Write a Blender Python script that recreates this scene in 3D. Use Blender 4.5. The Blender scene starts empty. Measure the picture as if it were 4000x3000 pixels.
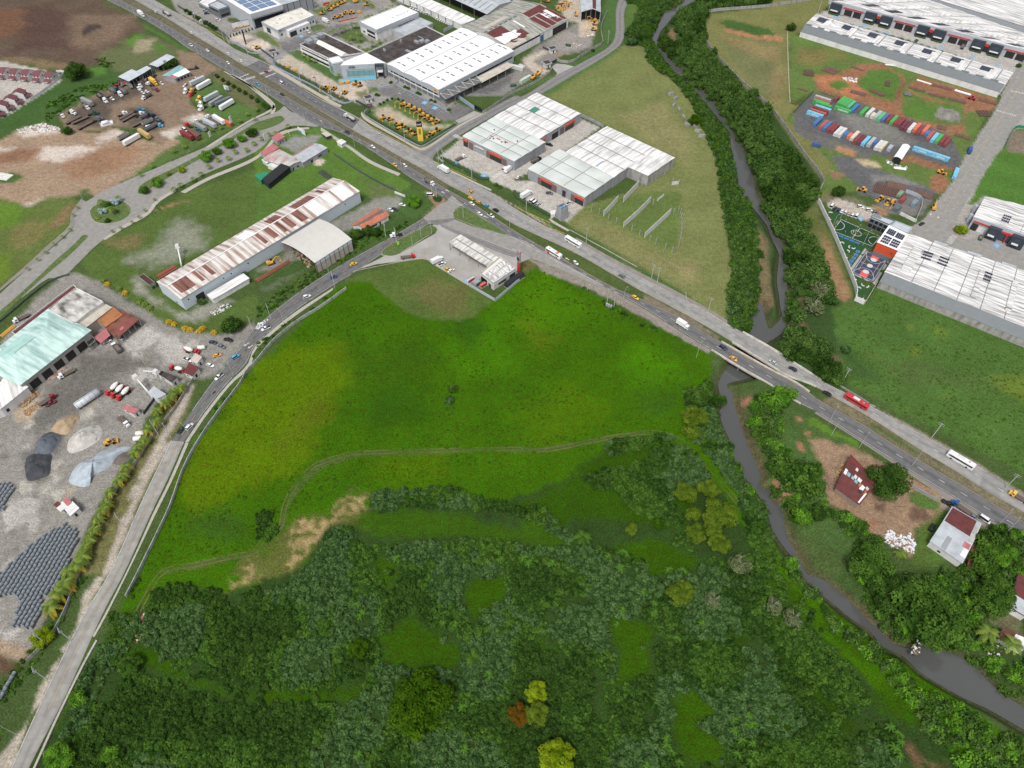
import bpy,bmesh,math,random
import numpy as np
from mathutils import Vector,Matrix
random.seed(7);RNG=np.random.default_rng(11)
R=math.radians
SC=bpy.context.scene
COL=SC.collection
# ---------------------------------------------------------------- camera, sky, sun, exposure
PITCH,FPX,HCAM=49.5,2777.0,275.0
cam=bpy.data.objects.new('camera',bpy.data.cameras.new('camera'));COL.objects.link(cam)
cam.data.sensor_width=36;cam.data.lens=36*FPX/4000
cam.data.clip_start=1;cam.data.clip_end=9000
cam.location=(0,0,HCAM);cam.rotation_euler=(R(90-PITCH),0,0)
SC.camera=cam
SUN_EL,SUN_AZ=58,200
wd=bpy.data.worlds.new('World');SC.world=wd;wd.use_nodes=True
nt=wd.node_tree;bg=nt.nodes['Background']
sky=nt.nodes.new('ShaderNodeTexSky');sky.sky_type='NISHITA';sky.sun_disc=False
sky.sun_elevation=R(SUN_EL);sky.sun_rotation=R(SUN_AZ);sky.air_density=1.0;sky.dust_density=4.0;sky.ozone_density=1.0
hs=nt.nodes.new('ShaderNodeHueSaturation');hs.inputs['Saturation'].default_value=0.3
nt.links.new(sky.outputs[0],hs.inputs['Color']);nt.links.new(hs.outputs[0],bg.inputs[0]);bg.inputs[1].default_value=0.1
sl=bpy.data.lights.new('sun','SUN');sl.energy=1.5;sl.angle=R(14);sl.color=(1,0.96,0.9)
so=bpy.data.objects.new('sun',sl);COL.objects.link(so)
az=R(SUN_AZ);el=R(SUN_EL)
so.rotation_euler=Vector((-math.sin(az)*math.cos(el),-math.cos(az)*math.cos(el),-math.sin(el))).to_track_quat('-Z','Y').to_euler()
vs=SC.view_settings;vs.view_transform='Standard';vs.look='None';vs.exposure=0.55;vs.gamma=1;vs.use_curve_mapping=False
SC.cycles.max_bounces=4;SC.cycles.diffuse_bounces=2;SC.cycles.transparent_max_bounces=6
# ---------------------------------------------------------------- plan coordinates: photo measurements -> metres on the ground
CROP={c+str(r+1):(1000*i,750*r,2.212)for i,c in enumerate('ABCD')for r in range(4)}
CROP.update(a=(180,200,4.424),b=(640,200,4.424),c=(680,0,3.687),d=(1150,0,4.424),e=(1600,0,4.424),f=(1980,0,4.424),
g=(1400,300,4.424),h=(1700,500,2.538),i=(0,1080,2.115),j=(500,1250,2.538),k=(1500,850,2.115),
l=(3100,350,1.951),m=(3100,700,2.538),n=(3100,0,2.538),o=(3500,0,2.538),p=(3500,600,2.538),r=(312,0,1.4756),s=(1172,390,1.4756),F=(0,0,.553),P=(0,0,1))
_th=R(PITCH)
def W(u,v,z=0.0):
 dx=(u-2000)/FPX;dy=-(v-1500)/FPX
 d=(dx,math.cos(_th)+dy*math.sin(_th),-math.sin(_th)+dy*math.cos(_th))
 t=(z-HCAM)/d[2]
 return Vector((d[0]*t,d[1]*t,z))
def X(s):
 """'A1 x y, x y; B2 x y' -> plan-measurement points"""
 out=[]
 for seg in s.split(';'):
  seg=seg.strip()
  if not seg:continue
  k,rest=seg.split(' ',1);ox,oy,sc=CROP[k]
  for p in rest.split(','):
   q=p.split()
   out.append((ox+float(q[0])/sc,oy+float(q[1])/sc))
 return out
def G(s,z=0.0):return[W(u,v,z)for u,v in X(s)]
def G1(s,z=0.0):return G(s,z)[0]
def lin(c):
 c=c/255
 return c/12.92 if c<=.04045 else((c+.055)/1.055)**2.4
def S(r,g,b,ds=.12):
 c=[lin(r)*.9,lin(g)*.9,lin(b)*.9];y=.25*c[0]+.6*c[1]+.15*c[2]
 return tuple(max(0,v*(1-ds)+y*ds)for v in c)
def smooth(P,closed=False,n=6):
 P=[Vector(p)for p in P];out=[];m=len(P)
 rng=range(m if closed else m-1)
 for i in rng:
  p0=P[(i-1)%m]if closed or i>0 else P[0];p1=P[i];p2=P[(i+1)%m];p3=P[(i+2)%m]if closed or i+2<m else P[-1]
  for k in range(n):
   t=k/n
   out.append(0.5*((2*p1)+(p2-p0)*t+(2*p0-5*p1+4*p2-p3)*t*t+(3*p1-p0-3*p2+p3)*t**3))
 if not closed:out.append(P[-1])
 return out
def resample(P,n):
 L=[0]
 for a,b in zip(P,P[1:]):L.append(L[-1]+(b-a).length)
 out=[];j=0
 for i in range(n):
  s=L[-1]*i/(n-1)
  while j<len(P)-2 and L[j+1]<s:j+=1
  f=(s-L[j])/max(L[j+1]-L[j],1e-9)
  out.append(P[j].lerp(P[j+1],f))
 return out
def along(P,step,off=0):
 out=[];acc=off
 for a,b in zip(P,P[1:]):
  l=(b-a).length
  while acc<=l:
   out.append((a.lerp(b,acc/l),(b-a).normalized()));acc+=step
  acc-=l
 return out
 # numpy helpers
_lat=RNG.random((256,256))
def vnoise(x,y,s,k=0):
 x=x/s+37.3*k;y=y/s+91.7*k
 xi=np.floor(x).astype(int);yi=np.floor(y).astype(int);fx=x-xi;fy=y-yi
 fx=fx*fx*(3-2*fx);fy=fy*fy*(3-2*fy)
 g=lambda a,b:_lat[a&255,b&255]
 return(g(xi,yi)*(1-fx)+g(xi+1,yi)*fx)*(1-fy)+(g(xi,yi+1)*(1-fx)+g(xi+1,yi+1)*fx)*fy
def sdf(px,py,poly):
 """signed distance, negative inside"""
 d=np.full(px.shape,1e18);ins=np.zeros(px.shape,bool)
 n=len(poly)
 for i in range(n):
  ax,ay=poly[i][0],poly[i][1];bx,by=poly[(i+1)%n][0],poly[(i+1)%n][1]
  ex,ey=bx-ax,by-ay;wx,wy=px-ax,py-ay
  t=np.clip((wx*ex+wy*ey)/(ex*ex+ey*ey+1e-12),0,1)
  d=np.minimum(d,(wx-ex*t)**2+(wy-ey*t)**2)
  c=((ay<=py)!=(by<=py))&(px<ex*(py-ay)/((by-ay)if by!=ay else 1e-12)+ax)
  ins^=c
 d=np.sqrt(d)
 return np.where(ins,-d,d)
def inside(pts,poly):
 pts=np.asarray(pts);return sdf(pts[:,0],pts[:,1],poly)<0
 # ---------------------------------------------------------------- scene bookkeeping
def tag(o,label=None,cat=None,group=None,kind=None):
 if label:o['label']=label
 if cat:o['category']=cat
 if group:o['group']=group
 if kind:o['kind']=kind
 return o
def thing(name,label,cat,loc=(0,0,0),rz=0.0,group=None):
 o=bpy.data.objects.new(name,None);o.empty_display_size=.3;COL.objects.link(o)
 o.location=loc;o.rotation_euler=(0,0,rz)
 return tag(o,label,cat,group)
def link(name,me,mats,parent=None,loc=None,rz=0.0):
 o=bpy.data.objects.new(name,me);COL.objects.link(o)
 if mats is not None:
  if not isinstance(mats,(list,tuple)):mats=[mats]
  if len(me.materials)==0:
   for m in mats:me.materials.append(m)
  else:
   for i,m in enumerate(mats):
    if me.materials[i]!=m:
     o.material_slots[i].link='OBJECT';o.material_slots[i].material=m
 if parent:o.parent=parent
 if loc is not None:o.location=loc;o.rotation_euler=(0,0,rz)
 return o
class MB:
 """collects faces for one mesh"""
 def __init__(s):s.v=[];s.f=[];s.m=[];s.uv=None
 def add(s,V,F,m=0):
  b=len(s.v);s.v+=[tuple(p)for p in V];s.f+=[tuple(b+i for i in f)for f in F];s.m+=[m]*len(F);return s
 def box(s,x0,x1,y0,y1,z0,z1,m=0,top=1.0,topy=None,dx=0):
  ty=top if topy is None else topy
  cx,cy=(x0+x1)/2,(y0+y1)/2
  V=[(x0,y0,z0),(x1,y0,z0),(x1,y1,z0),(x0,y1,z0)]
  V+=[(cx+(x-cx)*top+dx,cy+(y-cy)*ty,z1)for x,y,_ in V]
  return s.add(V,[(3,2,1,0),(4,5,6,7),(0,1,5,4),(1,2,6,5),(2,3,7,6),(3,0,4,7)],m)
 def prism(s,poly,z0,z1,m=0,mt=None,bottom=True):
  n=len(poly);a=sum(poly[i][0]*poly[(i+1)%n][1]-poly[(i+1)%n][0]*poly[i][1]for i in range(n))
  if a<0:poly=list(poly)[::-1]
  V=[(p[0],p[1],z0)for p in poly]+[(p[0],p[1],z1)for p in poly]
  s.add(V,[(i,(i+1)%n,n+(i+1)%n,n+i)for i in range(n)],m)
  b=len(s.v)-2*n
  s.f.append(tuple(b+n+i for i in range(n)));s.m.append(m if mt is None else mt)
  if bottom:s.f.append(tuple(b+n-1-i for i in range(n)));s.m.append(m)
  return s
 def tube(s,a,b,r0,r1=None,n=6,m=0,caps=True):
  a,b=Vector(a),Vector(b);r1=r0 if r1 is None else r1;d=(b-a).normalized()
  u=d.orthogonal().normalized();w=d.cross(u)
  V=[]
  for p,r in((a,r0),(b,r1)):
   for i in range(n):
    t=2*math.pi*i/n;V.append(p+(u*math.cos(t)+w*math.sin(t))*r)
  F=[(i,(i+1)%n,n+(i+1)%n,n+i)for i in range(n)]
  if caps:F+=[tuple(range(n))[::-1],tuple(range(n,2*n))]
  return s.add(V,F,m)
 def rings(s,secs,m=0,cap=True):
  """loft closed sections of equal count"""
  n=len(secs[0]);V=[p for c in secs for p in c];F=[]
  for k in range(len(secs)-1):
   for i in range(n):F.append((k*n+i,k*n+(i+1)%n,(k+1)*n+(i+1)%n,(k+1)*n+i))
  if cap:F+=[tuple(range(n))[::-1],tuple((len(secs)-1)*n+i for i in range(n))]
  return s.add(V,F,m)
 def mesh(s,name,sm=False):
  me=bpy.data.meshes.new(name);me.from_pydata(s.v,[],s.f)
  if any(s.m):me.polygons.foreach_set('material_index',s.m)
  if sm:me.polygons.foreach_set('use_smooth',[True]*len(s.f))
  me.update();return me
 def build(s,name,mats,parent=None,loc=None,rz=0.0,sm=False):
  me=s.mesh(name,sm)
  bm=bmesh.new();bm.from_mesh(me);bmesh.ops.recalc_face_normals(bm,faces=bm.faces);bm.to_mesh(me);bm.free()
  return link(name,me,mats,parent,loc,rz)
def npmesh(name,V,quads,mats,tint=None,parent=None,sm=False,per=4):
 V=np.asarray(V,np.float32).reshape(-1,3);F=np.asarray(quads,np.int32).reshape(-1,per)
 me=bpy.data.meshes.new(name);me.vertices.add(len(V));me.vertices.foreach_set('co',V.ravel())
 me.loops.add(F.size);me.loops.foreach_set('vertex_index',F.ravel())
 me.polygons.add(len(F));me.polygons.foreach_set('loop_start',np.arange(0,F.size,per,dtype=np.int32))
 try:me.polygons.foreach_set('loop_total',np.full(len(F),per,np.int32))
 except Exception:pass
 if sm:me.polygons.foreach_set('use_smooth',np.ones(len(F),bool))
 if tint is not None:
  a=me.attributes.new('tint','FLOAT','POINT');a.data.foreach_set('value',np.asarray(tint,np.float32))
 me.update(calc_edges=True);me.validate()
 return me
 # ---------------------------------------------------------------- materials
MATS={}
def mat(name,col,rough=.75,var=.12,scale=.6,metal=0.0,dirt=None,dirt_amt=.5,dirt_scale=.25,stretch=None,ribs=None,bump=0.0,spec=.3,tint=None):
 """procedural: colour modulated by noise; dirt = second colour in (optionally stretched) noise streaks; ribs = corrugation pitch along local y"""
 if name in MATS:return MATS[name]
 m=bpy.data.materials.new(name);m.use_nodes=True;t=m.node_tree;N=t.nodes;L=t.links
 b=N['Principled BSDF'];b.inputs['Roughness'].default_value=rough;b.inputs['Metallic'].default_value=metal
 b.inputs['Specular IOR Level'].default_value=spec
 tc=N.new('ShaderNodeTexCoord');src=tc.outputs['Object']
 def noise(sc,det=3,st=None):
  n=N.new('ShaderNodeTexNoise');n.inputs['Scale'].default_value=sc;n.inputs['Detail'].default_value=det
  if st:
   mp=N.new('ShaderNodeMapping');mp.inputs['Scale'].default_value=st;L.new(src,mp.inputs[0]);L.new(mp.outputs[0],n.inputs['Vector'])
  else:L.new(src,n.inputs['Vector'])
  return n.outputs['Fac']
 def rng(v,a,bb,lo=.3,hi=.7):
  r=N.new('ShaderNodeMapRange');r.inputs['From Min'].default_value=lo;r.inputs['From Max'].default_value=hi
  r.inputs['To Min'].default_value=a;r.inputs['To Max'].default_value=bb;L.new(v,r.inputs['Value']);return r.outputs['Result']
 def mix(f,a,c,bt='MIX'):
  x=N.new('ShaderNodeMix');x.data_type='RGBA';x.blend_type=bt
  if isinstance(f,float):x.inputs['Factor'].default_value=f
  else:L.new(f,x.inputs['Factor'])
  for k,q in((6,a),(7,c)):
   if isinstance(q,tuple):x.inputs[k].default_value=(*q,1)
   else:L.new(q,x.inputs[k])
  return x.outputs[2]
 cur=(*col,)
 if tint:
  at=N.new('ShaderNodeAttribute');at.attribute_name='tint'
  cur=mix(at.outputs['Fac'],tint[0],tint[1])
 if dirt:
  f=rng(noise(dirt_scale,5,stretch),0,dirt_amt,.42,.68);cur=mix(f,cur,dirt)
 if var:
  v=rng(noise(scale,4),1-var,1+var);cb=N.new('ShaderNodeCombineColor')
  for k in range(3):L.new(v,cb.inputs[k])
  cur=mix(1.0,cur,cb.outputs[0],'MULTIPLY')
 if isinstance(cur,tuple):b.inputs['Base Color'].default_value=(*cur,1)
 else:L.new(cur,b.inputs['Base Color'])
 if ribs or bump:
  bp=N.new('ShaderNodeBump');
  if ribs:
   w=N.new('ShaderNodeTexWave');w.bands_direction='X' if ribs>0 else 'Y';w.inputs['Scale'].default_value=.314/abs(ribs);w.inputs['Distortion'].default_value=0
   L.new(src,w.inputs['Vector']);L.new(w.outputs['Fac'],bp.inputs['Height']);bp.inputs['Distance'].default_value=.06;bp.inputs['Strength'].default_value=.6
  else:
   L.new(noise(bump,4),bp.inputs['Height']);bp.inputs['Distance'].default_value=.1;bp.inputs['Strength'].default_value=.6
  L.new(bp.outputs[0],b.inputs['Normal'])
 MATS[name]=m;return m
def paint(rgb,rough=.4):
 r,g,b=rgb;return mat('paint_%d_%d_%d'%rgb,S(r,g,b),rough,.06,1.5,spec=.4)
 # ---------------------------------------------------------------- river and ground sheet
WZ=-4.2
WEST=X('C1 1560 -40,1450 30,1330 100,1270 200,1215 270,1225 370,1290 470,1350 570,1450 660,1560 760,1640 850,1720 950,1800 1050,1880 1150,1890 1260,1920 1400,1950 1520,1970 1659;C2 2060 110,2140 210,2205 300;D2 30 400,75 490,95 560,80 700,78 800,95 900,105 1000,120 1070,60 1150,0 1170;C2 2150 960,2090 1060,2055 1190,2030 1270,1940 1420,1830 1560;C3 1780 0,1800 100,1815 190,1790 250,1825 370,1880 490,1910 610,1950 720,2040 850,2110 930,2150 1000,2200 1100;D3 30 1240,80 1330,160 1440,220 1520,290 1659;D4 410 120,560 240,720 370,880 480,990 610,1160 690,1310 830,1500 950,1700 1060,1900 1150,2212 1330,2700 1620')
EAST=X('C1 1700 20,1500 75,1400 140,1330 220,1270 300,1290 420,1370 500,1450 590,1530 690,1640 790,1720 870,1800 960,1880 1070,1920 1170,1990 1300,2040 1420,2090 1560;C2 2110 20,2190 150;D2 60 330,130 450,170 560,175 680,165 800,170 930,155 1060,145 1190,80 1250,0 1300;C2 2200 1340,2190 1480,2080 1600;C3 1860 0,1905 80,1925 190,1955 290,2005 430,2065 590,2130 740,2150 800,2140 860,2180 920;D3 0 905,45 1000,115 1080,150 1250,190 1360,270 1510,335 1640;D4 450 20,600 120,750 260,870 390,970 460,1060 570,1190 620,1350 600,1530 650,1700 720,1850 850,2000 1000,2130 1080,2212 1130,2700 1380')
_w=[W(u,v,WZ)for u,v in WEST];_e=[W(u,v,WZ)for u,v in EAST]
RIVER=smooth(_w,n=3)+smooth(_e,n=3)[::-1]
U=np.concatenate([np.linspace(-1500,-60,40),np.linspace(-50,4050,470),np.linspace(4060,5500,40)])
Vv=np.concatenate([np.linspace(-560,-30,45),np.linspace(-20,3030,360),np.linspace(3045,4000,40)])
uu,vv=np.meshgrid(U,Vv)
dx=(uu-2000)/FPX;dy=-(vv-1500)/FPX
dz=-math.sin(_th)+dy*math.cos(_th);tt=-HCAM/dz
gx=dx*tt;gy=(math.cos(_th)+dy*math.sin(_th))*tt
gx[:,0]=-3000;gx[:,-1]=3000;gy[0,:]=4000;gy[-1,:]=-1500
sh=gx.shape;px=gx.ravel();py=gy.ravel()
colr=np.zeros((px.size,3));veg=np.ones(px.size)
N1=vnoise(px,py,4,1)-.5;N2=vnoise(px,py,13,2)-.5;N3=vnoise(px,py,1.7,3)-.5;N4=vnoise(px,py,45,4)-.5
WARP=N1*.5+N2*.8+N3*.3
colr[:]=S(70,92,40)
def put(poly,col,feather=3.0,warp=4.0,v=1.0,amt=1.0,brk=0):
 """lay one kind of ground cover (soil, grass, gravel) inside an outline with a ragged edge"""
 if isinstance(poly,str):poly=G(poly)
 xs=[p[0]for p in poly];ys=[p[1]for p in poly];mg=feather+warp*1.2
 k=np.where((px>min(xs)-mg)&(px<max(xs)+mg)&(py>min(ys)-mg)&(py<max(ys)+mg))[0]
 if not len(k):return
 d=sdf(px[k],py[k],poly)+WARP[k]*warp
 a=np.clip(.5-d/max(feather,.01),0,1)*amt;a=a*a*(3-2*a)if amt==1 else a
 if brk:a=a*np.clip(.62+1.9*(N3+N1*.7)[k],0,1)
 colr[k]=colr[k]*(1-a[:,None])+np.array(col)*a[:,None];veg[k]=veg[k]*(1-a)+v*a
MG=lambda a,b_,c:S(a,b_,c,-.06)
def spot(s,r,col,**k):
 for c in G(s):
  n=14;put([(c[0]+r*math.cos(i*2*math.pi/n)*random.uniform(.7,1.3),c[1]+r*math.sin(i*2*math.pi/n)*random.uniform(.7,1.4))for i in range(n)],col,**k)
SOIL=S(134,114,94);TAN=S(156,132,108);RED=S(146,102,72);PALE=S(205,194,184);BROWN=S(96,80,66)
# top-left ploughed field and truck yard
put('A1 -900 -900,900 -900,1000 60,1180 170,1250 260,1100 330,1000 420,860 560,740 590,540 600,0 530,-900 480',BROWN,8,10,.4)
put('A1 150 60,420 40,640 120,560 260,600 420,380 400,120 480,90 300',S(88,66,58),14,14,.4)
put('A1 -300 100,180 80,230 200,200 300,0 330,-300 300',S(112,80,60),14,14,.3)
put('A1 620 120,1150 140,1060 320,820 420,620 380',S(118,98,80),12,10,.3)
put('A1 690 270,760 220,860 215,880 240,790 280,720 310',S(72,62,58),3,4,.3)
put('A1 0 480,300 500,560 560,540 600,0 540',S(124,106,76),5,6)
put('A1 760 -120,960 -60,1060 100,900 60',S(84,92,50),5,6)
put('A1 840 480,1000 410,1080 330,1230 300,1620 430,1560 470,1300 560,1150 600,1020 650,900 560',S(98,106,66),8,9)
put('A1 1080 360,1180 280,1230 330,1200 400,1110 400',S(88,128,44),4,5);put('A1 1320 390,1420 380,1450 440,1350 460',S(84,118,44),5,5)
put('A1 1180 350,1330 340,1300 440,1160 470',S(150,140,112),5,6,.4)
put('A1 1240 205,1400 290,1620 420,1590 450,1380 310,1250 235',S(78,110,44),2,3)
put('A1 -900 1500,-900 1100,0 1000,180 900,340 780,500 680,560 600,760 590,820 560,1020 650,1040 700,960 760,800 830,660 900,480 1000,520 1080,380 1060,130 1140,0 1210',S(64,96,40),4,5)
put('A1 770 590,900 560,930 640,800 660',S(84,128,44),5,6)
put('A1 -900 520,0 520,520 640,530 700,330 830,60 1000,-900 1300',S(178,172,164),1,.5,.1)
put('A1 480 1000,700 880,950 770,1050 690,1300 640,1500 560,1550 450,1680 450,1800 540,1920 600,1790 660,1690 760,1650 850,1720 960,1900 1000,1700 1050,1560 1130,1500 1200,1400 1290,1300 1200,1200 1120,1000 1090,850 1130,680 1160,560 1110',SOIL,3,4,.2)
put('A1 560 1000,700 900,860 850,1000 800,1120 720,1380 760,1300 800,1000 900,900 1080,640 1090',S(92,82,72),10,8,.2)
put('A1 1080 930,1280 920,1400 1060,1360 1120,1100 1100',S(98,86,74),8,7,.2);put('A1 1120 640,1330 640,1400 740,1180 760,1060 720',S(80,72,66),6,6,.2)
put('A1 1640 850,1740 800,1960 840,2212 960,2212 1080,1960 1090,1900 1000,1760 960',S(80,112,48),3,3);put('A1 1660 790,1900 700,1960 790,1720 860',S(82,112,50),4,4)
put('A1 1800 640,1930 605,2212 800,2212 960,1960 800',S(104,104,68),4,3)
put('A1 1500 1180,1700 1060,1990 1060,2000 1090,1560 1240',S(86,112,52),3,3)
put('A1 960 1640,1100 1540,1300 1390,1420 1270,1560 1230,2000 1080,2212 960,2212 1030,1960 1130,1480 1390,1180 1540,990 1640',S(84,110,48),2,2)
put('A1 -900 1300,0 1215,130 1140,380 1060,540 1130,850 1150,1000 1110,1130 1170,1300 1220,1400 1250,1500 1190,1570 1230,1300 1390,1100 1540,960 1640,880 1700,700 1680,560 1720,380 1740,260 1790,0 1720,-900 1800',TAN,3,4,.15)
for s in('A1 400 1260,640 1245,830 1280,760 1380,650 1430,330 1400','A1 140 1130,380 1065,530 1120,500 1160,330 1150,200 1190','A1 820 1200,1000 1130,1060 1150,950 1220,830 1240','A1 -100 1270,130 1270,110 1300,0 1330','A1 1400 1150,1540 1120,1480 1190','A1 1620 1020,1720 990,1800 1010,1660 1040','A2 110 130,250 100,350 90,340 150,270 150'):put(s,PALE,5,9,.1,.8)
put('A1 -300 1320,330 1300,240 1380,-300 1420',S(140,104,78),8,8,.1);put('A1 500 1420,1000 1250,1300 1280,1000 1480,600 1560',S(150,116,88),10,8,.1)
put('A1 -40 1500,120 1480,220 1530,100 1580,-40 1570',S(74,104,40),3,4);put('A1 680 1650,760 1620,800 1659,700 1690',S(74,104,40),3,3)
# west meadows
put('A2 -900 0,0 60,240 130,420 60,640 30,690 80,640 180,610 300,560 380,0 840,-900 1500',S(94,110,48),5,5)
put('A2 -300 80,160 100,250 160,180 260,-300 420',S(92,126,26),7,8);put('A2 -300 560,60 540,120 640,40 760,-300 900',S(98,124,22),7,8)
put('A2 420 300,520 160,600 120,560 260,470 330',S(128,108,72),5,6,.5)
put('A2 100 330,250 250,420 260,300 430,160 480',S(116,112,62),6,7)
put('A2 700 600,900 400,1250 250,1600 0,2212 -200,2212 300,1700 560,1360 770,1620 1060,1900 1040,2212 860,2212 1080,2080 1200,1760 1240,1500 1190,1000 850,760 720',S(80,103,40),2,2)
put('A2 1300 170,1560 70,1640 80,1480 130',S(150,116,82),3,4,.3);put('A2 900 430,1250 360,1200 470,960 520',S(118,110,66),7,7)
put('A2 1120 590,1400 400,1580 250,1720 330,1760 480,1560 560,1380 640',S(140,142,126),9,12,.4,.8)
put('A2 1160 760,1220 880,1360 960,1560 1090,1640 1100,1740 1090,1980 960,1820 960,1640 1070,1500 1020,1260 850',S(150,148,138),5,7,.3,.85)
put('B2 0 660,320 480,520 620,240 760,60 830',S(128,128,116),5,6,.3);put('B2 640 270,900 110,1180 20,1290 60,1240 130,1150 160,900 300,720 330',S(136,136,128),5,6,.2)
put('B2 0 700,60 830,400 680,800 560,1160 380,1440 220,1260 120,1180 200,900 320,800 460',S(64,92,38),4,4)
put('B1 0 1200,560 1090,800 1240,1000 1400,1340 1580,1300 1680,1200 1700,600 1659,0 1659',S(84,118,36),2,3);put('B2 0 -60,300 -40,600 -50,500 60,0 300',S(80,112,38),4,4)
put('B1 190 1250,330 1180,560 1170,480 1240,350 1330,260 1290',S(138,138,134),3,4,.1);put('B1 480 1390,560 1360,620 1390,560 1440,500 1430',S(196,184,170),1,2,.1)
put('B1 900 1550,1200 1600,1300 1680,1000 1690',S(96,112,60),6,6)
put('A2 590 700,680 690,760 740,1000 850,1300 1060,1500 1180,1900 1240,2100 1180,2212 1090,2212 1200,1980 1460,1880 1600,1500 1659,1000 1659,600 1300,200 1659,0 1300,300 900',S(138,135,128),3,4,.1)
# precast yard
put('A2 600 1300,900 1220,1200 1100,1500 1200,1900 1240,1780 1340,1720 1500,1640 1620,1500 1720,1350 1850,1280 1950,1180 2180,1000 2450,860 2700,740 2950,680 3100,560 3400,430 3600,300 3900,220 4040,-900 4040,-900 1800,0 1750',S(140,137,130),2,3,.1)
for q in range(70):t_=random.random();spot('A2 %d %d'%(1500-1500*t_+random.uniform(-700,250),1350+1800*t_+random.uniform(-120,120)),random.uniform(1.2,4),random.choice((S(176,171,160),S(112,109,103),S(164,154,136),S(124,120,113))),feather=1,warp=2.5,v=.05,amt=.8)
put('A2 640 1420,900 1360,1150 1400,1240 1500,900 1640,700 1900,300 2150,200 2000,560 1560',S(108,105,99),10,10,.1)
for s in('A2 1080 1180,1300 1180,1380 1240,1250 1340,1130 1400,1060 1300','A2 1420 1270,1560 1250,1580 1400,1480 1430,1400 1350','A2 1200 1560,1380 1540,1420 1620,1180 1640','A2 1480 1420,1600 1400,1640 1480,1420 1500','A3 60 480,250 300,320 330,180 440','A3 100 1000,330 1010,300 1180,180 1240,0 1350,0 1100','A4 0 480,100 430,180 470,60 560','A2 1100 1370,1180 1380,1210 1410,1140 1430'):put(s,S(176,172,165),2,6,.05,.9)
put('A3 100 240,330 130,360 200,250 330,120 330',S(176,158,134),5,6,.1);put('A4 -200 560,280 600,220 740,100 720,-200 700',S(160,138,112),4,5,.1)
put('A3 200 600,540 420,560 500,440 640,430 820,240 850',S(108,106,102),8,6,.1)
put('A4 -200 700,0 690,200 760,140 850,-200 860',S(96,76,58),4,4,.3)
# verge west of the curved road
put('A3 1560 0,1700 0,1500 480,1330 800,1120 1240,930 1640,880 1659,640 1659,760 1440,900 1160,1100 800,1350 400',S(110,108,62),3,3)
put('A4 640 0,880 0,700 360,400 960,180 1400,-60 1900,-600 1900,-300 1100,60 1000,300 600,440 300',S(66,88,38),3,3)
put('A3 1630 0,1690 0,1560 260,1440 480,1270 700,1130 1000,1100 1000,1300 600,1480 300',S(168,158,146),2,2,.2)
put('A3 1480 490,1330 560,1180 900,1040 1200,880 1659,930 1659,1100 1250,1290 850',S(170,160,146),2,3,.2);put('A4 860 0,740 130,680 400,500 700,380 960,240 1190,60 1500,-60 1659,95 1659,400 980,700 380,905 0',S(168,158,142),2,4,.2)
# main meadow
put('A3 2080 0,1900 240,1750 480,1500 950,1330 1350,1190 1659;A4 1080 180,900 600,700 900,400 1400,200 1900,200 3200;D4 2700 1900,1900 1250,1200 720,600 330,200 0;D3 -100 1000;C3 1800 300,1720 0;C2 1720 1370,1200 1130,700 880,0 560;B2 2212 840,2060 945,1500 600,700 820',MG(60,96,10),2,2)
put('A3 2080 0,1900 240,1700 560,1480 1050,1700 1100;B3 0 900,300 780,560 500,640 200,800 -20,600 -200,0 -40',MG(82,108,8),9,12)
put('B2 0 1480,300 1300,800 1300,850 1659,0 1659',MG(80,107,8),8,10)
for s,c in(('B3 300 350,560 120,640 200,480 420,200 620,100 560',MG(84,96,26)),('B2 800 1350,1400 1250,1600 1500,1300 1659,850 1659',MG(56,88,16)),('B3 820 260,1100 60,1500 0,1440 300,1000 480',MG(46,80,14)),
('B2 1700 1250,2212 900,2212 1500,1800 1659',MG(66,110,6)),('C3 0 200,500 0,800 100,640 420,200 500',MG(74,104,12)),('C2 0 900,300 700,700 1000,500 1200,100 1250',MG(72,114,6)),
('C2 1100 1250,1400 1500,1600 1659,1000 1659',MG(68,114,6)),('C3 1120 150,1400 100,1360 300,1160 330',MG(54,88,24)),('B3 1060 650,1600 620,1700 800,1200 880',MG(76,102,14)),('B3 430 950,800 880,700 1000,460 1100',MG(50,88,8)),
('B2 1700 980,1960 1180,1860 1300,1660 1150',MG(46,80,16)),('C2 150 1100,420 1260,300 1420,60 1300',MG(78,98,22)),('A3 1700 1180,1950 1130,2150 1220,2212 1350,1900 1340,1660 1260',MG(52,80,28)),('C2 480 700,900 900,1300 1150,1560 1330,1300 1260,800 980',MG(56,88,18))):put(s,c,12,12,1.1,.8)
put('B2 760 760,1300 580,1520 580,1900 820,2040 940,1880 1080,1750 1110,1450 1100,1300 1040,1100 900,980 780',S(80,102,36),2,2,.6)
put('B2 1250 860,1500 740,1820 820,1860 1000,1700 1060,1450 1000',S(98,100,50),9,8,.5);put('C2 80 560,230 560,210 640,90 720',S(98,98,52),3,3)
# worn grass along the meadow track
put('A3 1390 1620,1700 1540,2000 1470,2212 1440;B3 200 1240,230 1100,300 920,480 720,560 670,800 600,1050 575,1600 565,2212 545;C3 260 560,700 470,1100 410,1350 420,1500 480,1350 470,1080 450,700 510,280 590,0 580;B3 1500 600,900 620,580 720,420 860,300 1040,250 1240,60 1400;A3 2000 1520,1700 1600,1420 1650',S(72,96,30),1.5,1.5)
TRACK='A4 1180 330,1260 180,1340 40;A3 1440 1600,1700 1560,2000 1490,2212 1450;B3 60 1330,215 1230,240 1080,310 920,480 720,560 680,800 605,1050 590,1600 575,2212 560;C3 300 570,700 490,1100 425,1300 425,1500 520,1700 760,1900 960,2100 1260,2212 1450'
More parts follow.
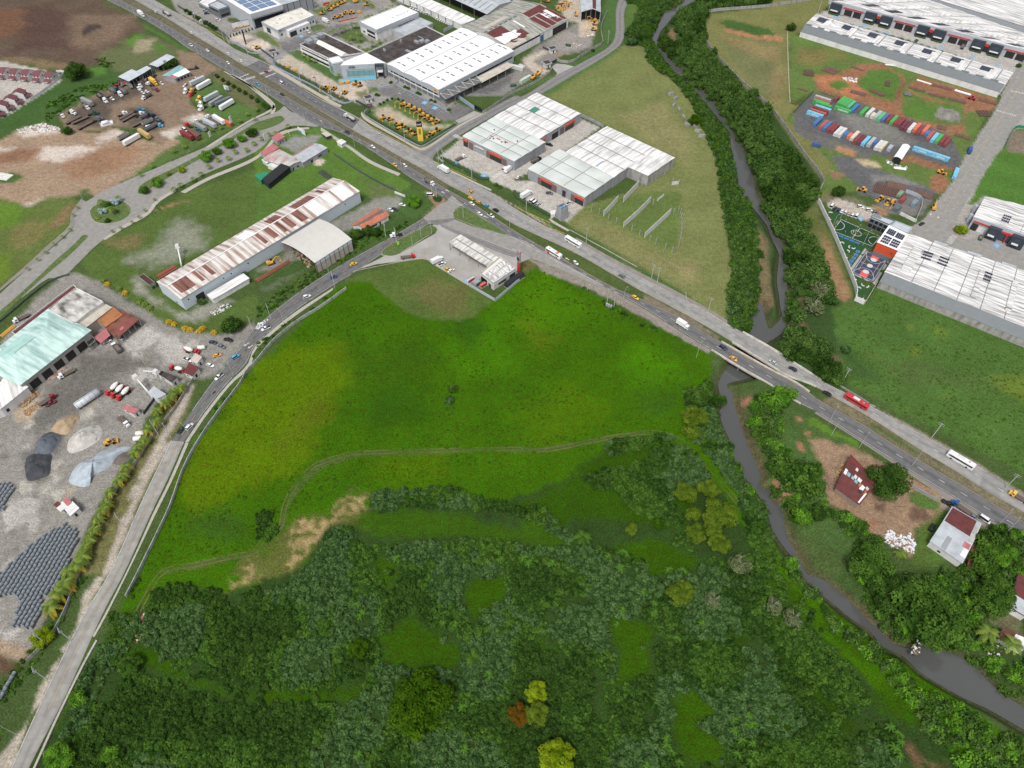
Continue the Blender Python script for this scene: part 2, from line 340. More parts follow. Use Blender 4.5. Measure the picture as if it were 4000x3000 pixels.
# straw-coloured cleared patches
put('B3 240 1300,400 1130,640 1120,800 960,980 950,980 1120,1000 1380,820 1420,640 1300,540 1460,440 1680,60 1800,-200 1750,-60 1500',S(98,96,44),6,10,.8,.75)
for s in('B3 330 1220,400 1130,520 1150,690 1150,700 1190,640 1260,580 1330,500 1500,420 1659,200 1659,120 1600,240 1440','B3 660 1100,780 970,960 970,965 1060,860 1100,720 1140','B3 830 1270,930 1240,990 1290,960 1370,900 1400','B4 0 -20,280 -40,230 60,120 130,0 100','A4 1900 220,1960 20,2212 -60,2212 90,2000 160','D4 340 880,420 900,500 1030,420 1060,370 980','D4 470 1080,600 1120,620 1160,520 1120','D4 700 1260,830 1200,870 1300,800 1440,700 1400'):put(s,S(164,140,92),2,12,.5,.9,1)
# lower thicket floor and its grassy openings
put('A4 900 600,1000 330,1280 230,1500 90,1900 150,2150 60;B3 300 1600,500 1400,640 1200,760 1230,980 1250,1000 1100,980 1000;C3 0 1000,500 820,800 560,1400 520,1700 760,2000 1200,2212 1500;D4 300 350,800 800,1300 1250,1700 1659,1700 2400;A4 200 2400,330 1500,700 900',S(46,72,20),4,6,1.2)
put('B3 1000 1090,1700 1090,2212 1250;C3 200 1150,330 1300,560 1330,400 1450,150 1400;B3 2212 1400,1300 1330,1000 1300,820 1200',MG(54,84,18),6,6)
CLEAR=['B4 1080 -40,1230 -20,1200 60,1120 80','B4 1790 60,1900 0,2150 0,2190 130,2080 240,1960 280,1880 400,1820 330,1780 200','B4 1060 500,1220 420,1300 330,1420 420,1600 480,1740 560,1800 700,1700 830,1500 800,1300 840,1130 760','C4 860 360,1000 370,1150 390,1290 440,1260 520,1200 640,1180 820,1060 920,960 960,860 1000,880 800,920 700,860 560','C4 1480 990,1640 1000,1740 1100,1740 1200,1640 1220,1680 1340,1880 1480,1860 1620,1560 1659,1400 1560,1360 1400,1370 1300,1400 1100','A4 1020 640,1200 600,1400 700,1560 820,1760 900,2000 980,2212 1020;B4 0 1020,300 1010,700 970,850 930,1000 900,900 1050,860 1160,700 1090,400 1080,0 1110;A4 2212 1090,1900 1040,1650 980,1500 870,1300 770,1050 730','B3 1030 1440,1110 1530,1200 1500,1190 1640,1010 1600','C3 930 1420,1180 1340,1500 1420,1700 1500,1600 1620,1200 1640,1000 1500','C4 220 560,400 560,480 700,420 720,280 640','D4 880 900,1050 920,1150 1050,1230 1150,1350 1240,1240 1280,1100 1260,960 1150,880 1050','D4 60 20,260 200,500 420,700 590,860 700,960 860,900 850,700 670,450 440,150 180,0 60']
CLEARP=[G(s)for s in CLEAR]
put('C3 500 830,800 560,1400 520,1700 760,1500 1250,1100 1200,700 1150,300 1250,60 1060',MG(48,78,12),5,6,1.2);put('C4 1300 300,1900 200,2212 600,2212 1400,1800 1300,1700 900;D4 0 400,400 800,700 1300,300 1659,0 1659',MG(45,70,12),8,8,1.2)
for q in CLEARP:put(q,MG(50,80,6),6,6,1.0)
for s in('D4 1180 1420,1240 1410,1330 1560,1350 1659,1180 1659','D4 1360 1600,1560 1580,1540 1659,1400 1659','A4 680 1480,760 1380,720 1560,640 1640'):put(s,S(108,82,58),3,5,.4)
# river corridor
put('C1 1000 -200,1500 -200,1800 0,2300 -60,2212 60,1700 110,1650 240,1700 420,1850 600,2050 790,2212 930;D1 130 1100,300 1340,470 1570,430 1659;D2 425 90,560 380,690 690,745 860,700 1060,620 1250,640 1400,680 1500,900 1659,300 1659,0 1400;C2 2050 1260,1870 1150,1870 940,1900 640,1850 300,1800 0;C1 1790 1600,1780 1440,1690 1200,1560 900,1400 700,1190 560,1140 410,980 390,960 200',S(54,80,34),2,3)
put('C1 980 0,1120 0,1080 180,1000 300,970 250',S(84,112,44),3,3)
put('C1 1360 260,1430 240,1400 330,1470 380,1400 440,1350 350',S(126,102,72),2,3,.4)
put('C2 2080 250,2200 420;D2 20 800,60 950,0 1000;C2 2130 900,2110 600',S(112,100,70),4,4,.4);put('D2 280 140,420 120,520 330,640 620,740 870,740 950,640 960,560 700,500 560,400 400,300 300',S(98,104,52),4,5,.6)
put('D2 480 380,560 560,600 640,640 760,740 900,700 960,590 900,540 640,470 500',S(146,114,80),4,6,.3)
for s in('D2 230 900,330 900,300 1100,360 1200,300 1330,240 1240,180 1160','D2 580 1440,680 1420,690 1480,600 1500'):put(s,S(112,90,66),4,5,.4)
put('C3 1900 80,2080 100,2000 300,2120 500,2212 700;D3 60 900,150 1080,350 1400,420 1659;D4 600 60,900 300,1100 520,940 470,700 200,420 0;D3 330 1640,180 1350,110 1070,0 890;C3 2130 740,2000 430,1930 200',S(104,98,60),5,5,.6)
put('C3 1990 130,2060 120,2060 180,2000 180',S(140,104,76),2,3,.3)
# east bank yard
put('D3 0 60,180 160,330 270,560 420,780 560,920 640,820 740,640 580,460 560,420 640,480 760,420 900,480 980,660 1100,880 1230,1000 1330,700 1500,400 1350,200 1200,60 1000,0 900',S(70,98,40),3,4)
put('D3 330 290,400 270,560 390,820 500,780 550,640 480,480 420,350 360',S(86,124,22),2,3)
put('D3 350 480,460 470,700 540,900 620,1200 760,1300 830,1500 960,1560 1020,1520 1090,1440 1170,1330 1220,1280 1290,1260 1480,1220 1480,1000 1330,880 1240,660 1110,480 980,460 900,500 760,430 640',S(146,119,94),3,4,.2)
put('D3 1250 1100,1350 1090,1400 1160,1300 1200,1220 1190',S(110,88,68),3,4,.2);put('D3 930 1030,1000 1040,990 1090,940 1080',S(104,82,62),2,3,.2)
for s in('D3 240 280,310 290,290 330,250 320','D3 320 390,390 410,350 460,310 440','D3 255 500,290 500,310 570,270 570','D3 850 1190,940 1190,900 1240,860 1230','D3 40 760,300 780,340 960,200 1040,80 960'):put(s,S(150,110,80),2,3,.2)
put('D3 1220 930,1300 930,1470 1030,1450 1080,1340 1070,1240 1000',S(84,112,44),2,3);put('D3 1300 1240,1420 1190,1560 1070,1640 1180,1480 1600,1250 1600',S(80,108,36),3,4)
put('D3 1460 850,1660 970,2212 1350,2212 1450,2000 1330,1700 1120,1520 1060',S(150,138,124),3,3,.15);put('D3 700 1500,1250 1600,1500 1600,2212 1500,2600 1700;D4 2600 900,2212 1100,1800 700,1300 500,900 250,600 0',S(58,82,32),4,5)
put('D4 1880 260,2100 240,2212 350,2212 560,2080 480,1960 400',S(104,102,70),3,4);put('D3 2130 1600,2240 1540,2300 1640,2160 1680',S(130,112,92),3,3)
# meadow east of the river
put('D2 560 1000,750 960,840 970,950 800,2212 1340;D3 2600 400,2600 1000,1900 620,1100 220,700 0;D2 640 1480,600 1250',S(72,106,36),3,3)
for s in('D2 1140 1100,1240 1150,1260 1210,1180 1180','D2 1460 1180,1540 1210,1520 1270,1460 1240','D2 1200 1340,1300 1370,1280 1410,1220 1390','D3 1940 -40,2300 -60,2300 180,2050 60','D3 1460 50,1560 90,1500 120'):put(s,S(96,118,26),6,7)
put('D2 900 1400,1400 1500,1900 1659,1200 1659',S(80,98,46),12,10,1,.7);put('D2 600 1300,900 1500,1000 1659,750 1600',S(58,88,40),8,8,1,.8)
# north meadow beside the river
put('C1 240 810,880 440,970 390,1140 410,1190 560,1400 700,1560 900,1690 1200,1780 1440,1790 1659;C2 1800 0,1850 300,1900 640,1870 940,1850 1120,1500 960,1000 640,430 250,620 120,1000 0;C1 1400 1360,820 1090',S(114,121,66),2,2,.6)
put('C1 240 810,880 440,940 430,860 500,400 780,300 830',S(78,112,48),3,3);put('C1 480 700,900 480,1100 460,1000 700,700 960,420 860',S(112,122,66),9,8,.6)
put('C1 950 1000,1300 880,1600 1250,1500 1400,1200 1250',S(136,130,84),9,8,.5,.7);put('C2 1350 600,1620 620,1600 760,1450 780',S(150,138,92),7,7,.4,.7)
put('C2 640 150,1000 20,1440 0,1460 180,1440 470,1380 520,950 300',S(96,116,52),4,4);put('C2 430 270,700 400,1000 560,1450 850,1860 1120,1840 1150,1500 950,1000 650',S(72,100,44),2,2)
put('C2 500 200,900 330,1300 560,1500 780,1200 700,800 450',S(126,124,76),6,6,.5,.7)
# north-east grounds
put('D1 -1000 -300,500 -300,540 30,340 200,290 290,180 290,200 890,270 910,160 1040,330 1150,460 1300,560 1420,580 1500,560 1659;D2 480 60,425 90;D1 440 1659,470 1570,300 1340,130 1100,0 920;C1 2050 800,1850 610,1700 430,1660 250,1710 120,2212 60',S(116,118,64),2,2,.6)
put('C1 2000 300,2212 340;D1 0 360,100 400,120 700,60 860,-100 800;C1 2000 600,1850 480,1820 330',S(108,112,70),8,8,.6,.8)
put('C1 1800 200,1860 160,2212 250;D1 60 290,60 330,0 330;C1 2140 330,2000 290,1860 240',S(66,100,40),2,2,1.3);put('C1 1820 240,1990 270,2130 320,2212 320,2212 350,2080 330,1940 300,1830 270',S(168,118,80),2,2,.3)
spot('D1 0 325,80 335',5,S(170,122,84),feather=2,warp=2,v=.3);put('D1 -400 300,90 400,130 560,90 900,40 880,60 540,-300 400',S(142,122,78),8,7,.4,.7)
put('D1 190 290,300 300,600 390,1200 590,1980 830,1900 960,1700 1370,1640 1480,1510 1659,400 1659,560 1420,330 1150,160 1040,390 790,200 890',S(92,116,50),2,2,.6)
for s in('D1 440 640,620 640,760 560,900 550,1000 560,1160 640,1200 700,1160 800,1150 960,1200 1020,1560 1080,1700 1060,1720 960,1940 960,1960 850,1700 770,1300 660,1250 700,1180 760,1240 860,1500 880,1700 900,1680 1000,1700 1140,1500 1180,1200 1080,950 950,800 890,600 830,420 780,400 700','D1 1220 1320,1500 1400,1660 1420,1620 1480,1480 1480,1250 1400','D1 1390 1560,1480 1470,1560 1550,1520 1659,1400 1659','D1 1050 1280,1230 1340,1210 1420,1050 1380'):put(s,RED,4,5,.2)
put('D1 400 660,540 640,720 700,860 800,720 840,480 770',S(172,112,72),5,6,.2);put('D1 1100 700,1200 720,1160 800,1080 880',S(118,84,62),5,5,.2)
for s in('D1 520 720,640 700,700 740,600 780','D1 880 620,1000 600,1140 640,1150 720,1080 870,900 830,760 720,800 680','D1 1170 790,1260 820,1370 860,1320 880,1180 840','D1 1160 940,1260 890,1440 920,1470 1000,1250 1020','D1 1480 1040,1460 960,1560 900,1690 990,1640 1060,1540 1060','D1 1200 750,1700 890,1650 900,1220 790'):put(s,S(82,118,42),3,4)
for s in('D1 250 420,500 420,560 520,420 560,260 540','D1 560 420,700 520,600 540'):put(s,S(126,108,62),8,8,.5,.7)
spot('l 1180 195',9,S(136,132,126),feather=2,warp=3,v=.2)
put('l 150 20,330 70,500 92,700 180,1000 260,1200 360,1290 540,1240 612,1180 590,900 500,740 520,600 490,290 385,130 335,0 290,0 175',S(96,96,97),1,1.5,.1)
put('l 380 180,560 200,800 300,900 400,760 420,500 330,360 260',S(126,126,118),8,7,.1,.8);put('l 0 280,300 390,600 490,560 520,200 430,0 320',S(104,102,98),3,4,.1)
put('l 290 510,500 520,600 600,800 660,1000 730,1080 790,1020 860,700 850,480 800,470 720,340 620',S(98,98,100),3,4,.1);put('l 580 650,800 660,1000 740,700 700,600 720',S(132,130,126),3,5,.1,.8)
put('l 470 530,640 560,650 590,540 580',S(176,160,128),3,4,.1);put('l 270 610,380 640,340 690,270 660',S(142,108,84),3,4,.2);put('l 320 420,470 470,460 510,340 460',S(168,124,86),3,4,.3)
put('l 640 780,1030 840,960 952,600 952',S(116,113,110),3,4,.1)
put('D2 480 60,560 20,740 40,860 90,800 130,620 60,540 100',S(112,108,84),4,4,.4);put('D2 510 110,580 60,620 60,780 110,920 130,900 200,880 260,700 200,560 150',S(178,168,156),1,1,.1);put('D2 880 100,1040 140,1040 210,920 180',S(152,116,80),3,4,.2)
put('o 1269 480,1180 700,1100 880,1040 940;D1 2212 400,2110 650,2000 900,1900 1050,1690 1370,1600 1570;D2 1430 130,1350 240,1240 310,1200 380;D2 2212 1000,3000 1300,3000 -800',S(158,154,148),1,1,.05)
put('D1 2130 1110,2500 1100,2500 2000;D2 2212 130,2130 110,1880 40,1760 110,1720 110,1790 0;D1 1790 1640,1960 1340,2030 1270',S(76,118,36),1.5,1.5);put('D1 2100 1130,2400 1130,2400 1360,2050 1310',S(124,112,96),2,2,.2)
put('D1 490 95,1000 215,2212 500,2120 640,1200 340,410 130',S(176,172,166),1,.5,.05)
# dealer lots north of the highway
put('c -200 -300,500 -300,1400 -300,2800 -300;d 2600 900;e 1269 900;g 1500 700;B1 1300 1230,1000 900,700 880,130 560,0 460;c 1250 790,800 600,700 480,60 200,0 60',S(146,143,138),2,2,.1)
put('c 800 560,900 470,1050 500,1200 540,1420 640,1300 740,1150 740,950 620',S(196,184,170),2,3,.2);put('c 1100 480,1260 430,1500 590,1520 620,1500 680,1420 660,1280 560',S(98,116,66),2,3);put('c 760 260,900 240,950 300,900 350,760 310',S(78,92,56),2,2)
put('c 1500 620,1700 570,2000 470,2400 340,2500 450,2000 600,1830 690,1650 770,1560 710',S(112,111,112),1,1,.05);put('d -100 690,560 480,1100 370,1500 170,1900 -60,2212 -60,2212 100,1780 60,1500 150,1130 370,690 600,190 650,-100 800',S(120,119,119),1,1,.05)
put('d 520 210,700 120,1100 30,1390 100,1230 200,740 390,560 310',S(126,124,124),2,2,.1);put('d 280 180,520 90,720 -20,1200 -40,1390 80,1390 140,1330 150,1250 40,900 40,640 150,540 260,430 260',S(96,116,66),2,2);put('d 230 490,350 410,590 450,570 480,330 560',S(90,110,62),1,1)
put('d 700 610,1130 430,1200 620,1290 720,1060 760,900 700',S(88,108,60),1,1);put('d 1240 860,1500 720,1650 660,1260 920',S(80,104,54),1,1)
put('d 0 890,120 850,600 1190,800 1300,750 1450,640 1450,200 1200,0 1090',S(78,106,50),1,1);put('c 1640 760,1800 720,2212 950,2212 1170,2000 1100,1720 880',S(80,108,52),1,1)
put('c 1440 900,1650 780,2212 1180,2212 1400,1500 960',S(186,174,160),1.5,2,.2);put('B1 150 530,290 470,700 720,850 850,820 880,640 850',S(176,166,150),2,2,.2);put('d 500 1500,780 1480,1200 1400,1290 1600,1000 1760,500 1700',S(188,176,160),2,2,.2)
put('d 1070 1600,1250 1540,1280 1640,1160 1700',S(120,120,80),3,3);put('d 1260 1540,1430 1490,1430 1570,1300 1620',S(84,110,56),1,1)
put('B1 150 520,420 660,640 780,840 880,800 890,600 830,160 560',S(66,82,52),1,1)
put('g 120 600,470 420,640 370,720 400,1000 560,1420 780,1680 760,1740 820,1120 1190,1040 1200,600 960,130 680',S(84,112,52),1.5,1.5);put('g 260 560,520 480,620 580,900 720,1250 860,1680 800,1600 880,1200 920,1000 860,640 760,360 700',S(182,168,148),4,5,.2,.9)
put('g 320 210,660 150,760 170,1180 390,1470 560,1560 640,1640 620,1560 560,1700 460,1990 570,1960 590,1700 740,1480 770,1000 560,700 380,430 320,350 270',S(116,114,114),1,1,.05)
put('e 600 1659,820 1600,1150 1500,1300 1440,1800 1200,2212 1230,2212 1300,1600 1659',S(128,126,124),2,2,.05);put('e 1050 1600,1400 1480,1780 1300,1800 1340,1500 1560,1300 1600',S(104,103,104),3,4,.05)
put('f 60 1400,330 980,520 800,1240 380,1250 560,1480 650,1470 760,1280 900,950 960,860 1020,740 1150,640 1160,560 1250,200 1500',S(134,130,124),2,2,.05);put('f 720 700,1000 540,1250 590,1470 650,1450 800,1100 880,850 880',S(146,140,134),4,4,.1)
put('f 900 0,1270 -60,1290 300,1250 380,1000 360,940 200',S(178,166,150),3,3,.1);put('f 1250 330,1600 320,1500 620,1250 640',S(186,172,152),2,2,.1);put('f 270 1060,330 980,640 860,720 900,430 1070,640 1170,740 1230,560 1330,400 1200',S(184,172,156),2,2,.05)
put('f 1630 200,1730 0,1930 0,1880 200,1880 520,1830 720,1700 850,1500 960,1170 1140,960 1100,1160 1070,1430 940,1650 760,1640 500',S(72,104,48),1.5,1.5)
put('f 620 1360,830 1290,860 1310,600 1440,120 1659,60 1659',S(82,112,52),1,1);put('g 1180 1190,2212 560,2212 690,1420 1150',S(84,112,52),1,1)
# trade-unit forecourt
put('B1 1560 1370,1800 1180,2212 1400;C1 560 1010,760 1100,480 1300,130 1500,0 1560;C1 300 1560,620 1700;C2 620 120,480 260,300 180,60 60,0 -20;B1 2212 1640,2010 1560',S(176,171,163),1,.6,.05)
put('h 0 300,410 520,395 535,0 330',S(72,104,44),1,1);put('h 825 755,1140 900,1230 1000,1100 960,830 790',S(74,106,44),1,1);put('h 120 300,480 470,560 500,520 525,440 515,60 330',S(64,92,42),1,1)
put('h 780 620,860 650,900 720,1140 850,1140 880,860 730,790 670',S(64,92,42),1,1)
put('h 0 380,120 440,400 560,820 780,1269 1050,1180 1010,760 760,380 590,0 420',S(164,152,140),1,1,.1)
# strip between carriageways
put('r 190 -30,240 0,480 130,620 215,740 290,880 375,980 435,1110 507;s 0 25,150 110,300 200,450 280,560 345,700 425,850 515,850 488,720 408,600 342,470 268,310 178,160 90,0 -5;r 1050 435,910 358,800 288,660 205,520 117,315 0,265 -30',S(106,101,80),1.2,1.5,.5)
put('h 120 570,220 600,310 640,300 665,210 640',S(82,98,50),1,1.5);put('h 455 780,640 860,800 952,760 952,560 860',S(82,98,48),1,1.5)
put('C2 -60 225,230 380,560 540,1000 790,1160 880,1130 920,840 800,480 600,0 290',S(78,96,44),1,1);put('C2 1150 880,1700 1180,1800 1250,1780 1280,1540 1160,1130 930',S(122,112,92),1.5,2.5,.4)
put('D3 480 160,560 110,900 300,1300 560,1600 740,1900 930,2212 1110,2212 1190,1700 880,1200 590,800 330',S(116,108,82),2,3,.5);put('D3 900 330,1300 590,1280 600,880 360',S(84,100,52),2,3)
# dusty shoulders
put('C2 480 500,700 560,1000 700,1500 960,1900 1180,1880 1150,1500 930,1000 640,640 480',S(148,134,120),1.5,3,.2);put('D3 900 180,1100 290,1600 560,2100 860,2212 930,2212 990,1600 620,1100 330',S(146,134,122),1.5,2,.2)
put('C2 60 540,400 640,800 830,1300 1110,1700 1360,1690 1390,1200 1130,700 860,300 690',S(142,134,124),1.5,3,.2)
put('B2 1440 215,1640 100,1630 60,1560 0,1400 0,1450 30,1540 110',S(150,122,94),2,3,.2);put('B2 1260 -20,1440 0,1540 120,1440 210,1330 230,1250 130',S(70,100,40),2,3)
dr=sdf(px,py,RIVER);t=np.clip(dr/(6+3*N2),0,1);t=t*t*(3-2*t)
gz=np.where(dr<0,WZ-.9,(WZ-.9)*(1-t));gz=np.where(dr>12,0,gz)
mud=np.clip(1-np.abs(gz-WZ)/1.6,0,1)*(dr<12)*(dr>-30)
colr=colr*(1-.75*mud[:,None])+np.array(S(86,78,58))*.75*mud[:,None]
gz=gz+np.where(veg>.55,np.clip(veg-.5,0,.8)*(N3*.35+N1*.3),N3*.04)*(np.abs(gx.ravel())<900)
gz=np.minimum(gz,.35)
# keep the sheet just under hard surfaces: recorded later through HARD outlines
HARD=[]
# ---------------------------------------------------------------- roads, pavements, markings
def roadmat(name,col,tracks=2,dark=.82,patch=None,joints=0):
 m=bpy.data.materials.new(name);m.use_nodes=True;t=m.node_tree;N=t.nodes;L=t.links;b=N['Principled BSDF']
 b.inputs['Roughness'].default_value=.85;b.inputs['Specular IOR Level'].default_value=.25
 uv=N.new('ShaderNodeUVMap');uv.uv_map='uv';sp=N.new('ShaderNodeSeparateXYZ');L.new(uv.outputs[0],sp.inputs[0])
 def math_(op,a,c=None):
  q=N.new('ShaderNodeMath');q.operation=op
  for i,v in enumerate((a,c)):
   if v is None:continue
   if isinstance(v,(int,float)):q.inputs[i].default_value=v
   else:L.new(v,q.inputs[i])
  return q.outputs[0]
 w=math_('COSINE',math_('MULTIPLY',sp.outputs[1],2*math.pi*tracks));w=math_('MULTIPLY',w,.5);w=math_('ADD',w,.5)
 n1=N.new('ShaderNodeTexNoise');mp=N.new('ShaderNodeMapping');mp.inputs['Scale'].default_value=(.04,9,1);L.new(uv.outputs[0],mp.inputs[0]);L.new(mp.outputs[0],n1 .inputs['Vector']);n1 .inputs['Scale'].default_value=1;n1 .inputs['Detail'].default_value=4
 n2=N.new('ShaderNodeTexNoise');tc=N.new('ShaderNodeTexCoord');L.new(tc.outputs['Object'],n2 .inputs['Vector']);n2 .inputs['Scale'].default_value=.35;n2 .inputs['Detail'].default_value=6
 f=math_('MULTIPLY',w,n1 .outputs['Fac'])
 v=N.new('ShaderNodeMapRange');v.inputs['From Min'].default_value=.1;v.inputs['From Max'].default_value=.6;v.inputs['To Min'].default_value=1.08;v.inputs['To Max'].default_value=dark;L.new(f,v.inputs['Value'])
 v2=N.new('ShaderNodeMapRange');v2 .inputs['From Min'].default_value=.3;v2 .inputs['From Max'].default_value=.7;v2 .inputs['To Min'].default_value=.86;v2 .inputs['To Max'].default_value=1.14;L.new(n2 .outputs['Fac'],v2 .inputs['Value'])
 k=math_('MULTIPLY',v.outputs[0],v2 .outputs[0])
 if joints:
  vo=N.new('ShaderNodeTexWhiteNoise');vo.noise_dimensions='2D';cmb=N.new('ShaderNodeCombineXYZ')
  L.new(math_('FLOOR',math_('MULTIPLY',sp.outputs[0],1/joints)),cmb.inputs[0]);L.new(math_('FLOOR',math_('MULTIPLY',sp.outputs[1],2)),cmb.inputs[1]);L.new(cmb.outputs[0],vo.inputs['Vector'])
  v3=N.new('ShaderNodeMapRange');v3 .inputs['From Min'].default_value=0;v3 .inputs['From Max'].default_value=1;v3 .inputs['To Min'].default_value=.86;v3 .inputs['To Max'].default_value=1.04;L.new(vo.outputs['Value'],v3 .inputs['Value'])
  k=math_('MULTIPLY',k,v3 .outputs[0])
 mx=N.new('ShaderNodeMix');mx.data_type='RGBA';mx.blend_type='MULTIPLY';mx.inputs['Factor'].default_value=1;mx.inputs[6].default_value=(*col,1)
 cb=N.new('ShaderNodeCombineColor')
 for i in range(3):L.new(k,cb.inputs[i])
 L.new(cb.outputs[0],mx.inputs[7]);L.new(mx.outputs[2],b.inputs['Base Color'])
 return m
def strip(name,Lp,Rp,m,z=.03,step=4.0,smoothit=True,kind='structure',hard=True,thick=0.0,label=None,cat=None):
 A=G(Lp)if isinstance(Lp,str)else Lp;B=G(Rp)if isinstance(Rp,str)else Rp
 if smoothit:A=smooth(A);B=smooth(B)
 ln=sum((b-a).length for a,b in zip(A,A[1:]));n=max(4,int(ln/step));A=resample(A,n);B=resample(B,n);K=5
 V=[];UVs=[];F=[];s=0
 for i in range(n):
  if i:s+=(A[i]-A[i-1]).length
  for k in range(K):
   t=k/(K-1);p=A[i].lerp(B[i],t);V.append((p.x,p.y,z));UVs.append((s,t))
 for i in range(n-1):
  for k in range(K-1):
   a=i*K+k;F.append((a,a+1,a+K+1,a+K))
 me=bpy.data.meshes.new(name);me.from_pydata(V,[],F);u=me.uv_layers.new(name='uv')
 for lp in me.loops:u.data[lp.index].uv=UVs[lp.vertex_index]
 me.update();
 if me.polygons[0].normal.z<0:me.flip_normals()
 if hard:HARD.append(A+B[::-1])
 o=link(name,me,m)
 if kind:o['kind']=kind
 return o,A,B
def sheet(name,poly,m,z=.03,hard=True,kind='structure',parent=None):
 P=G(poly)if isinstance(poly,str)else poly
 me=bpy.data.meshes.new(name);from mathutils.geometry import tessellate_polygon as tp
 me.from_pydata([(p[0],p[1],z)for p in P],[],[t for t in tp([[Vector((p[0],p[1],0))for p in P]])]);me.update()
 if me.polygons[0].normal.z<0:me.flip_normals()
 if hard:HARD.append(P)
 o=link(name,me,m,parent)
 if kind and not parent:o['kind']=kind
 return o
ASPH=roadmat('asphalt',S(106,106,107),2,.76);ASPH2=roadmat('grey_asphalt',S(128,127,126),2,.8);CONC=roadmat('road_concrete',S(148,147,144),2,.84,joints=9)
LANE=roadmat('lane_concrete',S(152,150,145),2,.86,joints=6);SHLD=mat('worn_shoulder',S(142,136,128),.9,.16,.3,dirt=S(112,104,96),dirt_scale=.15)
LOT=mat('lot_concrete',S(170,168,164),.85,.08,.2,dirt=S(140,134,126),dirt_scale=.06,dirt_amt=.6);KERB=mat('kerb_concrete',S(176,170,160),.85,.15,.8);YEL=mat('kerb_yellow',S(206,160,60),.7,.2,.5);WHT=mat('road_white',S(222,220,214),.7,.2,.6,dirt=S(150,148,145),dirt_scale=.5,dirt_amt=.6);YLINE=mat('road_yellow',S(206,168,88),.7,.2,.6,dirt=S(150,140,120),dirt_scale=.4,dirt_amt=.7);BLUEP=mat('blue_paint',S(112,168,208),.7,.15,.5)
# the highway: south-west carriageway
SWL='r 100 -30,155 0,330 90,500 190,610 270,700 322,820 395,960 472,1100 555;s 60 130,240 192,400 285,520 366,600 425,700 490,820 558,930 612,1060 690,1190 775;C2 400 610,800 815,1200 1040,1500 1230,1720 1365,2000 1535,2212 1655;D3 150 95,300 185,420 240,700 420,950 580,1250 765,1600 975,1900 1160,2212 1345,2700 1640'
SWR='r 190 -30,240 0,480 130,620 215,740 290,880 375,980 435,1110 507;s 0 25,150 110,300 200,450 280,560 345,700 425,850 515,930 560,1050 630,1268 772;C2 480 595,840 805,1130 930,1450 1085,1790 1285,2212 1525;D3 255 0,480 160,800 332,1200 590,1700 880,2212 1185,2700 1470'
NEL='r 265 -30,315 0,520 117,660 205,800 288,910 358,1050 435;s 0 -5,160 90,310 178,470 268,600 342,720 408,850 488,960 545,1060 608;C2 0 270,230 380,560 535,1000 790,1160 880,1500 1060,1800 1235,2212 1488;D2 150 1585;D3 370 5,560 110,880 290,1300 560,1600 740,1900 930,2212 1110,2700 1400'
NER='r 375 -30,430 0,570 80,700 150,820 230,900 285,1000 328,1120 388;s 60 -40,200 32,350 110,420 162,560 238,650 285,760 345,900 432,1000 482,1140 555;C2 0 125,300 300,528 405,945 650,1400 880,1700 1050,2212 1335;D2 250 1495,510 1655;D3 700 90,940 215,1100 310,1600 585,1800 700,2100 890,2212 965,2700 1250'
_,SA,SB=strip('highway_road',SWL,SWR,ASPH,.03);_,NA,NB=strip('highway_road',NEL,NER,CONC,.034)
# dark resurfaced stretch of the north-east carriageway
strip('resurfaced_road','r 955 385,1050 437;s 0 -3,150 80,300 168','r 1035 347,1120 392;s 70 -30,200 40,345 115',ASPH,.04)
strip('shoulder_pavement','B2 2212 470;C2 380 640,800 850,1200 1080,1500 1260,1700 1385','B2 2212 420;C2 400 615,800 820,1200 1045,1500 1235,1720 1370',SHLD,.02)
strip('shoulder_pavement','D3 400 250,700 435,950 600,1250 800,1480 950,1700 1110,2212 1410','D3 420 240,700 420,950 580,1250 765,1600 975,1900 1160,2212 1345',SHLD,.02)
strip('shoulder_pavement','C2 528 405,945 650,1400 880,1700 1050,1860 1140','C2 560 395,960 620,1400 845,1720 1020,1860 1110',SHLD,.02)
# side road to the north, and its kerbs
_,NRA,NRB=strip('side_road','B1 1330 1280,1480 1255,1760 1090,2212 838;f 280 1659,840 1310,1160 1150,1460 990,1700 850,1830 720,1880 520,1880 200,1930 0,2010 -260','B1 1530 1400,1560 1320,1800 1150,2212 915;f 600 1620,1100 1330,1500 1100,1780 920,1960 780,2020 650,2035 500,2030 220,2100 20,2200 -220',ASPH2,.035)
sheet('side_road_apron','f 840 1310,870 1270,770 1150,860 1100,1000 1110,1160 1150',LOT,.045);sheet('side_road_apron','g 1670 760,2000 590,2120 630,1740 810',LOT,.045)
# boulevard with roundabout
AVP='b 2240 1060,2100 960,2060 960,1940 1050,1600 1170,1240 1380,790 1640,720 1659;A2 960 -40,800 50,690 120,645 210,640 290,580 370,500 440,380 540,250 650,0 880,-300 1150,-300 1330,0 1035,200 905,420 745,540 770,600 690,700 590,800 490,900 405,1000 340,1160 265,1270 190,1310 130,1400 60,1520 -30;A1 1560 1610,1800 1490,2212 1310;B1 170 1150,330 1085,560 1090,500 980'
sheet('boulevard_road',smooth(G(AVP),True,3),LANE,.02)
GRASS=mat('mown_grass',S(80,108,46),.95,.3,.5,dirt=S(112,108,66),dirt_scale=.2,bump=3)
def island(name,s,m=None,z=.13,sm=True):
 P=smooth(G(s),True,4)if sm else G(s);b=MB();b.prism(P,.0,z,0);o=b.build(name,KERB);o['kind']='structure'
 c=sum(P,Vector())/len(P);Q=[p+(c-p).normalized()*.25 for p in P];s2=sheet(name+'_grass',Q,m or GRASS,z+.01,hard=False);return o
